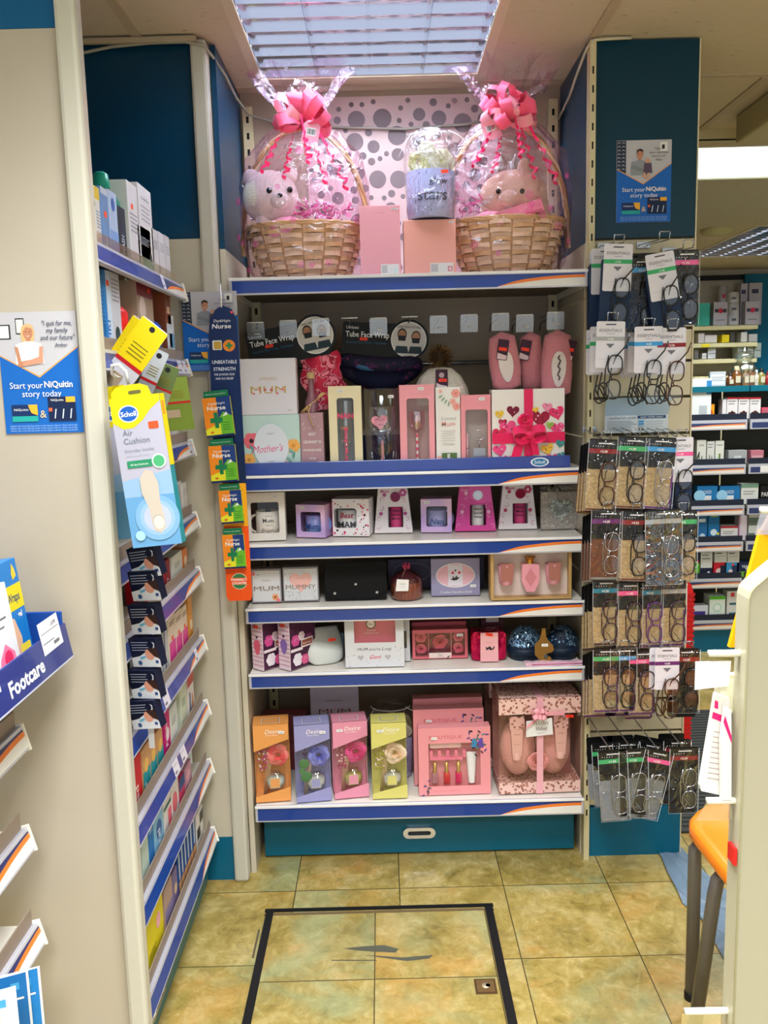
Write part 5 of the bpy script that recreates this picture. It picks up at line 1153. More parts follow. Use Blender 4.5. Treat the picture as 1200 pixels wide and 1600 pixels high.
def leopard(x0,x1,yb,yt,Y,label,full=True,d=.13):
    p,w,h = place(x0,x1,yb,yt,z6,Y); h = onY((x0+x1)/2,yt,Y).z-z6
    t = thing('slipper_gift_set', label, 'gift set', p+Vector((0,0,.0006)), (0,0,.03))
    q = MB(); e=.002
    for z0_,z1_ in ((0,h*.12),(h*.83,h)):
        q.bx(-w/2,w/2,0,e,z0_,z1_,LEO); q.bx(-w/2,-w/2+e,e,d,z0_,z1_,LEO); q.bx(w/2-e,w/2,e,d,z0_,z1_,LEO)
    q.bx(-w/2,w/2,0,d,h-.002,h,LEO); q.bx(-w/2,w/2,0,d,0,.002,LEO); q.bx(-w/2,w/2,d-e,d,0,h,M('c9968a',.6)); q.build('leopard_carton', t)
    q = MB(); FW = film('fff0f0',.05,.4,.05)
    for a in (((-w/2,.001),(w/2,.001)),((-w/2,.001),(-w/2,d)),((w/2,.001),(w/2,d))): q.add([(a[0][0],a[0][1],0),(a[1][0],a[1][1],0),(a[1][0],a[1][1],h),(a[0][0],a[0][1],h)],[(0,1,2,3)],FW)
    tag(q.build('clear_sleeve', t),'clear plastic walls')
    if full:
        PS = soft('eeb4a8')
        for s_ in (-1,1):
            q = MB(); q.ball((s_*w*.22,.075,h*.40),(w*.22,.045,h*.30),PS,20,14); tag(q.build('slipper', t),'blush plush slipper')
            q = MB(); X = s_*w*.27; tb = M('f0c4b8',.4); q.prism([(X-.014,h*.38),(X+.014,h*.38),(X+.022,h*.80),(X-.022,h*.80)],.012,.030,tb); q.prism([(X-.0225,h*.66),(X+.0225,h*.66),(X+.023,h*.80),(X-.023,h*.80)],.011,.031,LEO); q.lathe([(.014,0),(.014,.022),(0,.022)],tb,(X,.022,h*.34),16); q.yf=.012; q.text('Velvet',X,h*.6,.008,M('b06a60'),shear=.3); q.k=0; q.text('body wash',X,h*.5,.005,M('b06a60')); tag(q.build('lotion_tube', t),'pale lotion tube with leopard top')
        q = MB(); rose(q,(0,.03,h*.30),.036,M('f4a8a4',.6),6,3); tag(q.build('bath_puff', t),'pink bath puff')
        q = MB(); q.bx(-.010,.010,-.003,-.0015,0,h,M('f2b2bc',.4)); q.bx(-.010,.010,-.003,d,h+.0004,h+.0015,M('f2b2bc',.4)); tag(q.build('ribbon', t),'pale pink ribbon')
        q = MB(); q.prism([(-.045,h*.61),(.038,h*.63),(.035,h*.80),(-.044,h*.775)],-.012,-.011,WHITE); q.yf=-.012; q.text('PLUSH',.0,h*.735,.014,GREYTX,wid=.045); q.text('Velvet',.0,h*.675,.018,M('8a7a80'),shear=.35,wid=.036); q.text('slipper gift set',0,h*.645,.004,GREYTX); tag(q.build('name_tag', t),'white name tag')
        q = MB(); ribbon_bow(q,(-.005,-.020,h*.84),.035,M('f4a9b4',.35),7,6,.014); strip(q,[(0,-.018,h*.84),(-.03,-.02,h*.76),(-.045,-.018,h*.72)],(.3,0,1),.014,M('f4a9b4',.35)); strip(q,[(0,-.018,h*.85),(.05,-.014,h*.85),(.075,-.01,h*.84)],(0,0,1),.014,M('f4a9b4',.35)); tag(q.build('ribbon_bow', t),'pink ribbon bow'); sticker(t,w*.36,h*.80,-.004,M('ff3a1e'),.024,'£9.99')
    return t
leopard(780,907,1237,1090,2.525,'blush leopard print slipper gift set with ribbon, in front',True)
leopard(765,880,1230,1066,2.72,'second leopard print gift set behind the ribboned one',False,.10)
# ================================================================== GLASSES WALL
YS = 2.56
SLAT = noisemat('slat_laminate', 1.1, [(.3,'c6bb9b'),(.7,'d3c8a9')], .42)
gz = [onY(1000,y,YS).z for y in (398,458,514,565,621,678,735,790,845,895,945,993,1045,1092,1142)]
t = thing('slatwall_panel', 'slatted cream wall panel with teal header and foot holding reading glasses', 'slatwall', (0,0,0))
q = MB(); ed = [1.908]+gz+[.168]
for a_, b_ in zip(ed[:-1], ed[1:]): q.bx(.623,.917,YS,YS+.016,b_+.004,a_-.004,SLAT,.001)
q.build('slats', t)
q = MB(); q.bx(.624,.916,YS+.012,YS+.03,.14,1.92,M('5f553c',.7)); tag(q.build('groove_backing', t),'darker groove backing')
q = MB(); q.bx(.623,.917,YS,YS+.03,1.910,ZC-.006,M('00364a',.3)); tag(q.build('header', t),'dark teal header board')
q = MB(); q.bx(.623,.917,YS-.003,YS+.03,0,.164,TEAL); tag(q.build('skirting', t),'teal foot panel')
q = MB(); q.bx(.917,.921,YS-.002,YS+.03,0,ZC-.006,M('d6cca8',.4)); tag(q.build('edge_strip', t),'pale edging strip')
# ---- posters
def person(g, x, z, s_, hair, top, female=True, arms=True):
    SK = M('c08464',.6); H = M(hair,.6)
    if female:
        g.flat([(x-s_*.34,z+s_*.05),(x-s_*.40,z+s_*.55),(x-s_*.28,z+s_*.92),(x,z+s_*1.04),(x+s_*.26,z+s_*.94),(x+s_*.36,z+s_*.6),(x+s_*.30,z+s_*.08)],H)
    g.flat([(x-s_*.14,z-s_*.1),(x+s_*.14,z-s_*.1),(x+s_*.12,z+s_*.3),(x-s_*.12,z+s_*.3)],SK)
    g.flat([(x-s_*.75,z-s_*1.1),(x-s_*.70,z-s_*.05),(x-s_*.2,z+s_*.10),(x+s_*.2,z+s_*.10),(x+s_*.70,z-s_*.05),(x+s_*.78,z-s_*1.1)],M(top,.6))
    g.flat(circ(x,z+s_*.56,s_*.27,18,s_*.36),SK)
    g.flat([(x-s_*.28,z+s_*.60),(x-s_*.26,z+s_*.92),(x,z+s_*1.03),(x+s_*.26,z+s_*.92),(x+s_*.29,z+s_*.62),(x+s_*.2,z+s_*.8),(x-s_*.1,z+s_*.86)],H)
    for e in (-.1,.1): g.flat(circ(x+e*s_,z+s_*.60,s_*.028,6),TXT)
    g.flat([(x-s_*.11,z+s_*.40),(x,z+s_*.35),(x+s_*.11,z+s_*.40),(x,z+s_*.385)],M('f8f0ee'))
    if arms:
        g.flat([(x-s_*.75,z-s_*.15),(x-s_*.58,z-s_*.2),(x-s_*.45,z-s_*.95),(x+s_*.5,z-s_*.80),(x+s_*.5,z-s_*1.0),(x-s_*.6,z-s_*1.25)],SK)
        g.flat([(x+s_*.75,z-s_*.15),(x+s_*.56,z-s_*.2),(x+s_*.5,z-s_*.72),(x-s_*.4,z-s_*1.02),(x-s_*.35,z-s_*1.2),(x+s_*.72,z-s_*1.05)],M('cf9478',.6))
def poster(loc, w, h, label, kind):
    t = thing('pharmacy_poster', label, 'poster', loc)
    q = MB(); q.box((0,.0006,h/2),(w,.0012,h),M('bfbdc2',.35)); q.build('sheet', t)
    g = MB(); g.yf = 0; BL = M('0c62b8',.3)
    if kind == 'woman':
        g.rect(-w*.5+.001,h*.78,-w*.34,h*.90,TXT); g.rect(-w*.48,h*.79,-w*.36,h*.89,M('e6e4e2')); g.rect(-w*.27,h*.82,-w*.16,h*.95,TXT); g.rect(-w*.26,h*.83,-w*.17,h*.94,M('d6d4d2'))
    else:
        g.rect(-w*.5+.0005,h*.5,-w*.33,h-.001,M('2a3145'))
        for k in range(9): 
            for x in (-w*.46,-w*.38): g.flat([(x-.006,h*(.6+.045*k)),(x,h*(.62+.045*k)),(x+.006,h*(.6+.045*k)),(x,h*(.608+.045*k))],M('b9bcc6'))
        g.rect(w*.28,h*.86,w*.42,h*.97,M('e8e6e2')); g.rect(w*.32,h*.89,w*.37,h*.94,TXT)
    # blue field with V notch and orange hairline
    g.flat([(-w/2,0),(w/2,0),(w/2,h*.715),(-.002,h*.475),(-w/2,h*.655)],M('f0a040')); g.k += 1
    g.flat([(-w/2,0),(w/2,0),(w/2,h*.705),(-.002,h*.462),(-w/2,h*.645)],BL)
    if kind == 'woman': person(g,-w*.12,h*.745,h*.155,'d9b27c','ece8e4')
    else:
        person(g,-w*.08,h*.74,h*.15,'241a16','8f9499',False,False); SK = M('d9a184',.6)
        g.flat([(-w*.2,h*.70),(w*.02,h*.64),(w*.0,h*.60),(-w*.24,h*.66)],M('7f848a')); g.flat(circ(w*.06,h*.745,h*.032,14),SK); g.flat([(w*.0,h*.72),(w*.13,h*.72),(w*.15,h*.60),(-w*.02,h*.58)],M('5a4a5c')); g.flat([(-w*.02,h*.60),(w*.02,h*.61),(w*.03,h*.53),(-w*.01,h*.53)],SK); g.flat([(w*.06,h*.60),(w*.1,h*.60),(w*.08,h*.53),(w*.04,h*.53)],SK)
    if kind == 'woman':
        for k,s_ in enumerate(['"I quit for me,','my family','and our future"','Amber']): g.text(s_,w*.25+(.006 if k==3 else 0),h*(.885-.058*k),.0125 if k<3 else .010,M('2c3350'),shear=.15,bold=.006,wid=w*([.38,.27,.43,.16][k]))
    else:
        for k,s_ in enumerate(['"There is','now a vaporising','story to tell"','Adam']): g.text(s_,w*.26,h*(.88-.045*k),.008,M('2c3350'),shear=.15,wid=w*([.18,.34,.26,.12][k]))
    g.text('Start your',-w*.19,h*.375,.0165,WHITE,wid=w*.42); g.text('NiQuitin',w*.22,h*.380,.0165,M('fff3e4'),bold=.018,wid=w*.36); g.text('story today',0,h*.305,.0165,WHITE,wid=w*.50)
    g.rect(-w*.40,h*.10,-w*.07,h*.24,M('0a2c5c')); g.rect(-w*.40,h*.10,-w*.07,h*.145,M('1fa59c')); g.flat([(-w*.19,h*.24),(-w*.07,h*.24),(-w*.07,h*.15),(-w*.15,h*.17),(-w*.17,h*.2)],M('f2b02e')); g.text('NiQuitin',-w*.28,h*.19,.006,WHITE,wid=w*.18)
    g.text('&',.0,h*.13,.020,M('f0c890')); g.rect(w*.07,h*.10,w*.42,h*.30,M('0a1e44')); g.rect(w*.30,h*.255,w*.42,h*.30,M('f2b02e')); g.text('NiQuitin',w*.19,h*.265,.006,WHITE,wid=w*.16); g.rect(w*.075,h*.18,w*.12,h*.21,M('e0603a'))
    for k in range(3): g.flat([(w*(.14+.1*k),h*.12),(w*(.155+.1*k),h*.12),(w*(.175+.1*k),h*.2),(w*(.16+.1*k),h*.2)],M('c9d2de'))
    for k in range(3): g.text('NiQuitin Clear 21mg 14mg 7mg contains nicotine. Requires willpower. Always read the label.',0,h*(.058-.02*k),.004,M('a9cdf0'),wid=w*.86)
    g.build('printed_picture', t); return t
p = onY(1004.5,345,YS); poster((p.x,YS-.0016,1.952), .156, .225, 'small blue poster of a man with a baby on the teal header above the glasses', 'man')
p = onY(330,582,YP); poster((-.473,YP-.0245,1.560), .155, .218, 'blue poster of a smiling man half hidden behind the hanging medicine strip', 'man')
p = onY(35,658,YN); poster((-.632,YN-.0016,1.432), .146, .223, 'large blue poster of a blonde woman on the nearest cream panel', 'woman')
# ---- glasses
FR = {'black':M('141416',.2,coat=.5),'silver':M('b8b8bc',.2,.9),'tort':M('4a2c1c',.2,coat=.5),'purple':M('5a2a6c',.25,coat=.5),'plum':M('3c2430',.2,coat=.5)}
LENS = film('f4f6f4',.04,.5,.02)
def spectacles(t, x, z, fr, s_=1, rot=0, y=-.006, fold=True):
    m = FR[fr]; T = Matrix.Translation((x,y,z)) @ Matrix.Rotation(rot,4,'Y')
    q = MB(T)
    for dz in (.033,-.033):
        P = [(.0195*math.copysign(abs(math.cos(a))**.75,math.cos(a))*s_,0,dz*s_+.026*math.copysign(abs(math.sin(a))**.75,math.sin(a))*s_) for a in [2*math.pi*i/22 for i in range(22)]]
        q.tube(P,.0021 if fr != 'silver' else .0014,m,5,closed=True)
    q.tube([(-.004,0,.008),(-.009,-.002,0),(-.004,0,-.008)],.0018,m,5)
    o = tag(q.build('spectacle_frame', t), {'black':'black','silver':'silver','tort':'tortoiseshell','purple':'purple','plum':'dark plum'}[fr]+' spectacle front')
    q = MB(T)
    for dz in (.033,-.033): q.add([(.018*math.cos(a)*s_,.0005,dz*s_+.024*math.sin(a)*s_) for a in [2*math.pi*i/18 for i in range(18)]],[tuple(range(18))],LENS)
    tag(q.build('lenses', o),'clear lenses')
    q = MB(T); q.tube([(-.019,.002,.058),(-.024,.006,.02),(-.022,.007,-.04),(-.010,.006,-.062)],.0018,m,5); q.tube([(.004,.004,.062),(-.006,.008,.03),(-.012,.009,-.03),(.006,.008,-.055)],.0018,m,5)
    if not fold: q.tube([(.0,-.003,.055),(.022,-.010,.085),(.03,-.012,.11)],.0022,m,5)
    tag(q.build('temples', t),'folded temples')
STRC = {'green':'3fae6c','blue':'3a9ad8','teal':'1a7f9c','red':'8c1f28','pink':'ee5a9a','purple':'6a2a6e','grey':'a9acae'}
BEI = noisemat('hessian', 140, [(.35,'a28a62'),(.6,'c0a67c')], .8, 2)
POU = {'beige':BEI,'grey':M('83878e',.7,bump=.3,bs=200),'navy':M('122a4a',.6),'brown':M('6a3e2c',.55,bump=.2,bs=90),'black':M('101014',.6)}
SHEATH = film('ffffff',.015,.45,.04,14)
def pouch_pack(px, py, Y, stripe, power, pouch, trim, fr, label, rot=0, behind=False, group=None, w=.084, h=.20, clear=False):
    p = onY(px, py, Y); t = thing('reading_glasses_pack', label, 'reading glasses', p, (0, rot, 0), group)
    q = MB(); q.prism(rr(-w/2,-h*.42,w/2,0,.006),0,.0012,M('121214',.3)); q.build('header_card', t)
    q = MB(); q.prism(rr(-w/2+.001,-h,w/2-.001,-h*.36,.008),.0015,.010,POU[pouch],side=M(trim,.5)); 
    if trim != '121214': q.prism([(w/2-.006,-h+.003),(w/2-.001,-h+.006),(w/2-.001,-h*.45),(w/2-.006,-h*.45)],.0008,.0015,M(trim,.5)); q.prism([(-w/2+.004,-h+.001),(w/2-.006,-h+.001),(w/2-.006,-h+.006),(-w/2+.004,-h+.006)],.0008,.0015,M(trim,.5))
    tag(q.build('pouch', t), pouch+' fabric case')
    if behind: return t
    g = MB(); g.yf = 0; g.rect(-w/2,-.040,w/2,-.027,M(STRC[stripe],.4)); g.text(power,0,-.0375,.009,WHITE,bold=.02)
    for k in range(5): g.flat(circ(-w*.36+k*.007,-.020,.0013,6),WHITE)
    g.text('reading glasses',-w*.2,-.0245,.003,GREYTX); g.rect(-.016,-.014,.022,-.0105,M('e4e4e6',.2)); g.build('printed_header', t)
    spectacles(t, w*.20, -h*.62, fr)
    q = MB(); q.add([(-w/2-.001,-.004,-h),(w/2+.003,-.004,-h),(w/2+.002,-.004,-.004),(-w/2-.001,-.004,-.004)],[(0,1,2,3)],SHEATH if not clear else film('ffffff',.12,.75,.08,14)); q.tube([(-w/2-.001,-.003,-.004),(-w/2-.001,-.003,-h),(w/2+.003,-.003,-h),(w/2+.002,-.003,-.004)],.0007,M('c9cdd0',.2),4); tag(q.build('clear_sleeve', t),'clear plastic sleeve')
    return t
def tag_pack(px, py, Y, stripe, power, fr, label, rot=0, behind=False, group=None, w=.078, h=.125, pouch=None):
    p = onY(px, py, Y); t = thing('reading_glasses_pack', label, 'reading glasses', p, (0, rot, 0), group)
    q = MB(); q.prism(rr(-w/2,-h,w/2,0,.005),0,.001,M('dfdce6',.4)); q.build('swing_card', t)
    g = MB(); g.yf = 0; g.rect(-w/2,-.052,w/2,-.041,M(STRC[stripe],.4)); g.text('ESSENTIALS',0,-.028,.011,M('5a5c66'),wid=w*.78); g.text('reading glasses',0,-.034,.004,GREYTX); g.text(power,0,-.0495,.007,WHITE,bold=.02)
    if not behind: g.flat([(-.012,-.060),(.012,-.060),(0,-.072)],M('6f7078')); g.rect(-w*.45,-.101,w*.45,-.1005,M('a9aab4'))
    g.rect(-.014,-.010,.014,-.007,M('3a3a40')); g.build('printed_card', t)
    if pouch: q = MB(); q.prism(rr(-w*.55,-.225,w*.5,-h*.3,.01),.002,.012,POU[pouch]); tag(q.build('pouch', t), pouch+' fabric case')
    if not behind: spectacles(t, w*.16, -h-.025, fr, rot=.05, fold=False)
    else:
        q = MB(); q.tube([(0,.002,-h+.02),(-.012,.002,-h-.04),(.006,.002,-h-.075)],.0022,FR[fr],5); q.tube([(.015*math.cos(a),.002,-h-.055+.026*math.sin(a)) for a in [2*math.pi*i/16 for i in range(16)]],.0022,FR[fr],5,closed=True); q.build('glasses', t)
    return t
def hook(px, py, Y, label, L=.16):
    p = onY(px, py, Y); t = thing('display_hook', label, 'hook', p)
    q = MB(); d = YS-Y-.002
    for s_ in (-1,1): q.tube([(s_*.012,d,.012),(s_*.013,0,-.004),(s_*.014,-.006,.016)],.0016,CB,5)
    q.tube([(-.014,-.006,.016),(.014,-.006,.016)],.0016,CB,5); q.build('wire_loop', t); q = MB(); q.box((0,d-.003,.012),(.04,.004,.02),CB,.001); q.build('back_plate', t)
# row 1
YF1 = 2.40
for (x,y,Y,n) in ((967,377,2.40,'first'),(1038,372,2.37,'second'),(1075,385,2.40,'third')): hook(x,y,Y,'wire hook, %s from the left in the top row of glasses'%n)
for k,(x,y,Y) in enumerate(((943,392,2.50),(946,388,2.47))): tag_pack(x,y,Y,'green','+1.00','black','white carded glasses %s behind the first top-row pack'%['furthest','directly'][k],behind=True,group='glasses behind the first top-row pack',pouch='navy')
for k,(x,y,Y) in enumerate(((985,400,2.50),(1020,395,2.48),(1050,398,2.47))): pouch_pack(x,y,Y,'blue','+2.00','navy','0a1830','black','navy cased glasses behind the top-row front packs, %s'%['leftmost','middle','rightmost'][k],behind=True,group='navy cased glasses behind the top row')
tag_pack(967,381,2.40,'green','+1.50','black','white carded black glasses with green stripe, front left of the top row',.04,pouch='navy')
pouch_pack(1004,402,2.41,'blue','+2.00','navy','0a1830','black','dark navy pack of black glasses with blue stripe, second in the top row')
tag_pack(1030,395,2.38,'green','+1.00','black','tilted white carded glasses with green stripe over a navy case, third in top row',-.16,pouch='navy')
t = pouch_pack(1072,390,2.39,'pink','+1.00','navy','0a1830','black','navy pack of large black glasses with pink stripe, right end of top row',.0,w=.07)
# row 2
for (x,y,Y,n) in ((957,498,2.38,'first'),(1014,507,2.38,'second'),(1050,508,2.38,'third')): hook(x,y,Y,'wire hook, %s from the left in the second row of glasses'%n)
for i,(x0,st,nm,cnt) in enumerate(((952,'grey','left',2),(1012,'blue','middle',3),(1048,'red','right',2))):
    for k in range(cnt): tag_pack(x0-8-6.5*k, 510+5*k, 2.42+.035*k, 'green' if nm=='left' else 'blue', '+2.50','black','white carded glasses fanned behind the %s second-row pack, %s from the front'%(nm,['first','second','third'][k]),behind=True,group='carded glasses behind the %s second-row pack'%nm)
tag_pack(955,502,2.38,'grey','+3.00','black','white carded black glasses with grey stripe, left of the second row',.03)
tag_pack(1014,510,2.38,'blue','+2.50','black','white carded black glasses with sky blue stripe, middle of the second row')
tag_pack(1050,512,2.38,'red','+3.50','tort','white carded glasses with dark red stripe, right of the second row')
# leaflet
t = thing('eyesight_leaflet', 'blue and white eyesight test leaflet under the second row of glasses', 'leaflet', (onY(994,676,2.545).x,2.545,onY(994,676,2.545).z))
w,h = .188,.104
q = MB(); q.box((0,0,h*.25),(w,.001,h*.5),M('cdd6dc',.4)); q.add([(-w/2,-.001,h*.5),(w/2,-.001,h*.5),(w/2+.002,-.022,h),(-w/2-.002,-.022,h)],[(0,1,2,3)],M('b9d4ea',.4)); q.build('folded_sheet', t)
g = MB(); g.yf=-.0012; g.text('reading lens guide',-w*.22,h*.40,.009,GREYTX,wid=w*.42); g.rect(w*.02,h*.40,w*.46,h*.48,M('1d4a78')); g.text('SIGHT TESTER CHART',w*.24,h*.415,.006,WHITE,wid=w*.36)
for k in range(7): g.rect(-w*.46,h*(.33-.045*k),-w*.08+.008*(k%3),h*(.345-.045*k),M('8f99a2'))
for k,c in enumerate(('3a9ad8','3a9ad8','9fb8c8','5a6068')): g.rect(w*.03,h*(.30-.075*k),w*.12,h*(.345-.075*k),M(c)); g.rect(w*.15,h*(.31-.075*k),w*.42,h*(.32-.075*k),M('9aa4ac'))
g.build('printed_text', t)
# rows 3-6
row = {3:[(945,686,'red','+3.50','beige','6a3a2c','tort','beige cased tortoiseshell glasses with red stripe, left of the third row',0.07),
          (990,682,'green','+1.00','beige','6a3a2c','black','beige cased black glasses with green stripe, second in the third row',.07),
          (1034,683,'blue','+2.00','beige','6a2a7c','silver','beige and purple cased glasses with blue stripe, third in the third row',.07)],
       4:[(948,796,'purple','+3.00','brown','8a8d86','silver','brown cased glasses with purple stripe, left of the fourth row',.02),
          (994,798,'red','+3.50','beige','6a3a2c','black','beige cased black glasses with red stripe, second in the fourth row',.05),
          (1066,797,'green','+1.00','beige','121214','black','beige cased black glasses with green stripe, right end of the fourth row',0)],
       5:[(946,905,'teal','+2.50','beige','3a2430','plum','beige cased plum glasses with teal stripe, left of the fifth row',0),
          (984,909,'pink','+1.00','beige','3a2430','plum','beige cased plum glasses with pink stripe, second in the fifth row',0),
          (1016,908,'teal','+2.50','beige','5a2a6c','purple','beige cased purple glasses with teal stripe, third in the fifth row',0),
          (1053,906,'grey','+1.50','beige','5a2a6c','plum','beige and purple cased glasses with grey stripe, right of the fifth row',0)],
       6:[(947,1012,'green','+1.00','beige','5a2a6c','plum','beige and purple cased glasses with green stripe, left of the sixth row',0),
          (974,1011,'blue','+2.00','beige','5a2a6c','black','beige and purple cased black glasses with blue stripe, second in the sixth row',0),
          (1004,1016,'pink','+1.50','beige','5a2a6c','plum','beige and purple cased glasses with bright pink stripe, third in the sixth row',0),
          (1073,1013,'red','+3.00','black','121214','black','black cased black glasses with red stripe, right end of the sixth row',0)]}
NMW = {3:'third',4:'fourth',5:'fifth',6:'sixth'}
for r_, lst in row.items():
    for i,(x,y,st,pw,po,tr_,fr,lb,rot) in enumerate(lst):
        Yf = 2.37 if r_ in (3,4) else 2.39
        hook(x+2,y-3,Yf-.004,'wire hook, number %s from the left in the %s row of glasses'%(['one','two','three','four'][i],NMW[r_]))
        nb = 3 if i == 0 else (2 if r_ < 5 else 1)
        for k in range(nb): pouch_pack(x-5-5*k, y+6+2*k, Yf+.035+.035*k, st, pw, po, tr_, fr, 'glasses, %s behind the %s %s-framed pack with %s stripe, %s row'%(['first','second','third'][k],po,fr,st,NMW[r_]), rot, True, 'glasses behind the %s %s pack, %s row'%(st,po,NMW[r_]))
        pouch_pack(x,y,Yf,st,pw,po,tr_,fr,lb,rot,w=.084 if r_ in (3,4) else (.070 if r_ == 5 else .074),h=.20 if r_ < 5 else .195)
hook(1065,680,2.37,'wire hook at the right end of the third row of glasses')
tag_pack(1064,683,2.375,'pink','+1.50','black','white carded black glasses with pink stripe over navy, right end of the third row',.0,pouch='navy',w=.07)
hook(1036,797,2.37,'wire hook, third from the left in the fourth row of glasses')
pouch_pack(1036,796,2.36,'grey','','navy','122a4a','silver','navy case in a crumpled clear bag, third in the fourth row',-.03,clear=True,w=.10,h=.215)
hook(1040,1010,2.37,'wire hook, fourth from the left in the sixth row of glasses')
tag_pack(1034,1012,2.385,'purple','+3.00','tort','white carded glasses with purple stripe peeping out behind the sixth row white card',behind=True,w=.07)
tag_pack(1043,1012,2.37,'purple','+3.00','tort','white carded tortoiseshell glasses with purple stripe, in the sixth row',w=.07)
# row 7 : single prong hooks
for i,(x,y,rot,st,pw,po,fr,lb,h_) in enumerate(((956,1172,-.06,'green','+1.00','grey','silver','grey cased silver glasses with green stripe, first in the bottom row',.215),
    (989,1170,-.03,'green','+1.50','grey','silver','grey cased silver glasses with green stripe, second in the bottom row',.21),
    (1031,1172,.22,'pink','+2.00','grey','silver','tilted grey cased glasses with pink stripe, third in the bottom row',.21),
    (1069,1167,.0,'red','+3.50','black','silver','black cased silver glasses with dark red stripe, right end of the bottom row',.20))):
    p = onY(x,y,2.33); t = thing('display_hook','long single prong hook, number %s from the left in the bottom row'%['one','two','three','four'][i],'hook',p)
    q = MB(); d = YS-2.33; q.tube([(-.03,d-.006,.03),(-.028,d-.02,.032),(0,.0,-.006),(0,-.012,-.004)],.002,CB,6); q.tube([(-.02,-.012,-.004),(.02,-.012,-.004)],.0016,M('e4e4e8',.3),5); q.box((-.03,d-.004,.03),(.046,.004,.03),film('bcd0d8',.3,.6,.1),0); q.build('wire', t)
    for k in range(2): pouch_pack(x-11-9*k, y-12-9*k, 2.39+.06*k, st, pw, po, '8a8d92' if po=='grey' else '121214', fr, 'glasses %s behind the %s bottom-row pack'%(['directly','furthest'][k],['first','second','third','fourth'][i]), rot, k>0, 'glasses behind the %s bottom-row pack'%['first','second','third','fourth'][i], w=.078, h=.20)
    pouch_pack(x,y,2.315,st,pw,po,'8a8d92' if po=='grey' else '121214',fr,lb,rot,w=.08,h=h_)
# ================================================================== LEFT BAY
XF = -.552
ends = [((280,440),(283,447),(142,358)),]
ZL = [1.79,1.585,1.362,1.155,.995,.79,.592,.408,.19]
YL0, YL1 = YN+.022, YP-.045
GREYB = M('8d7d70',.5)
nml = ['topmost','second','third','fourth','fifth','sixth','seventh','eighth','lowest']
t = thing('bay_back_panel','plain cream back of the left shelving bay','wall panel',(0,0,0))
q = MB(); q.bx(-1.03,-1.0,YN+.031,YP-.001,0,2.2,CREAMW); q.build('panel', t)
def lshelf(i, z, x, y0, y1, label, fh=.042, riser=True, depth=.40, parent_only=False):
    t = thing('display_shelf', label, 'shelf', (x, y1, z), (0,0,math.pi/2))
    L = y1-y0      # local x runs towards the camera is negative: use 0..-L
    # local: -y = world +x (front), local x = world y
    q = MB(); q.bx(-L,0,.003,depth,-.022,-.003,SHW); q.bx(-L,0,.003,depth,-.027,-.0225,M('4e443c',.6)); q.build('shelf_board', t)
    f = MB(); T = Matrix.Rotation(math.radians(-14),4,'X'); f.T = T
    f.bx(-L-.004,.004,-.012,.0,-fh,.002,LIP,.0015); fo = f.build('price_rail', t)
    g = MB(); g.T = T; g.yf = -.012; g.rect(-L+.002,-fh+.005,-.001,-.006,NAVY); g.T = T @ Matrix.Translation((-L,0,-fh+.005)); swoosh(g, L-.001, fh-.011, .22)
    g.build('strip', fo)
    q = MB(); q.T = T; q.bx(.0,.005,-.016,.0,-fh-.002,.006,M('f2eee6',.3),.001); tag(q.build('end_cap', fo),'cream end cap')
    if riser:
        q = MB(); q.bx(-L,-.002,-.002,.001,.001,.030,GREYB if i not in (0,) else film('fff4e4',.18,.5,.1)); tag(q.build('riser', t),'low brown riser strip' if i else 'clear acrylic riser')
    rd = random.Random(i)
    return t
for i, z in enumerate(ZL):
    t = lshelf(i, z, XF+(.0 if i < 8 else .0), YL0, YL1, '%s shelf of the left bay'%nml[i])
    # paper price tickets
    for (y,wd) in {2:[(2.40,.05)],1:[(2.33,.05),(2.385,.04)],5:[(2.32,.03),(1.98,.05)],7:[],6:[(2.11,.05),(2.03,.05)],0:[(2.2,.03)]}.get(i,[]):
        g = MB(Matrix.Rotation(math.radians(-14),4,'X')); g.yf = -.0125; X = y-YL1
        g.rect(X-wd/2,-.037,X+wd/2,-.002,M('e6e2ee')); g.rect(X-wd*.4,-.012,X+wd*.2,-.0105,GREYTX,-.0132); g.rect(X-wd*.4,-.032,X+wd*.0,-.0265,GREYTX,-.0132); tag(g.build('price_ticket', t),'white price ticket')
# plinth
t = thing('plinth_drawer','teal plinth drawer under the left shelving bay','drawer',(-.575,(YL0+YP)/2,0),(0,0,math.pi/2)); L = YP-YN-.02
q = MB(); q.bx(-L/2,L/2,0,.02,.002,.145,M('2f7078',.3),.001); q.build('drawer_front', t)
q = MB(); q.tube([(-.30,0,.09),(-.30,-.018,.09),(-.19,-.018,.09),(-.19,0,.09)],.006,CHROME,8); tag(q.build('handle', t),'chrome bar handle')
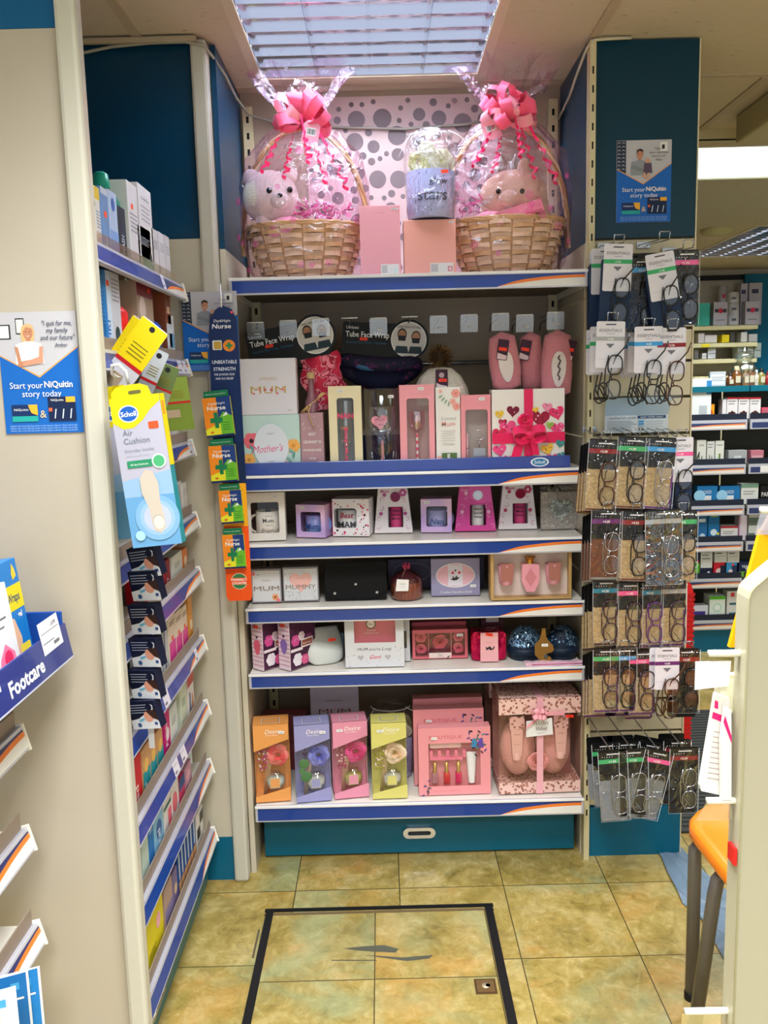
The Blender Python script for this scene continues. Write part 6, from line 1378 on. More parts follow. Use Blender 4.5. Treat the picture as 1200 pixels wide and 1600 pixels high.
# ---- stock : (x_left,y_left),(x_right,y_right) top front edge in the photo, on plane X ; z of shelf
def stock(i, pl, pr, label, col, kind='carton', cat='medicine box', X=-.5605, d=.07, name=None, prints=(), sub=None, lean=0):
    a = onX(*pl, X); b_ = onX(*pr, X); z0 = ZL[i]+.0006; h = max(.015,(a.z+b_.z)/2-z0); w = abs(b_.y-a.y)*.985; w = min(w,.075) if kind == 'bottle' else w; yc = (a.y+b_.y)/2
    t = thing(name or {'carton':'medicine_box','bottle':'medicine_bottle','tube':'tube'}[kind], label, cat, (X,yc,z0),(0,0,math.pi/2+lean))
    q = MB(); m = M(col,.42) if isinstance(col,str) else col
    if kind == 'carton': q.box((0,d/2,h/2),(w,d,h),m,.001)
    elif kind == 'bottle':
        r = w/2; q.lathe([(r*.9,0),(r,.004),(r,h*.66),(r*.8,h*.74),(r*.36,h*.80),(r*.36,h*.84)],m,(0,r,0),24)
    q.build('carton' if kind=='carton' else 'bottle_body', t)
    if kind == 'bottle':
        q = MB(); q.lathe([(w*.24,h*.82),(w*.25,h*.84),(w*.22,h*.97),(w*.12,h),(0,h)],M(sub or 'f0f0f0',.35),(0,w/2,0),16); q.build('cap', t)
    g = MB(); g.yf = 0 if kind=='carton' else -.0005
    for pr_ in prints:
        k = pr_[0]
        if k == 'r': _,x0,z0_,x1,z1_,c = pr_; g.rect(-w/2+w*x0,h*z0_,-w/2+w*x1,h*z1_,M(c,.4))
        elif k == 'c': _,x,z,r,c = pr_; g.flat(circ(-w/2+w*x,h*z,r*min(w,h),14),M(c,.4))
        elif k == 't': _,s_,x,z,sz,c,wd = pr_; g.text(s_,-w/2+w*x,h*z,h*sz,M(c,.5),wid=w*wd,bold=.01)
        elif k == 'v': _,s_,x,z,sz,c,wd = pr_; g.text(s_,-w/2+w*x,h*z,w*sz,M(c,.5),wid=h*wd,rot=math.pi/2,bold=.01)
        elif k == 'l':
            _,x0,x1,z0_,n_,c = pr_
            for j in range(n_): g.rect(-w/2+w*x0,h*(z0_-.05*j),-w/2+w*(x1-.06*(j%2)),h*(z0_-.05*j+.018),M(c,.5))
        elif k == 'o': _,x,z = pr_; g.flat(rr(-w/2+w*x-.009,h*z-.006,-w/2+w*x+.009,h*z+.006,.002,2),M('ff5228'))
    if g.f: g.build('printed_front', t)
    return t
# top shelf
stock(0,(137,248),(144,256),'white bottle with green band cut off at the left end of the top left shelf','e6e8ec','bottle','bottle',prints=(('r',.1,.5,.9,.56,'2f8f6a'),))
stock(0,(146,290),(154,294),'small white box with a yellow top on the top left shelf','e8e6e6',prints=(('r',0,.8,1,1,'e8c83a'),('l',.1,.9,.6,6,'8f99b0')))
stock(0,(156,292),(167,296),'narrow blue box with an orange sticker on the top left shelf','6f94c8',prints=(('r',0,.9,1,1,'c9d6ea'),('o',.5,.6),('v','PURE',.6,.1,.4,'ffffff',.3)))
stock(0,(168,295),(181,303),'white and sky blue sloping label box beside the mouthwash','b9cdec',prints=(('r',0,0,1,.4,'7fa6e0'),('c',.5,.8,.25,'3a6ac0')))
stock(0,(172,264),(194,272),'green topped mouthwash bottle with black lettered label','14907c','bottle','mouthwash bottle',X=-.567,sub='1a9c84',prints=(('r',.2,.02,.95,.62,'1a2a3a'),('v','MOUTHWASH',.75,.06,.42,'e8eef4',.5)))
stock(0,(197,283),(213,290),'tall white box with orange sticker, left of the green striped box','e6e4ea',prints=(('o',.4,.72),('l',.15,.9,.62,5,'9a9ca8')),X=-.5605)
stock(0,(214,284),(235,301),'tall white box with green stripe on the top left shelf','e9e7ec',prints=(('t','Sudafed',.5,.84,.05,'7a7f8a',.6),('l',.15,.85,.75,4,'b0b4bc'),('r',.1,.06,.95,.14,'1f7a4c'),('c',.7,.2,.1,'22332c')),X=-.5605)
for k,(a_,b_) in enumerate((((214,352),(234,358)),((236,354),(246,362)),((247,360),(256,368)),((257,366),(264,372)))):
    stock(0,a_,b_,'short white box, %s of four at the right end of the top left shelf'%['first','second','third','last'][k],'e6e4ea',prints=(('l',.12,.88,.75,4,'9a9ca8'),),X=-.5605,d=.03)
# second shelf
stock(1,(150,419),(160,421),'dark blue box at the left of the second left shelf','1f6aa8',prints=(('l',.1,.9,.9,12,'3f8ac8'),))
stock(1,(160,420),(170,424),'blue and white box lettered sideways with an orange sticker','2a7fc0',prints=(('r',.3,0,1,1,'cfe0ee'),('o',.6,.85),('v','ARTHRI',.7,.1,.6,'2a6fb8',.6)))
stock(1,(170,424),(185,428),'silver box with a dark bottle picture on the second left shelf','cfd0d6',prints=(('l',.1,.9,.9,6,'9a9ca4'),('c',.5,.25,.25,'3a4a4c')))
stock(1,(187,450),(206,458),'red tube shaped bottle on the second left shelf','d8201c','bottle','bottle',sub='b01818')
stock(1,(192,428),(210,436),'dark red box lettered sideways behind the red bottle','5a0f14',prints=(('v','Cura-Heat',.5,.3,.5,'e8b0a8',.6),),X=-.60)
stock(1,(211,424),(237,441),'maroon and cream box with an orange sticker, middle of the second left shelf','b09a84',prints=(('r',0,.75,1,1,'7a1f28'),('o',.75,.85),('c',.3,.6,.2,'e8d8d0'),('r',.2,.02,.6,.3,'e8e2dc'),('r',.62,.3,.95,.42,'1a1a1a'),('r',.62,.1,.95,.25,'8a2430')))
stock(1,(239,455),(252,458),'navy box on the second left shelf behind the blue bottle','143a78',prints=(('l',.1,.9,.8,3,'9ab4d8'),),X=-.60)
stock(1,(242,478),(256,487),'blue bottle near the right end of the second left shelf','1c50b8','bottle','bottle',sub='1c50b8')
stock(1,(257,455),(265,461),'brown and white box near the end of the second left shelf','8a4a30',prints=(('r',0,0,1,.55,'dce4ec'),('r',.2,.7,.8,.8,'e8c8a8')))
stock(1,(262,490),(271,495),'small white leaflet box at the right end of the second left shelf','dfe4ea',prints=(('r',.1,.3,.9,.6,'7ab0d8'),))
# third shelf right part : boxes with labels
stock(2,(252,638),(262,640),'green foil pack standing behind the boxes on the third left shelf','7a9a3a',X=-.60,prints=(('l',.2,.8,.8,5,'b8c878'),('o',.8,.15)))
stock(2,(252,642),(260,645),'deep blue box on the third left shelf','1c4a90',prints=(('l',.1,.9,.85,8,'7a9ad0'),))
stock(2,(261,641),(268,645),'purple edged white box on the third left shelf','c8c4dc',prints=(('r',0,0,.25,1,'5a4a8c'),))
stock(2,(268,640),(277,648),'white box with grey lettering at the end of the third left shelf','e4e4e8',prints=(('l',.2,.8,.8,4,'8a8c94'),('r',.0,.0,1,.2,'9aa8b8')))
# fourth shelf
stock(3,(262,757),(270,756),'teal box on the fourth left shelf behind the insole packs','2f8a94',prints=(('c',.5,.5,.3,'e88a9c'),))
stock(3,(266,755),(283,754),'white box with printed dosage text on the fourth left shelf','dfe0e6',prints=(('l',.1,.9,.88,14,'9a9ca6'),('r',.05,.08,.2,.18,'1a2a5c')))
stock(3,(284,754),(291,755),'plain white box at the end of the fourth left shelf','e4e2e2',prints=(('l',.2,.8,.8,4,'b4b4bc'),))
# fifth shelf
for k,(a_,b_,c,lb,pr_) in enumerate((((238,884),(246,882),'c8182c','bright red box',(('v','Strepsils',.5,.1,.6,'ffffff',.7),)),((247,880),(256,877),'a01830','crimson box',(('v','Strep',.5,.1,.6,'f8d0d4',.7),)),((257,876),(265,873),'8a1428','wine red box',(('v','Honey',.5,.1,.6,'f8d0d4',.7),)),((268,868),(284,862),'d8dcd8','cream green edged box',(('l',.2,.8,.7,4,'7a8a80'),('r',0,.0,1,.2,'5a9a7a'))),((285,858),(292,855),'d87a3a','orange pack',(('c',.5,.5,.3,'f0d8b8'),)))):
    stock(4,a_,b_,lb+' on the fifth left shelf','%s'%c,prints=pr_)
# sixth shelf
for k,(a_,b_,c,lb,pr_) in enumerate((((243,972),(252,967),'b0b4b8','tall grey box',(('l',.2,.8,.6,3,'5a6a8c'),)),((254,966),(260,961),'c4c8cc','pale grey box with a navy edge',(('r',0,0,.2,1,'1a2a6c'),)),
      ((262,962),(272,957),'e8d8c8','pink and white box with orange sticker, first of three',(('r',0,0,1,.5,'e0409a'),('o',.5,.55),('l',.1,.9,.85,2,'7a3a2c'))),((273,957),(282,951),'e8d8c8','pink and white box with orange sticker, second of three',(('r',0,0,1,.5,'e0409a'),('o',.5,.55),('l',.1,.9,.85,2,'7a3a2c'))),((283,950),(291,944),'e8d8c8','pink and white box with orange sticker, third of three',(('r',0,0,1,.5,'e0409a'),('o',.5,.55),('l',.1,.9,.85,2,'7a3a2c'))),((293,935),(299,930),'d8923a','amber box at the end',(('c',.5,.4,.3,'f0e0c0'),)))):
    stock(5,a_,b_,lb+' on the sixth left shelf',c,prints=pr_)
# seventh shelf
for k,(a_,b_,c,lb,pr_) in enumerate((((207,1190),(219,1176),'d82028','red toothpaste box',(('v','Red',.5,.2,.5,'ffffff',.5),)),((221,1172),(232,1160),'d0a070','orange and teal box, first of three',(('r',0,0,1,.5,'1f9aa8'),('c',.5,.6,.3,'f0c060'),('v','Oral',.4,.1,.4,'ffffff',.3))),((233,1158),(243,1146),'d0a070','orange and teal box, second of three',(('r',0,0,1,.5,'1f9aa8'),('c',.5,.6,.3,'f0c060'))),((244,1145),(253,1133),'d0a070','orange and teal box, third of three',(('r',0,0,1,.5,'1f9aa8'),('c',.5,.6,.3,'f0c060'))),
      ((254,1098),(263,1092),'c8207c','magenta box',(('c',.5,.4,.3,'f0e0e8'),('v','Fresh',.5,.4,.5,'ffffff',.4))),((264,1106),(276,1098),'dfe4e2','white box with a grey leaf',(('l',.2,.8,.7,4,'8a9494'),)),((266,1086),(279,1083),'0f6a48','dark green box',(('r',.2,.3,.4,.9,'3a9a70'),)),((281,1078),(290,1066),'d4dcc8','pale green box',(('l',.2,.8,.7,4,'7a9a80'),)),((292,1060),(301,1048),'e4dcd8','white box with figures of people',(('r',0,.75,1,1,'c83a3a'),('r',.2,.1,.4,.6,'3a5a9c'),('r',.6,.1,.8,.5,'c87a4a'))))):
    stock(6,a_,b_,lb+' on the seventh left shelf',c,prints=pr_,X=-.5605 if k!=6 else -.60)
# eighth shelf
for k,(a_,b_,c,lb,pr_) in enumerate((((219,1292),(229,1281),'c4d8d0','pale green box with dark lines',(('l',.2,.8,.8,3,'3a6a5c'),)),((230,1284),(238,1272),'2a7ac8','bright blue box',(('l',.2,.8,.8,3,'c8e0f4'),)),((239,1272),(253,1250),'8ac4ea','sky blue and white box',(('c',.5,.5,.3,'3a6ab0'),('v','Oral',.6,.2,.4,'ffffff',.6))),
      ((255,1250),(266,1236),'e4e0e0','white and pink toothpaste box',(('r',0,.7,1,.8,'1a6a5c'),('r',.5,0,1,.6,'e86a80'))),((267,1232),(278,1216),'e8e4e4','white box with coral patch',(('c',.4,.5,.35,'e87080'),)),((279,1222),(288,1206),'d84a70','pink and blue box',(('r',0,.6,1,1,'1a4a8c'),)),((288,1202),(298,1186),'c890a8','mauve patterned box',(('c',.5,.5,.3,'e8b0c0'),)))):
    stock(7,a_,b_,lb+' on the eighth left shelf',c,prints=pr_)
p = onX(312,1192,-.60); t = thing('medicine_box','white box with black band lying atop a carton, end of eighth left shelf','medicine box',(-.575,2.34,.4605),(0,0,math.pi/2+.25))
q = MB(); q.box((0,.04,.018),(.075,.09,.036),M('cfe2ee',.4),.001); q.build('carton', t); g = MB(); g.yf=-.005; g.rect(-.035,.020,.03,.032,TXT); g.text('SLEEPEZE',-.002,.022,.008,WHITE,wid=.055); g.rect(-.01,.002,.03,.015,M('1a2a4c')); g.build('printed_front', t)
q = MB(); q.box((0,.04,-.0265),(.06,.07,.050),M('e0dcd8',.4),.001); solo(q,'medicine_box','white carton carrying the black banded box on the eighth left shelf','medicine box',(-.575,2.34,.4605),(0,0,math.pi/2+.25))
# lowest shelf
lst = [((221,1520-18),(231,1500-18),'e6e4e2','white box with green corner',(('r',0,.6,.5,1,'3a9a4c'),)),((226,1440),(253,1396),'e2d21c','bright yellow box with a pink motif',(('l',.1,.5,.3,3,'3a3a1a'),('c',.7,.6,.15,'f0b0c0'),('r',.0,.0,.05,1,'c8b810'))),
  ((256,1392),(268,1368),'b89a90','brown and lilac packs',(('r',0,0,1,.5,'8a80b0'),)),((269,1366),(276,1352),'7a6a98','violet pack',(('c',.5,.5,.3,'d8c0a0'),))]
for k in range(6): lst.append(((277+k*4.6,1340-k*11),(281+k*4.6,1330-k*11),'1c4a94','slim blue toothbrush pack, number %s of six'%['one','two','three','four','five','six'][k],(('r',0,0,1,.35,'d8a060'),('r',.3,.4,.6,1,'dfe8f4'))))
lst.append(((306,1270),(316,1262),'e0dcd8','white and black chequered pack',(('r',0,.3,.5,.6,'1a1a1a'),('r',.5,.6,1,.9,'1a1a1a'))))
for (a_,b_,c,lb,pr_) in lst: stock(8,a_,b_,lb+' on the lowest left shelf',c,prints=pr_)
# ------------------------------------------------------------------ insole packs on a clip hook
t = thing('display_hook','long white plastic hook carrying the insole packs','hook',(-.545,1.80,1.56))
p0 = onY(184,598,1.62); 
def insole(px, py, Y, label, rz, full=True):
    p = onY(px, py, Y); w,h,d = .094,.275,.024; t = thing('insole_pack', label, 'insole pack', p, (0,math.radians(-5.5),rz))
    YE = M('dcc40c',.35); TL = M('1c7f86',.35)
    q = MB(); q.box((0,d/2,-h/2-.022),(w,d,h),TL,.001); q.build('carton', t)
    q = MB(); q.prism([(-w/2,-.024),(w/2*.62,-.024),(w/2*.5,-.006),(w*.1,0),(-w*.1,0),(-w*.38,-.002),(-w/2,-.012)],d*.5,d*.5+.001,YE); q.prism(rr(-.014,-.017,.010,-.011,.003,2),d*.5-.0006,d*.5-.0001,M('6a6038')); tag(q.build('hang_tab', t),'yellow hanging tab')
    g = MB(); g.yf = 0; B = -.022-h
    g.rect(-w/2,B,w/2,-.022,M('b0aebe')); g.rect(-w/2,B,w/2,B+h*.34,M('659cc8'))
    g.flat([(-w/2,B+h*.34),(w/2,B+h*.34),(w/2,B+h*.5),(-w/2,B+h*.45)],M('8fb0cf'))
    g.flat([(-w/2,-.022),(w/2,-.022),(w/2,-.034),(w*.28,-.048),(w*.10,-.066),(-w*.1,-.078),(-w*.3,-.079),(-w/2,-.066)],YE)
    g.flat(circ(-w*.16,-.052,.019,28,.0155),WHITE); g.flat(circ(-w*.16,-.052,.0168,28,.0135),M('1c5ab0')); g.text('Scholl',-w*.16,-.0565,.0125,WHITE,bold=.02)
    g.flat(rr(w*.20,-.083,w*.40,-.070,.002,2),M('ff5228'))
    if full:
        g.text('Air',-w*.34,-.091,.015,M('6f7886'),al='l'); g.text('Cushion',-w*.34,-.106,.015,M('6f7886'),al='l'); g.text('Everyday Insoles',-w*.34,-.121,.0085,M('8a919c'),al='l',wid=w*.58); g.text('All day cushioning',-w*.34,-.129,.006,M('b0b4c4'),al='l')
        g.rect(-w*.34,-.150,w*.16,-.137,M('2a8a60')); g.text('All day freshness',-w*.10,-.146,.005,WHITE); g.flat(circ(w*.30,-.142,.0135,20),M('c4d0ca')); g.flat(circ(w*.30,-.142,.0105,20),M('4aa870'))
        for r_,c in ((.042,'7dabd2'),(.033,'94b6d6'),(.026,'b4bcd2')): g.flat(circ(w*.10,B+h*.19,r_,28),M(c))
        P = [(w*.0,B+h*.52),(w*.14,B+h*.50),(w*.22,B+h*.42),(w*.20,B+h*.30),(w*.24,B+h*.20),(w*.24,B+h*.13),(w*.14,B+h*.085),(w*.02,B+h*.10),(-w*.03,B+h*.16),(-w*.04,B+h*.26),(-w*.14,B+h*.36),(-w*.14,B+h*.46)]
        g.flat(P,M('c4b8aa')); g.flat(circ(w*.11,B+h*.16,.011,24,.013),M('8f8a88')); g.flat(circ(w*.113,B+h*.158,.0105,24,.0125),M('dcd2c6'))
        g.flat(circ(-w*.30,B+h*.08,.010,20),M('5f9ad0')); g.flat(circ(-w*.30,B+h*.08,.0092,20),M('a4d0f0')); g.k=0
    tag(g.build('printed_front', t),'yellow and pale blue printed front')
    g = MB(Matrix.Translation((-w/2,0,0)) @ Matrix.Rotation(-math.pi/2,4,'Z')); g.yf = 0; g.rect(-d,-.022-.05,-.0,-.022,YE); g.text('Scholl Air Cushion Everyday Insoles',-d*.4,B+h*.22,.007,M('e6f4f2'),rot=math.pi/2,al='l',wid=h*.45); g.build('printed_side', t)
    g = MB(Matrix.Translation((w/2,0,0)) @ Matrix.Rotation(math.pi/2,4,'Z')); g.yf = 0; g.rect(0,-.022-.13,d,-.022,YE); g.rect(d*.2,-.06,d*.7,-.035,M('ff8a28')); g.build('printed_edge', t)
    return t
bpy.data.objects.remove(t)
T1 = insole(206,600,1.56,'yellow topped insole pack hanging in front of the left bay, foremost',-.10)
T2 = insole(180,602,1.66,'second yellow topped insole pack hanging just behind the foremost one',-.10,False)
t = thing('display_hook','white plastic hook carrying the two insole packs','hook',onY(186,585,1.60))
q = MB(); q.tube([(.016,.0,-.018),(.014,-.006,.006),(.004,-.010,.018),(-.010,-.006,.016),(-.016,.01,.002),(-.02,.05,-.004),(-.03,.10,-.004)],.003,WHITE,8); q.build('hook_loop', t)
# tilted hanging blister packs above
def blister(px,py,Y,rot,label,top,low,w=.06,h=.21,txt='Corn Wraps'):
    p = onY(px,py,Y); t = thing('footcare_pack', label, 'footcare pack', p, (.25,rot,.1))
    q = MB(); q.prism(rr(-w/2,-h,w/2,0,.004),0,.002,M(low,.4)); q.build('backing_card', t)
    g = MB(); g.yf = 0; g.rect(-w/2,-h*.45,w/2,-.001,M(top,.35)); g.flat(circ(0,-.012,.006,12),TXT); g.rect(-w/2,-h*.49,w/2,-h*.45,M('c81e28'))
    for k in range(4): g.rect(-w*.3,-h*(.25+.04*k),w*.3,-h*(.262+.04*k),M('8a7a20'))
    g.rect(-w*.35,-h*.75,w*.1,-h*.6,M('b8a088')); g.build('printed_card', t)
    return t
blister(243,508,1.72,math.radians(40),'tilted yellow topped footcare pack, front of the fanned pair','f2d410','d8d4dc')
blister(228,506,1.78,math.radians(38),'tilted yellow topped footcare pack, rear of the fanned pair','ecd010','d0ccd4')
t = blister(252,548,1.80,math.radians(28),'clear packed blue toothbrush shaped footcare tool below the yellow packs','c8ccd4','aeb2bc',.035,.15)
t = blister(265,570,1.84,math.radians(24),'olive and grey footcare pack beside the clear packed tool','6a7a48','9aa088',.045,.12)
t = blister(268,590,2.05,math.radians(-4),'green foil pouch hanging behind the insole packs','8aa044','7a9038',.07,.13)
# nasal strip packs on a clip strip
q = MB(); q.bx(-.006,.006,.0,.0015,-.44,0,M('dfdfe4',.3)); solo(q,'clip_strip','white clip strip holding the navy nasal strip boxes','clip strip',onY(216,850,1.73))
NV = M('141a34',.35)
for k,(x,y,rot) in enumerate(((218,868,-9),(220,905,-6),(220,958,-5),(221,1010,-5),(220,1060,-5),(218,1108,-9))):
    p = onY(x,y-12,1.69); w,h,d = .068,.062,.022
    t = thing('nasal_strip_box','navy box of nasal strips with a sleeping face, %s down the clip strip'%['topmost','second','third','fourth','fifth','lowest'][k],'nasal strip box',p,(0.12,math.radians(rot),-.35))
    q = MB(); q.box((0,d/2,-h/2),(w,d,h),NV,.001); q.build('carton', t)
    g = MB(); g.yf = 0; g.flat([(-w/2,-h),(w/2,-h),(w/2,-h*.75),(w*.3,-h*.42),(0,-h*.5),(-w*.2,-h*.62),(-w/2,-h*.68)],M('dfe2ec'))
    for j in range(4): g.rect(-w*.42,-h*(.12+.09*j),w*(.18-.05*(j%2)),-h*(.145+.09*j),M('a8aec4'))
    g.flat(circ(w*.18,-h*.55,w*.17,16,h*.20),M('dc9c88')); g.flat([(w*.12,-h*.36),(w*.45,-h*.28),(w*.5,-h*.7),(w*.32,-h*.62)],M('3a2420')); g.flat([(-w*.2,-h*.66),(w*.0,-h*.60),(w*.02,-h*.66),(-w*.16,-h*.74)],M('6ab4dc'))
    g.flat([(w*.34,-h*.10),(w*.42,-h*.16),(w*.40,-h*.30),(w*.33,-h*.34),(w*.38,-h*.22)],M('c8ccdc')); g.flat(circ(-w*.22,-h*.85,.005,12),M('3a5a8c')); g.rect(w*.34,-h*.86,w*.44,-h*.76,M('2a4a8c')); g.build('printed_front', t)
    g = MB(Matrix.Translation((-w/2,0,0)) @ Matrix.Rotation(-math.pi/2,4,'Z')); g.yf = 0; g.text('Breathe Right',-d*.35,-h*.95,.007,M('c8ccdc'),rot=math.pi/2,al='l',wid=h*.8); g.build('printed_side', t)
# ------------------------------------------------------------------ medicine strip card
Yn = 2.40
def at(x,y,Y=Yn): return onY(x,y,Y)
p = at(349,478); t = thing('strip_card','long navy and orange cold and flu strip card hanging on the corner post','strip card',p)
def P_(x,y): v = at(x,y)-p; return (v.x, v.z)
q = MB(); q.prism([P_(326,520),P_(328,500),P_(336,484),P_(348,477),P_(362,483),P_(370,500),P_(376,600),P_(381,690),P_(333,690)],0,.0015,M('122a5c',.35)); q.prism([P_(344,690),P_(381,690),P_(385,755),P_(347,755)],.0,.0015,M('10254f',.35)); q.prism([P_(346,755),P_(384,755),P_(388,822),P_(350,822)],0,.0015,M('f0a818',.35)); q.prism([P_(350,822),P_(388,822),P_(394,930),P_(392,938),P_(358,939),P_(354,932)],0,.0015,M('ee5414',.35)); q.build('card', t)
g = MB(); g.yf = 0; X,Z = P_(348,503); g.text('Day&Night',X-.002,Z,.010,WHITE,shear=.2,wid=.046); X,Z = P_(346,513); g.text('Nurse',X,Z,.017,WHITE,shear=.15,bold=.02,wid=.052)
X,Z = P_(362,488); g.flat(heart(X,Z,.005),M('e84a4a')); X,Z = P_(340,540); g.flat(rr(X-.014,Z-.012,X+.012,Z+.014,.003,2),M('dfe4ea')); g.flat(rr(X-.010,Z-.010,X+.010,Z+.011,.003,2),M('c8a040')); X,Z = P_(358,540); g.flat(circ(X,Z,.017,16,.016),M('f08a28')); g.rect(X-.009,Z-.003,X+.009,Z+.003,M('1f8a4c')); g.rect(X-.003,Z-.009,X+.003,Z+.009,M('1f8a4c'))
for s_,yy,sz,wd in (('UNBEATABLE',568,.013,.068),('STRENGTH',579,.013,.060),('FOR 24 HOUR COLD',586.5,.008,.056),('AND FLU RELIEF',593,.008,.050)): X,Z = P_(351,yy); g.text(s_,X,Z,sz,M('dfe6f2'),wid=wd,bold=.015)
X,Z = P_(374,908); g.flat(circ(X,Z,.024,24),M('f2c8a8')); g.flat(circ(X,Z,.022,24),M('2f7a48')); g.rect(X-.025,Z-.010,X+.025,Z+.010,M('ee5414')); g.text('PHARMACY',X,Z+.001,.010,WHITE,wid=.046,bold=.02); g.text('COUNTER',X,Z-.009,.010,WHITE,wid=.042,bold=.02)
g.build('printed_card', t)
q = MB(); X,Z = P_(346,478); q.tube([(X,-.002,Z-.004),(X+.001,-.003,Z+.02),(X-.004,.02,Z+.06)],.0022,WHITE,6); tag(q.build('hanging_loop', t),'white hanging loop')
for k,(x0,y0,x1,y1,rot,dy) in enumerate(((324,617,372,681,5,-.012),(331,692,377,752,3,-.010),(346,762,385,816,3,-.004),(351,831,388,886,2,-.004))):
    c = at((x0+x1)/2,y1); w = (at(x1,y1)-at(x0,y1)).x*.90; h = (at(x0,y0)-at(x0,y1)).z*.95
    t = thing('cold_relief_box','orange and green cold and flu box, %s on the strip card'%['topmost, tilted','second, tilted','third','lowest'][k],'medicine box',c+Vector((0,dy-.014,0)),(0,math.radians(-rot),0))
    q = MB(); q.box((0,.007,h/2),(w,.013,h),M('e8dc2a',.35),.0008); q.build('carton', t)
    g = MB(); g.yf = 0; g.rect(-w/2,0,0,h,M('f08a1c')); g.rect(0,0,w/2,h,M('173a7c')); g.flat([(-w/2,0),(w*.1,0),(w*.1,h*.35),(-w/2,h*.2)],M('e8e02a')); g.flat([(w*.05,h*.02),(w/2,h*.02),(w/2,h*.5),(w*.2,h*.62),(w*.05,h*.5)],M('6ab82c'))
    g.text('Day&Night',0,h*.82,.008,WHITE,wid=w*.6,shear=.1); g.text('Nurse',-.002,h*.68,.016,WHITE,wid=w*.66,bold=.02)
    g.rect(-w*.30,h*.36,w*.14,h*.48,M('0f7a4c')); g.rect(-w*.15,h*.22,-w*.01,h*.62,M('0f7a4c')); g.flat(circ(-w*.28,h*.12,.005,10,.003),M('d86a1c')); g.rect(-w/2,0,w/2,h*.05,M('14285c')); g.flat([(w*.15,h*.5),(w*.3,h*.62),(w*.36,h*.54)],WHITE)
    for j in range(4): g.rect(w*.12,h*(.34-.06*j),w*.4,h*(.355-.06*j),M('2f7a28'))
    g.build('printed_front', t)
    q = MB(); q.prism([(-w*.44,h+.001),(w*.46,h+.001),(w*.44,h+.018),(-w*.42,h+.018)],.004,.005,M('12744a',.4)); q.yf=.004; q.text('Pharmacy only medicine',0,h+.008,.004,WHITE,wid=w*.7); tag(q.build('green_tab', t),'green header tab')
# ================================================================== NEAREST BAY (left edge)
def nshelf(z, x, y1, label, n):
    t = thing('display_shelf', label, 'shelf', (x, y1, z), (0,0,math.pi/2)); L = y1-.35
    q = MB(); q.bx(-L,0,.003,.35,-.022,-.003,SHW); q.build('shelf_board', t)
    T = Matrix.Rotation(math.radians(-14),4,'X'); f = MB(); f.T = T; f.bx(-L,.003,-.012,0,-.046,.002,LIP,.0015); fo = f.build('price_rail', t)
    g = MB(); g.T = T; g.yf=-.012; g.rect(-L,-.041,-.002,-.005,M('2c3068',.3)); g.T = T @ Matrix.Translation((-L,0,-.041)); n_=14; h=.036
    arc=[(L-.22+.22*i/n_, h*.62*(1-(1-i/n_)**2)) for i in range(n_+1)]; g.flat([(L-.22,0),(L,0)]+list(reversed(arc)),FWH); g.flat(arc+[(a[0],a[1]+.010) for a in reversed(arc)],ORANGE); g.build('strip', fo)
    q = MB(); q.bx(-L,-.004,-.002,.001,.001,.035,GREYB); tag(q.build('riser', t),'brown riser strip')
    q = MB(); q.T = T; q.bx(-.001,.004,-.016,0,-.048,.006,M('f0ece0',.3),.001); tag(q.build('end_cap', fo),'cream end cap')
    return t
NX = -.70
def nz(px,py): return onX(px,py,NX)
for k,(px,py,l) in enumerate(((24,1138,'upper'),(33,1296,'middle'),(50,1444,'lower'))):
    v = nz(px,py); nshelf(v.z, NX, min(v.y,YN-.03), '%s of the three shelves cut off by the left edge of the photo'%l, k)
v = onX(98,975,-.615)
t = thing('footcare_tray','blue plastic tray lettered Footcare at the left edge','display tray',(-.615,YN-.035,v.z-.01),(0,0,math.pi/2)); L = 1.1
T = Matrix.Rotation(math.radians(-10),4,'X'); q = MB(); q.T = T; q.bx(-L,0,-.006,0,-.055,.012,M('26337c',.3,coat=.3),.002); q.T = Matrix(); q.bx(-L,0,0,.25,-.052,-.046,M('24459a',.3)); q.bx(-.006,.0,.0,.20,-.05,.035,M('1c4a9c',.3),.002); q.bx(-L,0,.2,.204,-.05,.03,M('1c4a9c',.3)); q.build('tray_body', t)
g = MB(); g.T = T; g.yf = -.006; g.text('Footcare',-.200,-.040,.036,WHITE,bold=.03,wid=.14); g.rect(-L,-.056,0,-.053,M('b8bcd0',.2)); tag(g.build('lettering', t),'white bold lettering')
for k,x in enumerate((-.075,-.34)):
    g = MB(); g.T = Matrix.Rotation(math.radians(-10),4,'X') @ Matrix.Translation((x,0,0)); g.yf=-.0066; g.rect(-.045,-.018,.045,.040,M('e4e2ec'),-.0066); g.text('£4.99',.02,.024,.010,TXT,-.007); g.rect(-.04,.018,.04,.019,GREYTX,-.007); g.rect(-.04,.0,.01,.0015,GREYTX,-.007); g.rect(.005,-.010,.03,-.004,GREYTX,-.007); tag(g.build('shelf_ticket', t),'white price ticket')
zt = v.z-.054
def npack(y,label,w,h,d,col,prints,x=-.66,rot=0,name='footcare_pack',cat='footcare pack',z=None,lean=-.12):
    t = thing(name,label,cat,(x,y,z or zt),(lean,rot,math.pi/2)); q = MB(); q.box((0,d/2,h/2),(w,d,h),M(col,.4),.001); q.build('carton', t); g = MB(); g.yf=0
    prints(g,w,h); g.build('printed_front', t); return t
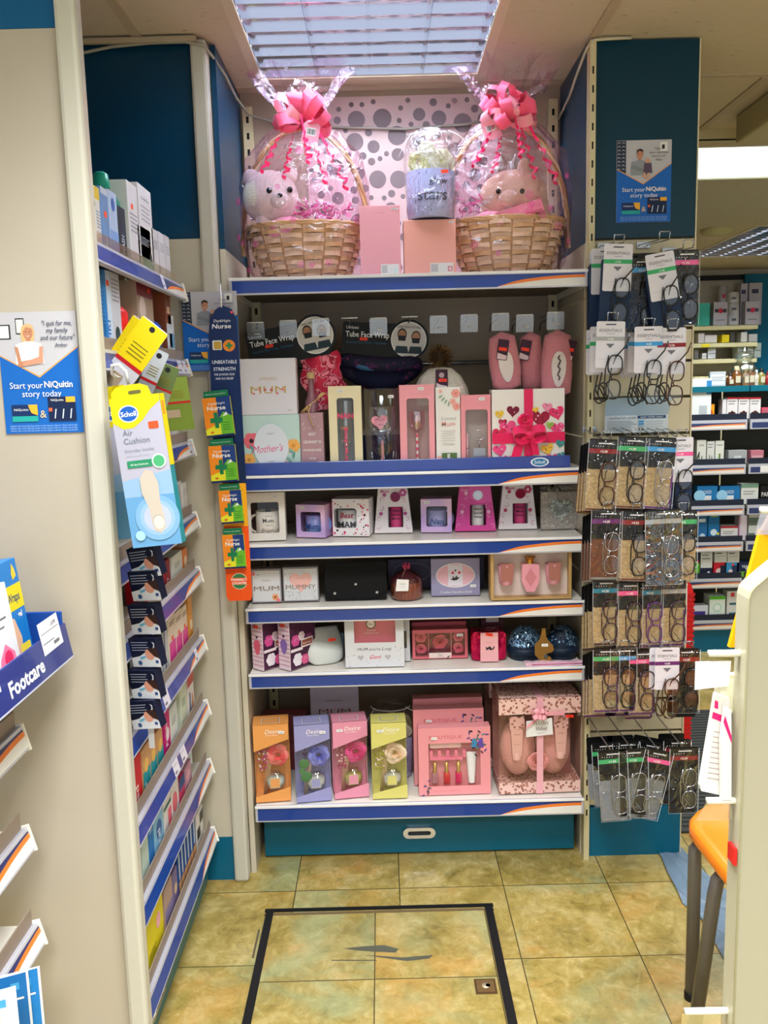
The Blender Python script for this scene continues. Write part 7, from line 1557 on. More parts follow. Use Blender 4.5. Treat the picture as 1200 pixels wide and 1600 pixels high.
def pr1(g,w,h):
    g.rect(-w/2,h*.52,w/2,h*.76,M('e0d01c')); g.text('Warm Wraps',0,h*.60,h*.12,M('1a3a6c'),wid=w*.8,bold=.02); g.flat([(w*.3,h*.8),(w*.42,h*.83),(w*.40,h*.90),(w*.34,h*.96),(w*.28,h*.86)],M('f8c83a')); g.flat([(-w/2,0),(w*.15,0),(w*.22,h*.25),(w*.1,h*.45),(-w/2,h*.5)],M('e8b898')); g.text('gel',w*.30,h*.44,h*.08,WHITE,bold=.03); g.flat(rr(w*.12,h*.06,w*.44,h*.18,.004,2),M('f0d83a'))
npack(1.50,'bright blue and yellow heat wrap box standing in the blue tray',.13,.19,.03,'1c7ac8',pr1,x=-.665)
def pr2(g,w,h): g.flat([(-w*.3,0),(w*.4,0),(w*.36,h*.3),(w*.12,h*.42),(-.01,h*.3)],M('f27aa0')); g.flat(circ(w*.15,h*.26,w*.13,18,h*.09),M('e03060')); g.flat(circ(w*.34,h*.10,w*.09,14,h*.06),M('e03060')); g.rect(-w*.4,h*.66,w*.3,h*.68,GREYTX); g.rect(-w*.4,h*.58,w*.2,h*.595,GREYTX)
npack(1.385,'white pack with a pink foot file, in front of the blue wrap box',.12,.17,.03,'e0dfe4',pr2,x=-.635)
zz2 = nz(50,1444).z
def pr3(g,w,h): g.flat([(-w*.3,h*.2),(-w*.05,h*.15),(w*.3,h*.8),(w*.15,h*.9)],M('c8a83c',.3,.7)); g.flat([(-w*.4,h*.7),(w*.0,h*.95),(-.0,h*.9)],M('d8c070',.3,.6))
npack(1.37,'dark brown box with a gold nail clipper on the lower near shelf',.10,.10,.04,'3a2418',pr3,x=-.75,z=zz2+.0,name='manicure_box',cat='manicure box')
zz1 = nz(33,1296).z
def pr4(g,w,h): g.rect(-w/2,0,w/2,h*.5,M('4ac03a')); g.rect(w*.1,0,w/2,h*.2,M('f08a2c')); g.rect(w*.0,h*.6,w*.3,h*.75,TXT)
npack(1.375,'white and green plaster box on the middle near shelf',.09,.14,.04,'c8ccd0',pr4,x=-.75,z=zz1,name='plaster_box',cat='plaster box')
def pr5(g,w,h): g.rect(-w*.4,h*.2,w*.4,h*.3,GREYTX)
npack(1.35,'dark grey box on the upper near shelf',.09,.10,.05,'34363c',pr5,x=-.75,z=nz(24,1138).z,name='plaster_box',cat='plaster box')
# leaflets at the lower left corner
for k,(px,py,c,lb) in enumerate(((34,1520,'1c74c0','tall blue booklet'),(45,1526,'1c84d0','tall blue booklet at the back'),(22,1532,'d4d8e4','pale lilac booklet'),(6,1560,'e4dcd0','cream leaflet at the corner'))):
    v = onY(px,py,1.35 if k<2 else 1.25); v.y += .02*k if k<2 else -.01*k
    t = thing('booklet',lb+' below the nearest shelves','booklet',v,(.06,0,.4)); h=.25; w=.10
    q = MB(); q.box((-.04,.002,-h/2),(w,.004,h),M('e6e8ee',.4)); q.build('pages', t); g = MB(); g.yf = 0; g.rect(-.09,-h,.006,0,M(c,.4)); g.rect(-.08,-.05,.0,-.046,WHITE); g.rect(-.02,-.03,-.006,-.016,M('4aa8e0')); g.build('cover', t)
v = onZ(60,1600,.0)
q = MB(); q.bx(-.04,.04,-.14,.14,0,.93-.0,M('c4baa6',.5)); solo(q,'booklet_rack','cream rack under the booklets at the lower left edge','rack',(-.85,1.22,0)) if False else None
# ================================================================== DISPENSARY BEYOND THE GLASSES WALL
YG = 4.61
DK = M('2c2f38',.5); GB = M('6d6f66',.6)
ZG = [1.285,1.045,.822,.622,.418,.182]
for side,(x0,x1,nm) in enumerate(((1.2,1.955,'left'),(1.97,2.75,'right'))):
    t = thing('counter_gondola','%s bay of the dispensary shelving seen past the glasses wall'%nm,'shelving unit',(x0,YG,0))
    L = x1-x0
    q = MB(); q.bx(0,L,.35,.37,0,1.44,M('56564e',.6)); q.bx(0,L,.02,.35,0,.14,TEAL); q.build('carcass', t)
    q = MB(); q.bx(-.01,L+.01,-.01,.40,1.432,1.462,M('006a80',.35)); tag(q.build('counter_top', t),'teal counter top edge')
    q = MB(); q.bx(0,L,.0,.02,.0,.14,TEAL); tag(q.build('plinth', t),'dark teal plinth')
    for k,z in enumerate(ZG):
        q = MB(); q.bx(0,L,.002,.35,z-.02,z,M('8a8c88',.4)); sb = q.build('shelf_board', t)
        q = MB(); q.bx(.002,L-.002,-.004,.002,z-.0,z+.030,M('1e2536',.3)); q.build('riser', sb)
        q = MB(); q.bx(0,L,-.012,.002,z-.055,z-.002,LIP,.001); q.yf=-.012; q.rect(.01,z-.048,L-.01,z-.018,M('34406e',.25)); 
        if side == 0: q.flat([(L*.3,z-.048),(L-.01,z-.048),(L-.01,z-.030),(L*.75,z-.033)],M('f0e6dc')); q.flat([(L*.45,z-.044),(L*.75,z-.033),(L-.01,z-.030),(L-.01,z-.022),(L*.75,z-.026)],M('e8844a'))
        elif k in (1,3): q.rect(L*.08,z-.047,L*.20,z-.012,WHITE); q.rect(L*.32,z-.047,L*.42,z-.012,WHITE)
        q.build('price_rail', sb)
def gbox(x0,x1,yt,k,col,label,prints=(),d=.06,Y=YG+.012,cat='medicine box',name='medicine_box'):
    z = ZG[k]+.0006 if k >= 0 else 1.4625; a = onY(x0,yt,Y); b_ = onY(x1,yt,Y); w=(b_.x-a.x)*.96; h=a.z-z
    t = thing(name,label,cat,((a.x+b_.x)/2,Y,z)); q = MB(); q.box((0,d/2,h/2),(w,d,h),M(col,.45),.001); q.build('carton', t)
    if prints:
        g = MB(); g.yf=0
        for p_ in prints:
            if p_[0]=='r': g.rect(-w/2+w*p_[1],h*p_[2],-w/2+w*p_[3],h*p_[4],M(p_[5],.45))
            elif p_[0]=='c': g.flat(circ(-w/2+w*p_[1],h*p_[2],min(w,h)*p_[3],14),M(p_[4],.45))
            elif p_[0]=='t': g.text(p_[1],0,h*p_[2],h*p_[3],M(p_[4],.5),wid=w*p_[5])
            elif p_[0]=='l':
                for j in range(p_[3]): g.rect(-w/2+w*.12,h*(p_[1]-.12*j),-w/2+w*(p_[2]-.1*(j%2)),h*(p_[1]-.12*j+.04),M('8a8c92'))
        g.build('printed_front', t)
    return t
# shelf under the counter top
gbox(1080,1113,592,0,'e8eef0','tall white leaflet holder card with blue corner, upper dispensary shelf',(('r',.75,.62,1,.95,'3a8ac8'),('r',.4,.0,.8,.35,'b8c0c8')),.01,YG+.0,'leaflet','leaflet')
gbox(1081,1096,638,0,'8ab82a','lime green pack at the left end of the upper dispensary shelf',(('c',.5,.4,.3,'e8e04a'),),.02,YG+.04)
gbox(1099,1117,632,0,'f0a020','orange pack with a sunflower on the upper dispensary shelf',(('c',.5,.45,.35,'c85a10'),('c',.5,.45,.16,'3a1a0a'),('r',.3,.9,.7,1,'e03020')),.02,YG+.02)
for k in range(3): gbox(1136+18*k,1153.5+18*k,621,0,'e8e4e6','white red-banded box with brown motif, %s of three on upper dispensary shelf'%['first','second','third'][k],(('r',0,.92,1,1,'d8283a'),('l',.8,.8,2,0),('r',.15,.05,.8,.32,'4a241c'),('c',.5,.3,.16,'4a241c')))
gbox(1190.5,1206,637,0,'e0506a','pinkish red box right of the three white boxes on upper dispensary shelf',(('l',.8,.9,3,0),))
gbox(1129,1135.5,624,0,'e4e2e6','plain white box end left of the three red topped boxes')
# next shelves
gbox(1089,1104,688,1,'dcdcd4','first white box with dark leaf marks on the second dispensary shelf',(('t','OVEX',.75,.12,'3a3a3a',.6),('r',.2,.1,.3,.4,'5a6a3a'),('r',.5,.1,.6,.35,'5a6a3a')))
gbox(1105,1117,690,1,'dadad6','second white box with dark leaf marks on the second dispensary shelf',(('l',.85,.8,2,0),('r',.3,.1,.4,.4,'5a6a3a'),('r',.6,.1,.7,.35,'5a6a3a')))
gbox(1118,1132,689,1,'e0e2da','slim white box with a green plant on the second dispensary shelf',(('r',.4,.1,.6,.45,'6a8a3a'),('l',.8,.8,1,0)))
gbox(1138,1168,704,1,'a8acb0','low grey pack in the middle of the second dispensary shelf',(('r',.3,.2,.7,.6,'d0d4d8'),))
gbox(1173,1194,704,1,'c87a8a','low rose pack on the second dispensary shelf',(('r',.1,.3,.9,.6,'e0a8b0'),))
for k in range(2): gbox(1089+35*k,1122+35*k,760,2,'1c78b8','blue and white box, %s of two on the third dispensary shelf'%['left','right'][k],(('r',0,.0,.7,.5,'e4e8ee'),('t','ACNECIDE',.6,.25,'e8f0f8',.4),('c',.12,.5,.3,'9ad0f0')))
gbox(1158,1186,756,2,'dde0de','pale box with green edge on the third dispensary shelf',(('r',0,.8,1,1,'7aa08a'),('l',.6,.8,2,0)))
gbox(1188,1210,759,2,'101014','black box lettered in white on the third dispensary shelf',(('t','PARA',.4,.35,'ffffff',.8),))
gbox(1078,1089,809,3,'7ac030','lime green box on the fourth dispensary shelf',(('c',.6,.15,.3,'e8e84a'),))
gbox(1090.5,1106,806,3,'1c6aa8','shorter blue box with white swoosh on the fourth dispensary shelf',(('c',.5,.2,.3,'c8e0f0'),('r',.1,.75,.8,.88,'d8e8f4')))
gbox(1107,1125,800,3,'1470b0','taller blue box with white swoosh on the fourth dispensary shelf',(('c',.5,.3,.3,'d8ecf8'),('c',.9,.25,.12,'f0d83a'),('r',.2,.82,.8,.94,'9ac04a')))
gbox(1126,1153.5,822,3,'e4e0e0','low white box with a red top on the fourth dispensary shelf',(('r',0,.85,1,1,'b02030'),('l',.6,.8,2,0)))
gbox(1154.5,1168,806,3,'d8ccd8','upright white box with a mauve side on the fourth dispensary shelf',(('r',0,0,.12,1,'a86a9a'),))
gbox(1170,1200,800,3,'d4d8d6','stacked pale green and grey box on the fourth dispensary shelf',(('r',0,.52,1,.8,'6a7a72'),('r',0,.0,1,.25,'6a7a72'),('l',.95,.7,1,0)))
gbox(1079,1094,861,4,'14284a','navy and green box with a ring on the fifth dispensary shelf',(('r',0,0,1,.55,'5ab82a'),('c',.5,.5,.35,'e8f0e8'),('c',.5,.5,.25,'3aa020'),('c',.8,.6,.12,'ff4a30')))
gbox(1095,1114,859,4,'dfe2e2','white box with navy foot and white crescent on the fifth dispensary shelf',(('r',0,0,1,.35,'14203c'),('l',.9,.8,3,0),('c',.7,.18,.12,'e8ecf0')))
gbox(1115,1133,879,4,'c81e30','red box with a white figure on the fifth dispensary shelf',(('c',.5,.4,.3,'f0d0d0'),('r',.6,0,1,.8,'1a2038')))
gbox(1135,1152,879,4,'3a9ad0','sky blue box with figures on the fifth dispensary shelf',(('r',.5,0,1,.8,'2a3a5a'),('c',.4,.4,.2,'f0d8d8'),('c',.6,.85,.12,'ff4a30')))
gbox(1154,1176,878,4,'16264a','navy box with green foot on the fifth dispensary shelf',(('r',0,0,1,.35,'7ab04a'),('c',.8,.5,.25,'d0d8d8'),('t','Night',.6,.3,'e8eef8',.5)))
for (x0,x1,lb) in ((1115,1134.5,'left'),(1135,1154,'right')):
    z = ZG[4]+.0006; a=onY(x0,859,YG+.03); b_=onY(x1,859,YG+.03); zb=onY(x0,878.5,YG+.03).z
    t = thing('medicine_box','white lettered box atop small boxes, %s of two, fifth dispensary shelf'%lb,'medicine box',((a.x+b_.x)/2,YG+.013,zb)); q=MB(); w=(b_.x-a.x)*.97; h=a.z-zb; q.box((0,.03,h/2),(w,.06,h),M('dfe0de',.45),.001); q.build('carton',t); g=MB(); g.yf=0; g.rect(-w*.4,h*.7,w*.1,h*.8,GREYTX); g.rect(-w*.4,h*.5,w*.35,h*.55,M('a8aab0')); g.build('printed_front',t)
gbox(1078,1107,947,5,'d4d8e4','low white box with a purple band on the lowest dispensary shelf',(('r',.05,.2,.85,.6,'4a3a8a'),('c',.9,.2,.15,'6a5aa8')))
gbox(1108.5,1134,932,5,'e2eee6','white box with bright green top and hexagon on the lowest dispensary shelf',(('r',0,.86,1,1,'5ac02a'),('c',.5,.5,.28,'b8dcc8'),('c',.5,.5,.2,'eef6f0')),.09)
gbox(1136,1156,924,5,'dcdcda','white pack with red cross marks on the lowest dispensary shelf',(('r',.3,.8,.6,.95,'d83a3a'),('r',.2,.5,.9,.58,'3a6a7a'),('r',.2,.15,.9,.22,'3a6a7a')))
# on the counter top
gbox(1109,1135,581,-1,'c9ccd0','desk calendar standing on the teal counter top',(('r',.08,.1,.92,.8,'e8eaee'),('l',.6,.9,3,0)),.02,YG+.1,'calendar','desk_calendar')
def bottle(px,pt,pb,w,col,label,cap,Y=YG+.12):
    a=onY(px,pt,Y); h=a.z-1.4625; t=thing('medicine_bottle',label,'bottle',(a.x,Y,1.4625)); q=MB(); q.lathe([(w*.95,0),(w,.004),(w,h*.6),(w*.4,h*.75),(w*.4,h*.8)],M(col,.15,coat=.5),n=16); q.build('glass',t); q=MB(); q.lathe([(w*.48,h*.78),(w*.48,h),(0,h)],M(cap,.4),n=12); q.build('cap',t); g=MB(); g.yf=-w-.0005; g.rect(-w*.5,h*.15,w*.5,h*.5,M('d8ccb0')); g.build('label_paper',t)
for k,(px,pt,w,col,lb,cap) in enumerate(((1141,583,.022,'6a3a1a','amber bottle next to the calendar on the counter','3a2a20'),(1151,572,.026,'7a4a20','wide amber bottle, second on the counter','d8c8a0'),(1165,574,.022,'a87848','amber bottle, third on the counter','c8b890'),(1173,571,.024,'8a5a40','tall amber bottle, fourth on the counter','e8e4e0'),(1182,578,.014,'e8e0d0','slim white bottle among amber ones on the counter','f0ece4'),(1190,575,.022,'8a8040','olive bottle with a black pump on the counter','141414'),(1201,580,.02,'a02830','red bottle cut off by the photo edge on the counter','a02830'))): bottle(px,pt,0,w,col,lb,cap)
# dispensary wall shelves
CRS = M('e0d9a8',.4); YD = 7.45
for k,z in enumerate((1.955,1.81,1.675,1.53)):
    t = thing('wall_shelf','pale yellow dispensary wall shelf, %s from the top'%['first','second','third','fourth'][k],'shelf',(2.55,YD,z-.04)); q=MB(); q.bx(0,.68,0,.265,0,.035,CRS,.003); q.build('board',t)
    q=MB(); q.bx(.02,.10,-.003,0,.003,.032,M('e8ecee') if k<3 else CRS); 
    if k==1: q.bx(.20,.27,-.003,0,.003,.030,M('f0e02a'))
    q.build('shelf_ticket',t)
    if k==3:
        pass
mb = MB(); mb.bx(3.20,3.9,YD+.225,YD+.262,0,2.40,M('006a8a',.4)); solo(mb,'end_panel','teal end panel right of the dispensary wall shelves','wall panel')
mb = MB(); mb.bx(2.5,3.19,YD+.0,YD+.26,0,1.49,M('c9c29a',.5)); solo(mb,'base_cabinet','cream base cabinet under the dispensary wall shelves','cabinet')
def dbox(x0,x1,yt,z,col,label,prints=(),d=.12,cat='box',name='storage_box',Y=YD+.03,cyl=False):
    a=onY(x0,yt,Y); b_=onY(x1,yt,Y); w=b_.x-a.x; h=max(.02,a.z-z); t=thing(name,label,cat,((a.x+b_.x)/2,Y,z)); q=MB()
    if cyl: q.lathe([(w/2,0),(w/2,h),(0,h)],M(col,.4),(0,w/2,0),20)
    else: q.box((0,d/2,h/2),(w*.96,d,h),M(col,.45),.002)
    q.build('carton',t); g=MB(); g.yf=-.0005
    for p_ in prints:
        if p_[0]=='r': g.rect(-w/2+w*p_[1],h*p_[2],-w/2+w*p_[3],h*p_[4],M(p_[5],.45))
        elif p_[0]=='c': g.flat(circ(-w/2+w*p_[1],h*p_[2],w*p_[3],12),M(p_[4],.45))
    if g.f: g.build('label_paper',t)
CR = (('c',.5,.62,.17,'d02a4a'),('r',.1,.55,.35,.7,'4a4a5c'),('r',.65,.55,.9,.7,'4a4a5c'),('r',.2,.2,.8,.24,'8a8a9a'))
dbox(1090,1110,474,1.956,'3ab8a0','turquoise box at the left end of the top dispensary shelf')
dbox(1115,1138,472,1.956,'c8c4cc','lilac grey tub with a red cross emblem, left of the two front tubs',CR)
dbox(1165,1188,471,1.956,'c8c4cc','lilac grey tub with a red cross emblem, right of the two front tubs',CR)
for k in range(3): 
    z=1.956+.094*k; dbox(1140,1158,487-15.3*k,z,'d0d0ce','round white tub in the middle stack, %s'%['lowest','middle','topmost'][k],(('r',.2,.3,.6,.5,'6a6a7a'),),cyl=True)
dbox(1125,1139,446,1.956+.16,'c4c2c6','round white tub peeping above the left emblem tub',(('r',.3,.4,.6,.6,'c03a4a'),),Y=YD+.10,cyl=True)
dbox(1158,1169,443,1.956,'bcb8c4','tall lilac pack between the tub stack and the right tub',(('r',.1,.75,.7,.85,'3a3a5c'),),Y=YD+.12,d=.09)
dbox(1171,1192,442,1.956+.002,'b8b4c0','tall lilac pack behind the right emblem tub',(('r',.2,.75,.7,.85,'3a3a5c'),),Y=YD+.12,d=.09)
for k,(x0,x1,yt,z,c,lb) in enumerate(((1091,1101,521,1.811,'dcd8d4','white box left'),(1101,1121,524,1.811,'e8e4e0','long white box with a red edge'),(1128,1140,523,1.811,'f0d820','yellow box'),(1141,1149,520,1.811,'4a4a44','small dark pack'),(1158,1168,519,1.811,'dcdad4','pale box right'),(1170,1184,522,1.811,'c4c4c4','low grey pack'))): dbox(x0,x1,yt,z,c,lb+' on the second dispensary wall shelf')
for k,(x0,x1,yt,z,c,lb) in enumerate(((1085,1092,545,1.676,'6a6a64','dark bottle'),(1097,1104,552,1.676,'e4e4e0','white box left'),(1106,1119,544,1.676,'c8ccd0','pale grey carton'),(1153,1166,539,1.676,'a8b0a8','stacked green grey carton'),(1168,1178,538,1.676,'b4bcb4','second green grey carton'),(1179,1190,536,1.676,'a8b4ac','third green grey carton'))): dbox(x0,x1,yt,z,c,lb+' on the third dispensary wall shelf',(('r',.1,.45,.9,.52,'6a7470'),))
# glass carboy
p = onY(1137,575,5.0)
t = thing('glass_jar','large clear lidded glass jar on the dispensary counter','glass jar',(p.x,4.78,1.4625))
q = MB(); q.lathe([(.05,0),(.07,.01),(.075,.07),(.05,.12),(.035,.135),(.055,.15),(.05,.17),(.012,.19),(.015,.205),(0,.21)],film('e8f4ee',.25,.85,.03),n=24); q.build('jar',t); q=MB(); q.lathe([(.0,.004),(.06,.012),(.062,.05),(0,.05)],M('d8cfa0',.4),n=20); tag(q.build('contents',t),'pale yellow contents')
# ------------------------------------------------------------------ floor things
mb = MB(); RBM = noisemat('mat_rib', 3, [(.4,'3a3e3a'),(.6,'4a4e48')], .8)
m, nt, b = newmat('ribbed_mat'); tcn = nt.nodes.new('ShaderNodeTexCoord'); wv = nt.nodes.new('ShaderNodeTexWave'); wv.bands_direction='Y'; wv.inputs['Scale'].default_value=11; wv.inputs['Distortion'].default_value=.3
nt.links.new(tcn.outputs['Object'], wv.inputs['Vector']); nt.links.new(ramp(nt,wv.outputs['Fac'],[(.3,'17191a'),(.6,'3e423e')]),b.inputs['Base Color']); b.inputs['Roughness'].default_value=.85
mb.bx(.98,2.3,2.70,3.72,.0005,.008,m); 
t = thing('entrance_mat','dark ribbed entrance mat beyond the glasses wall','mat'); mb.build('pile',t)
q = MB(); q.frame(.96,2.68,2.32,3.74,.98,2.70,2.30,3.72,0,0.007,M('3a3c3c',.6)); 
for i,v in enumerate(q.v): q.v[i]=(v[0],v[2],.0085-v[1]) 
tag(q.build('edge_trim',t),'dark edging')
# hatch
t = thing('floor_hatch','square access hatch of floor tiles with black metal edging','floor hatch',(0,0,0))
mt = FLOOR.copy(); mt.name='hatch_tile'
for n_ in mt.node_tree.nodes:
    if n_.type=='MAPPING': n_.inputs['Location'].default_value=(.055,-2.003,0)
    if n_.type=='VECT_MATH': n_.inputs[1].default_value=(7,2,0)
q = MB(); q.bx(-.352,.268,1.30,2.285,.0002,.0012,mt); q.build('tiled_lid',t)
BKM = M('1c1c1e',.45,.3)
q = MB(); q.bx(-.372,-.350,1.30,2.30,.0003,.0035,BKM); tag(q.build('edge_strip',t),'black metal edging, left')
q = MB(); q.bx(.262,.285,1.30,2.30,.0003,.0035,BKM); tag(q.build('edge_strip',t),'black metal edging, right')
q = MB(); q.bx(-.376,.288,2.283,2.292,.0003,.0032,M('7a684a',.4,.3)); q.bx(-.376,.288,2.3,2.313,.0003,.0038,BKM); tag(q.build('edge_strip',t),'black and brass edging, far side')
q = MB(); q.bx(-.384,-.379,2.10,2.22,.0003,.002,M('5a5040',.5)); q.build('hinge',t)
q = MB(); BR = M('6a5236',.35,.6); q.bx(.198,.252,1.938,1.992,.001,.0035,BR,.0008); q.bx(.203,.247,1.943,1.987,.0035,.0042,M('8a7048',.35,.6)); o_=q.build('ring_pull',t); tag(o_,'small square bronze lifting plate')
q = MB(); q.lathe([(.010,.0043),(.010,.0048),(0,.0048)],M('d8c8a8',.3,.5),(.225,1.966,0),16); q.lathe([(.006,.0049),(0,.0049)],M('1c1814'),(.231,1.966,0),12); q.build('finger_hole',o_)
q = MB(); SC = M('55564a',.5)
def blob(P): q.add([(x,y,.0016) for x,y in P],[tuple(range(len(P)))],SC)
blob([(-.14,2.128),(-.09,2.135),(-.03,2.138),(.01,2.12),(.0,2.105),(-.06,2.112),(-.10,2.118)]); blob([(-.09,2.10),(.02,2.085),(.10,2.092),(.09,2.078),(.03,2.07),(-.03,2.085)]); blob([(-.17,2.083),(-.05,2.078),(-.05,2.074),(-.17,2.079)]); blob([(-.08,2.04),(-.055,2.01),(-.09,1.95),(-.085,1.95),(-.05,2.0),(-.05,2.04)]) if False else None
tag(q.build('scuff_marks',t),'dark grey scuff marks')
# plastic sheet on the floor
t = thing('floor_sheet','crumpled blue-grey plastic sheet lying on the floor by the glasses wall','plastic sheet',(0,0,0))
SH = M('71869a',.25,coat=.4,bump=.8,bs=25); q = MB(); rd = random.Random(5)
prof = [(2.60,.85,.935),(2.54,.848,.94),(2.45,.845,.955),(2.36,.835,.975),(2.28,.84,1.02),(2.2,.855,1.06),(2.12,.862,1.10),(2.04,.855,1.12),(1.95,.862,1.14)]; n=9; vs=[]
for y,a_,b_ in prof:
    for i in range(n): vs.append((a_+(b_-a_)*i/(n-1)+rd.uniform(-.006,.006),y+rd.uniform(-.012,.012),.002+rd.uniform(0,.006)))
q.add(vs,[(j*n+i,(j+1)*n+i,(j+1)*n+i+1,j*n+i+1) for j in range(len(prof)-1) for i in range(n-1)],SH); q.build('sheet',t)
# red ribbed holder behind the panel
t = thing('red_holder','red ribbed plastic holder fixed behind the right edge of the glasses wall','plastic holder',(.9415,2.60,.27))
q = MB(); RD = M('d4141c',.35); q.bx(-.02,.018,0,.03,0,.56,RD,.006); q.prism([(.018,.56),(-.02,.56),(-.02,.60),(-.006,.612),(.008,.60)],0,.03,RD); q.build('body',t)
q = MB(); 
for k in range(34): q.bx(-.018,.019,-.0025,.0,.012+.0168*k,.019+.0168*k,M('b80f18',.4))
tag(q.build('ribs',t),'raised ribs')
# curved pale board beside it
q = MB(); q.prism([(1.0,.0),(1.06,.0),(1.03,.25),(1.0,.42),(.985,.50),(.975,.45)],2.95,2.97,M('b8c4bc',.4)); solo(q,'signboard','pale grey-green tapered sign board standing behind the red holder','sign board')
# ------------------------------------------------------------------ orange chair
t = thing('plastic_chair','orange plastic chair with grey tubular legs, half hidden by the near counter','chair',(0,0,0))
OR = M('f5861c',.3,coat=.3)
q = MB(); P=[(.70,1.86),(.70,1.89),(.712,1.925),(.74,1.96),(.80,2.01),(.86,2.05),(1.10,2.07),(1.14,2.0),(1.13,1.72),(1.08,1.66),(.74,1.60),(.71,1.63)]
n=len(P); c=(.92,1.86)
def lay(s_,z): return [(c[0]+(x-c[0])*s_,c[1]+(y-c[1])*s_,z) for x,y in P]
L_=[lay(.97,.425),lay(1.0,.435),lay(1.0,.455),lay(.97,.462),lay(.85,.455),lay(.5,.445)]
vs=[v for l in L_ for v in l]; fs=[(j*n+i,j*n+(i+1)%n,(j+1)*n+(i+1)%n,(j+1)*n+i) for j in range(5) for i in range(n)]+[tuple(range(5*n,6*n)),tuple(reversed(range(n)))]
q.add(vs,fs,OR,True); q.build('seat',t)
q = MB(); q.box((1.13,1.86,.66),(.02,.36,.34),OR,.008); q.box((1.12,1.86,.47),(.03,.2,.08),OR,.008); q.build('backrest',t)
GT = M('6f6a66',.35,.3)
for a_,b_,lb in (((.718,1.90),(.722,1.907),'front'),((.722,1.772),(.692,1.80),'rear'),((1.08,1.95),(1.12,1.97),''),((1.08,1.74),(1.12,1.72),'')):
    q = MB(); q.tube([(a_[0]+.06*(1 if a_[0]<.9 else -1),a_[1],.418),(a_[0]+.015*(1 if a_[0]<.9 else -1),a_[1],.414),(a_[0],a_[1],.395),(a_[0]-.2*(a_[0]-b_[0]),a_[1],.36),(b_[0],b_[1],.012)],.0155,GT,10); o_=q.build('leg',t)
    q = MB(); q.lathe([(.0172,0),(.0172,.018),(.0155,.02)],BLACK,(b_[0],b_[1],0),14); tag(q.build('foot_cap',o_),'black rubber foot')
# ------------------------------------------------------------------ near counter end panel
t = thing('counter_end_panel','tall pale cream rounded end panel in the foreground at the right edge','counter end',(0,0,0))
NP = M('a5a08a',.35)
V=[onY(*p_,1.0) for p_ in ((1152,1600),(1168,952),(1169,936),(1172,925),(1178,917),(1200,898))]; XS=V[1].x
P=[(XS,0)]+[(v.x,v.z) for v in V[1:]]+[(V[-1].x+.09,V[-1].z+.075),(V[-1].x+.16,V[-1].z+.09),(.9,V[-1].z+.09),(.9,0)]
q = MB(); q.prism(P,1.0,1.033,NP,side=M('b8b39a',.3)); q.build('panel',t)
q = MB(); q.tube([(a_+.001,.9995,b_-.001) for a_,b_ in P[:-1]],.0013,M('a8a384',.4),6); tag(q.build('edge_bead',t),'moulded edge bead')
q = MB(); q.box((XS-.003,1.012,.905),(.004,.02,.022),M('d8201c',.4)); tag(q.build('red_tag',t),'small red tag')
q = MB(); q.bx(.62,.9,1.047,1.40,.0,1.15,M('b4ae94',.5)); solo(q,'low_cabinet','cream cabinet hidden behind the foreground end panel','cabinet')
YEL = M('f5b80c',.4)
p1=onY(1189,828,1.30); p2=onY(1140,1012,1.30)
t = thing('yellow_board','bright yellow leaning board behind the foreground end panel','sign board')
q = MB(); q.prism([(p2.x,p2.z),(p1.x,p1.z),(p1.x+.16,p1.z),(p1.x+.16,p2.z)],1.30,1.31,YEL); q.build('board',t); q=MB(); q.prism([(p1.x,p1.z),(p1.x+.16,p1.z),(p1.x+.16,p1.z+.06),(p1.x+.03,p1.z+.06)],1.295,1.305,M('c4a89c',.5)); tag(q.build('top_card',t),'buff top card')
def arm(px,py,Y,label,film_pts,fc,name='ticket_arm'):
    p=onY(px,py,Y); t=thing(name,label,'ticket holder',p)
    q=MB(); L=.44+.012-p.x; q.tube([(0,0,0),(max(L,.03),0,-.001)],.0045,M('e0ded0',.3),8); q.build('rod',t)
    q=MB(); q.prism([(a,b_) for a,b_ in film_pts],-.001,.0,fc); tag(q.build('ticket',t),'hanging ticket'); return t
arm(1107,1021,1.018,'white ticket arm with folded white papers sticking out left of the end panel',[(-.016,-.010),(.028,-.010),(.026,-.042),(-.016,-.046)],M('e2e2e6',.4))
arm(1104,1251,1.018,'white ticket arm with a clear sleeve over the orange chair',[(.0,-.002),(.030,-.002),(.034,-.026),(-.014,-.026)],film('d8c8c0',.35,.6,.1))
arm(1070,1580,1.018,'white ticket arm with a clear sleeve at the bottom right corner',[(-.004,-.002),(.05,-.002),(.05,-.05),(-.004,-.05)],film('e8d8d4',.3,.6,.1))
arm(1188,797,1.018,'short white ticket arm above the yellow board',[(0,-.002),(.03,-.002),(.03,-.03),(-.006,-.03)],film('e0d0cc',.3,.6,.1))
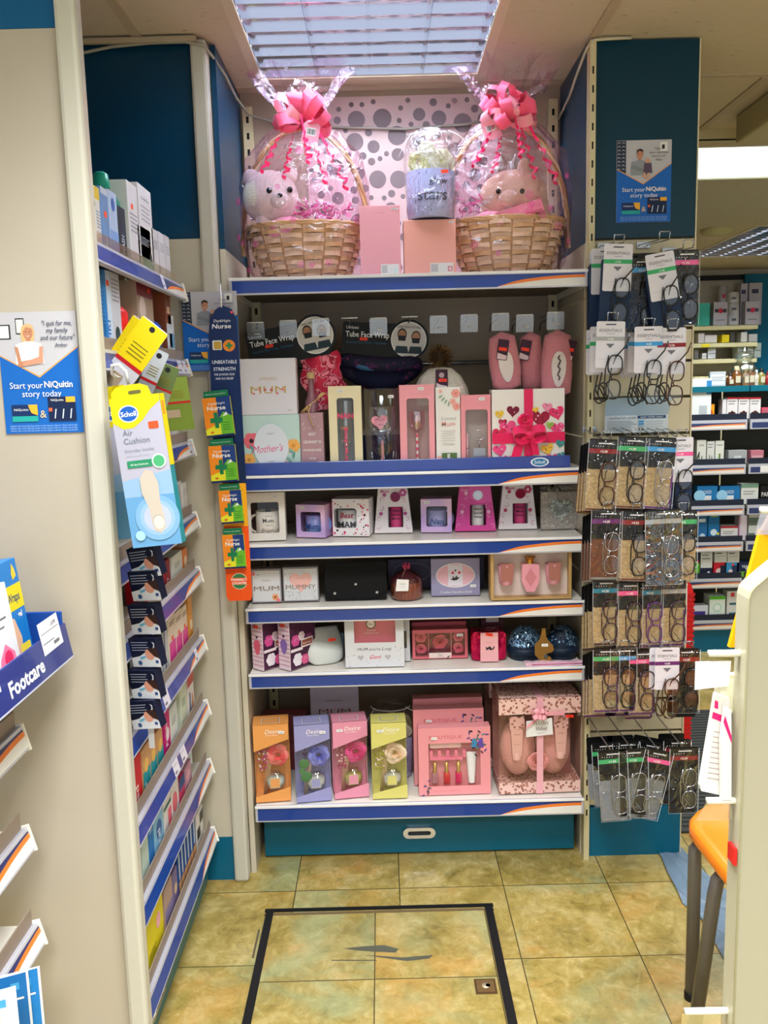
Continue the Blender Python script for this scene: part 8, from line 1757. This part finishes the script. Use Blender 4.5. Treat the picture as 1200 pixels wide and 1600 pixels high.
for k,(pts,lb) in enumerate((([(1118,1084),(1140,1092),(1140,1243),(1133,1244),(1096,1236),(1094,1228)],'white and magenta leaflet pack hanging beside the foreground end panel'),([(1134,1104),(1143,1110),(1143,1250),(1128,1250),(1127,1160)],'second white and magenta leaflet pack nearer the end panel'))):
    Y=1.024-.012*k; c=onY(1118,1240,Y); t=thing('leaflet_pack',lb,'leaflet pack',c); Q=[onY(x,y,Y)-c for x,y in pts]
    q=MB(); q.prism([(v.x,v.z) for v in Q],0,.008,M('e4ded8',.4)); q.build('pack',t); g=MB(); g.yf=0
    def R4(a): 
        V=[onY(x,y,Y)-c for x,y in a]; return [(v.x,v.z) for v in V]
    if k==0:
        g.flat(R4([(1114,1112),(1140,1122),(1140,1133),(1112,1122)]),M('d81a70')); g.flat(R4([(1117,1094),(1122,1096),(1122,1108),(1116,1106)]),M('d81a70'))
        for j in range(10): g.flat(R4([(1115-1.2*j,1142+8*j),(1132-1*j,1145+8*j),(1132-1*j,1146.5+8*j),(1115-1.2*j,1143.5+8*j)]),M('a89a98'))
    else: g.flat(R4([(1133,1118),(1143,1150),(1143,1162),(1130,1128)]),M('d81a70'))
    g.build('printed_front',t)
p=onY(1133,1110,1.034); t=thing('card_holder','cream moulded leaflet holder with rounded top by the end panel','leaflet holder',p); q=MB(); q.prism(rr(-.010,-.004,.03,.046,.012),0,.012,M('d4cfae',.35)); q.build('holder',t); q=MB(); q.prism(rr(-.006,-.002,.03,.040,.009),-.001,0,M('dedabc',.3)); q.build('front_face',t)
# ================================================================== groups of repeats
GR = {'flower_diffuser_box':'boxed flower diffusers on the lowest gift shelf','nasal_strip_box':'nasal strip boxes on the clip strip','cold_relief_box':'cold and flu boxes on the strip card',
      'insole_pack':'insole packs on the plastic hook','gift_hamper':'wicker hampers on the top shelf','candle_bag':'candle bags on the mug shelf','mug_box':'boxed mugs','fluffy_slipper':'fluffy slippers on the hooks',
      'sequin_slipper':'blue sequin slippers','nail_gift_set':'pink nail gift sets','slipper_gift_set':'leopard print gift sets','petal_box':'striped bath petal boxes','keepsake_box':'grey keepsake tins','handkerchief_box':'handkerchief boxes',
      'face_wrap_pack':'face wrap packs','booklet':'booklets below the near shelves','wall_shelf':'dispensary wall shelves','ticket_arm':'ticket arms on the end panel','leaflet_pack':'leaflet packs by the end panel','ceiling_light':'ceiling lights','pharmacy_poster':'blue pharmacy posters','photo_frame_box':'boxed photo frames','glass_gift_box':'window boxes on the second gift shelf','flower_pot_gift':'cellophane wrapped flower pots'}
SH_ = ['top left shelf','second left shelf','third left shelf','fourth left shelf','fifth left shelf','sixth left shelf','seventh left shelf','eighth left shelf','lowest left shelf','upper dispensary shelf','second dispensary shelf','third dispensary shelf','fourth dispensary shelf','fifth dispensary shelf','lowest dispensary shelf','dispensary wall shelf']
for o in list(bpy.data.objects):
    if o.parent is None and 'category' in o and 'group' not in o:
        b_ = o.name.split('.')[0]; l_ = o['label']
        if b_ in GR: o['group'] = GR[b_]
        elif b_ in ('medicine_box','storage_box','medicine_bottle'):
            g_ = [s_ for s_ in SH_ if s_ in l_]
            o['group'] = 'stock on the '+g_[0] if g_ else ('bottles on the dispensary counter' if b_ == 'medicine_bottle' else 'tubs on the top dispensary wall shelf')
        elif b_ == 'display_shelf': o['group'] = 'left bay shelves' if 'left bay' in l_ else ('shelves at the left edge' if 'cut off' in l_ else 'gift bay shelves')
        elif b_ == 'display_hook' and 'glasses' in l_ or 'prong' in l_: o['group'] = 'hooks on the glasses wall'
        elif b_ == 'reading_glasses_pack': o['group'] = 'front packs of reading glasses'
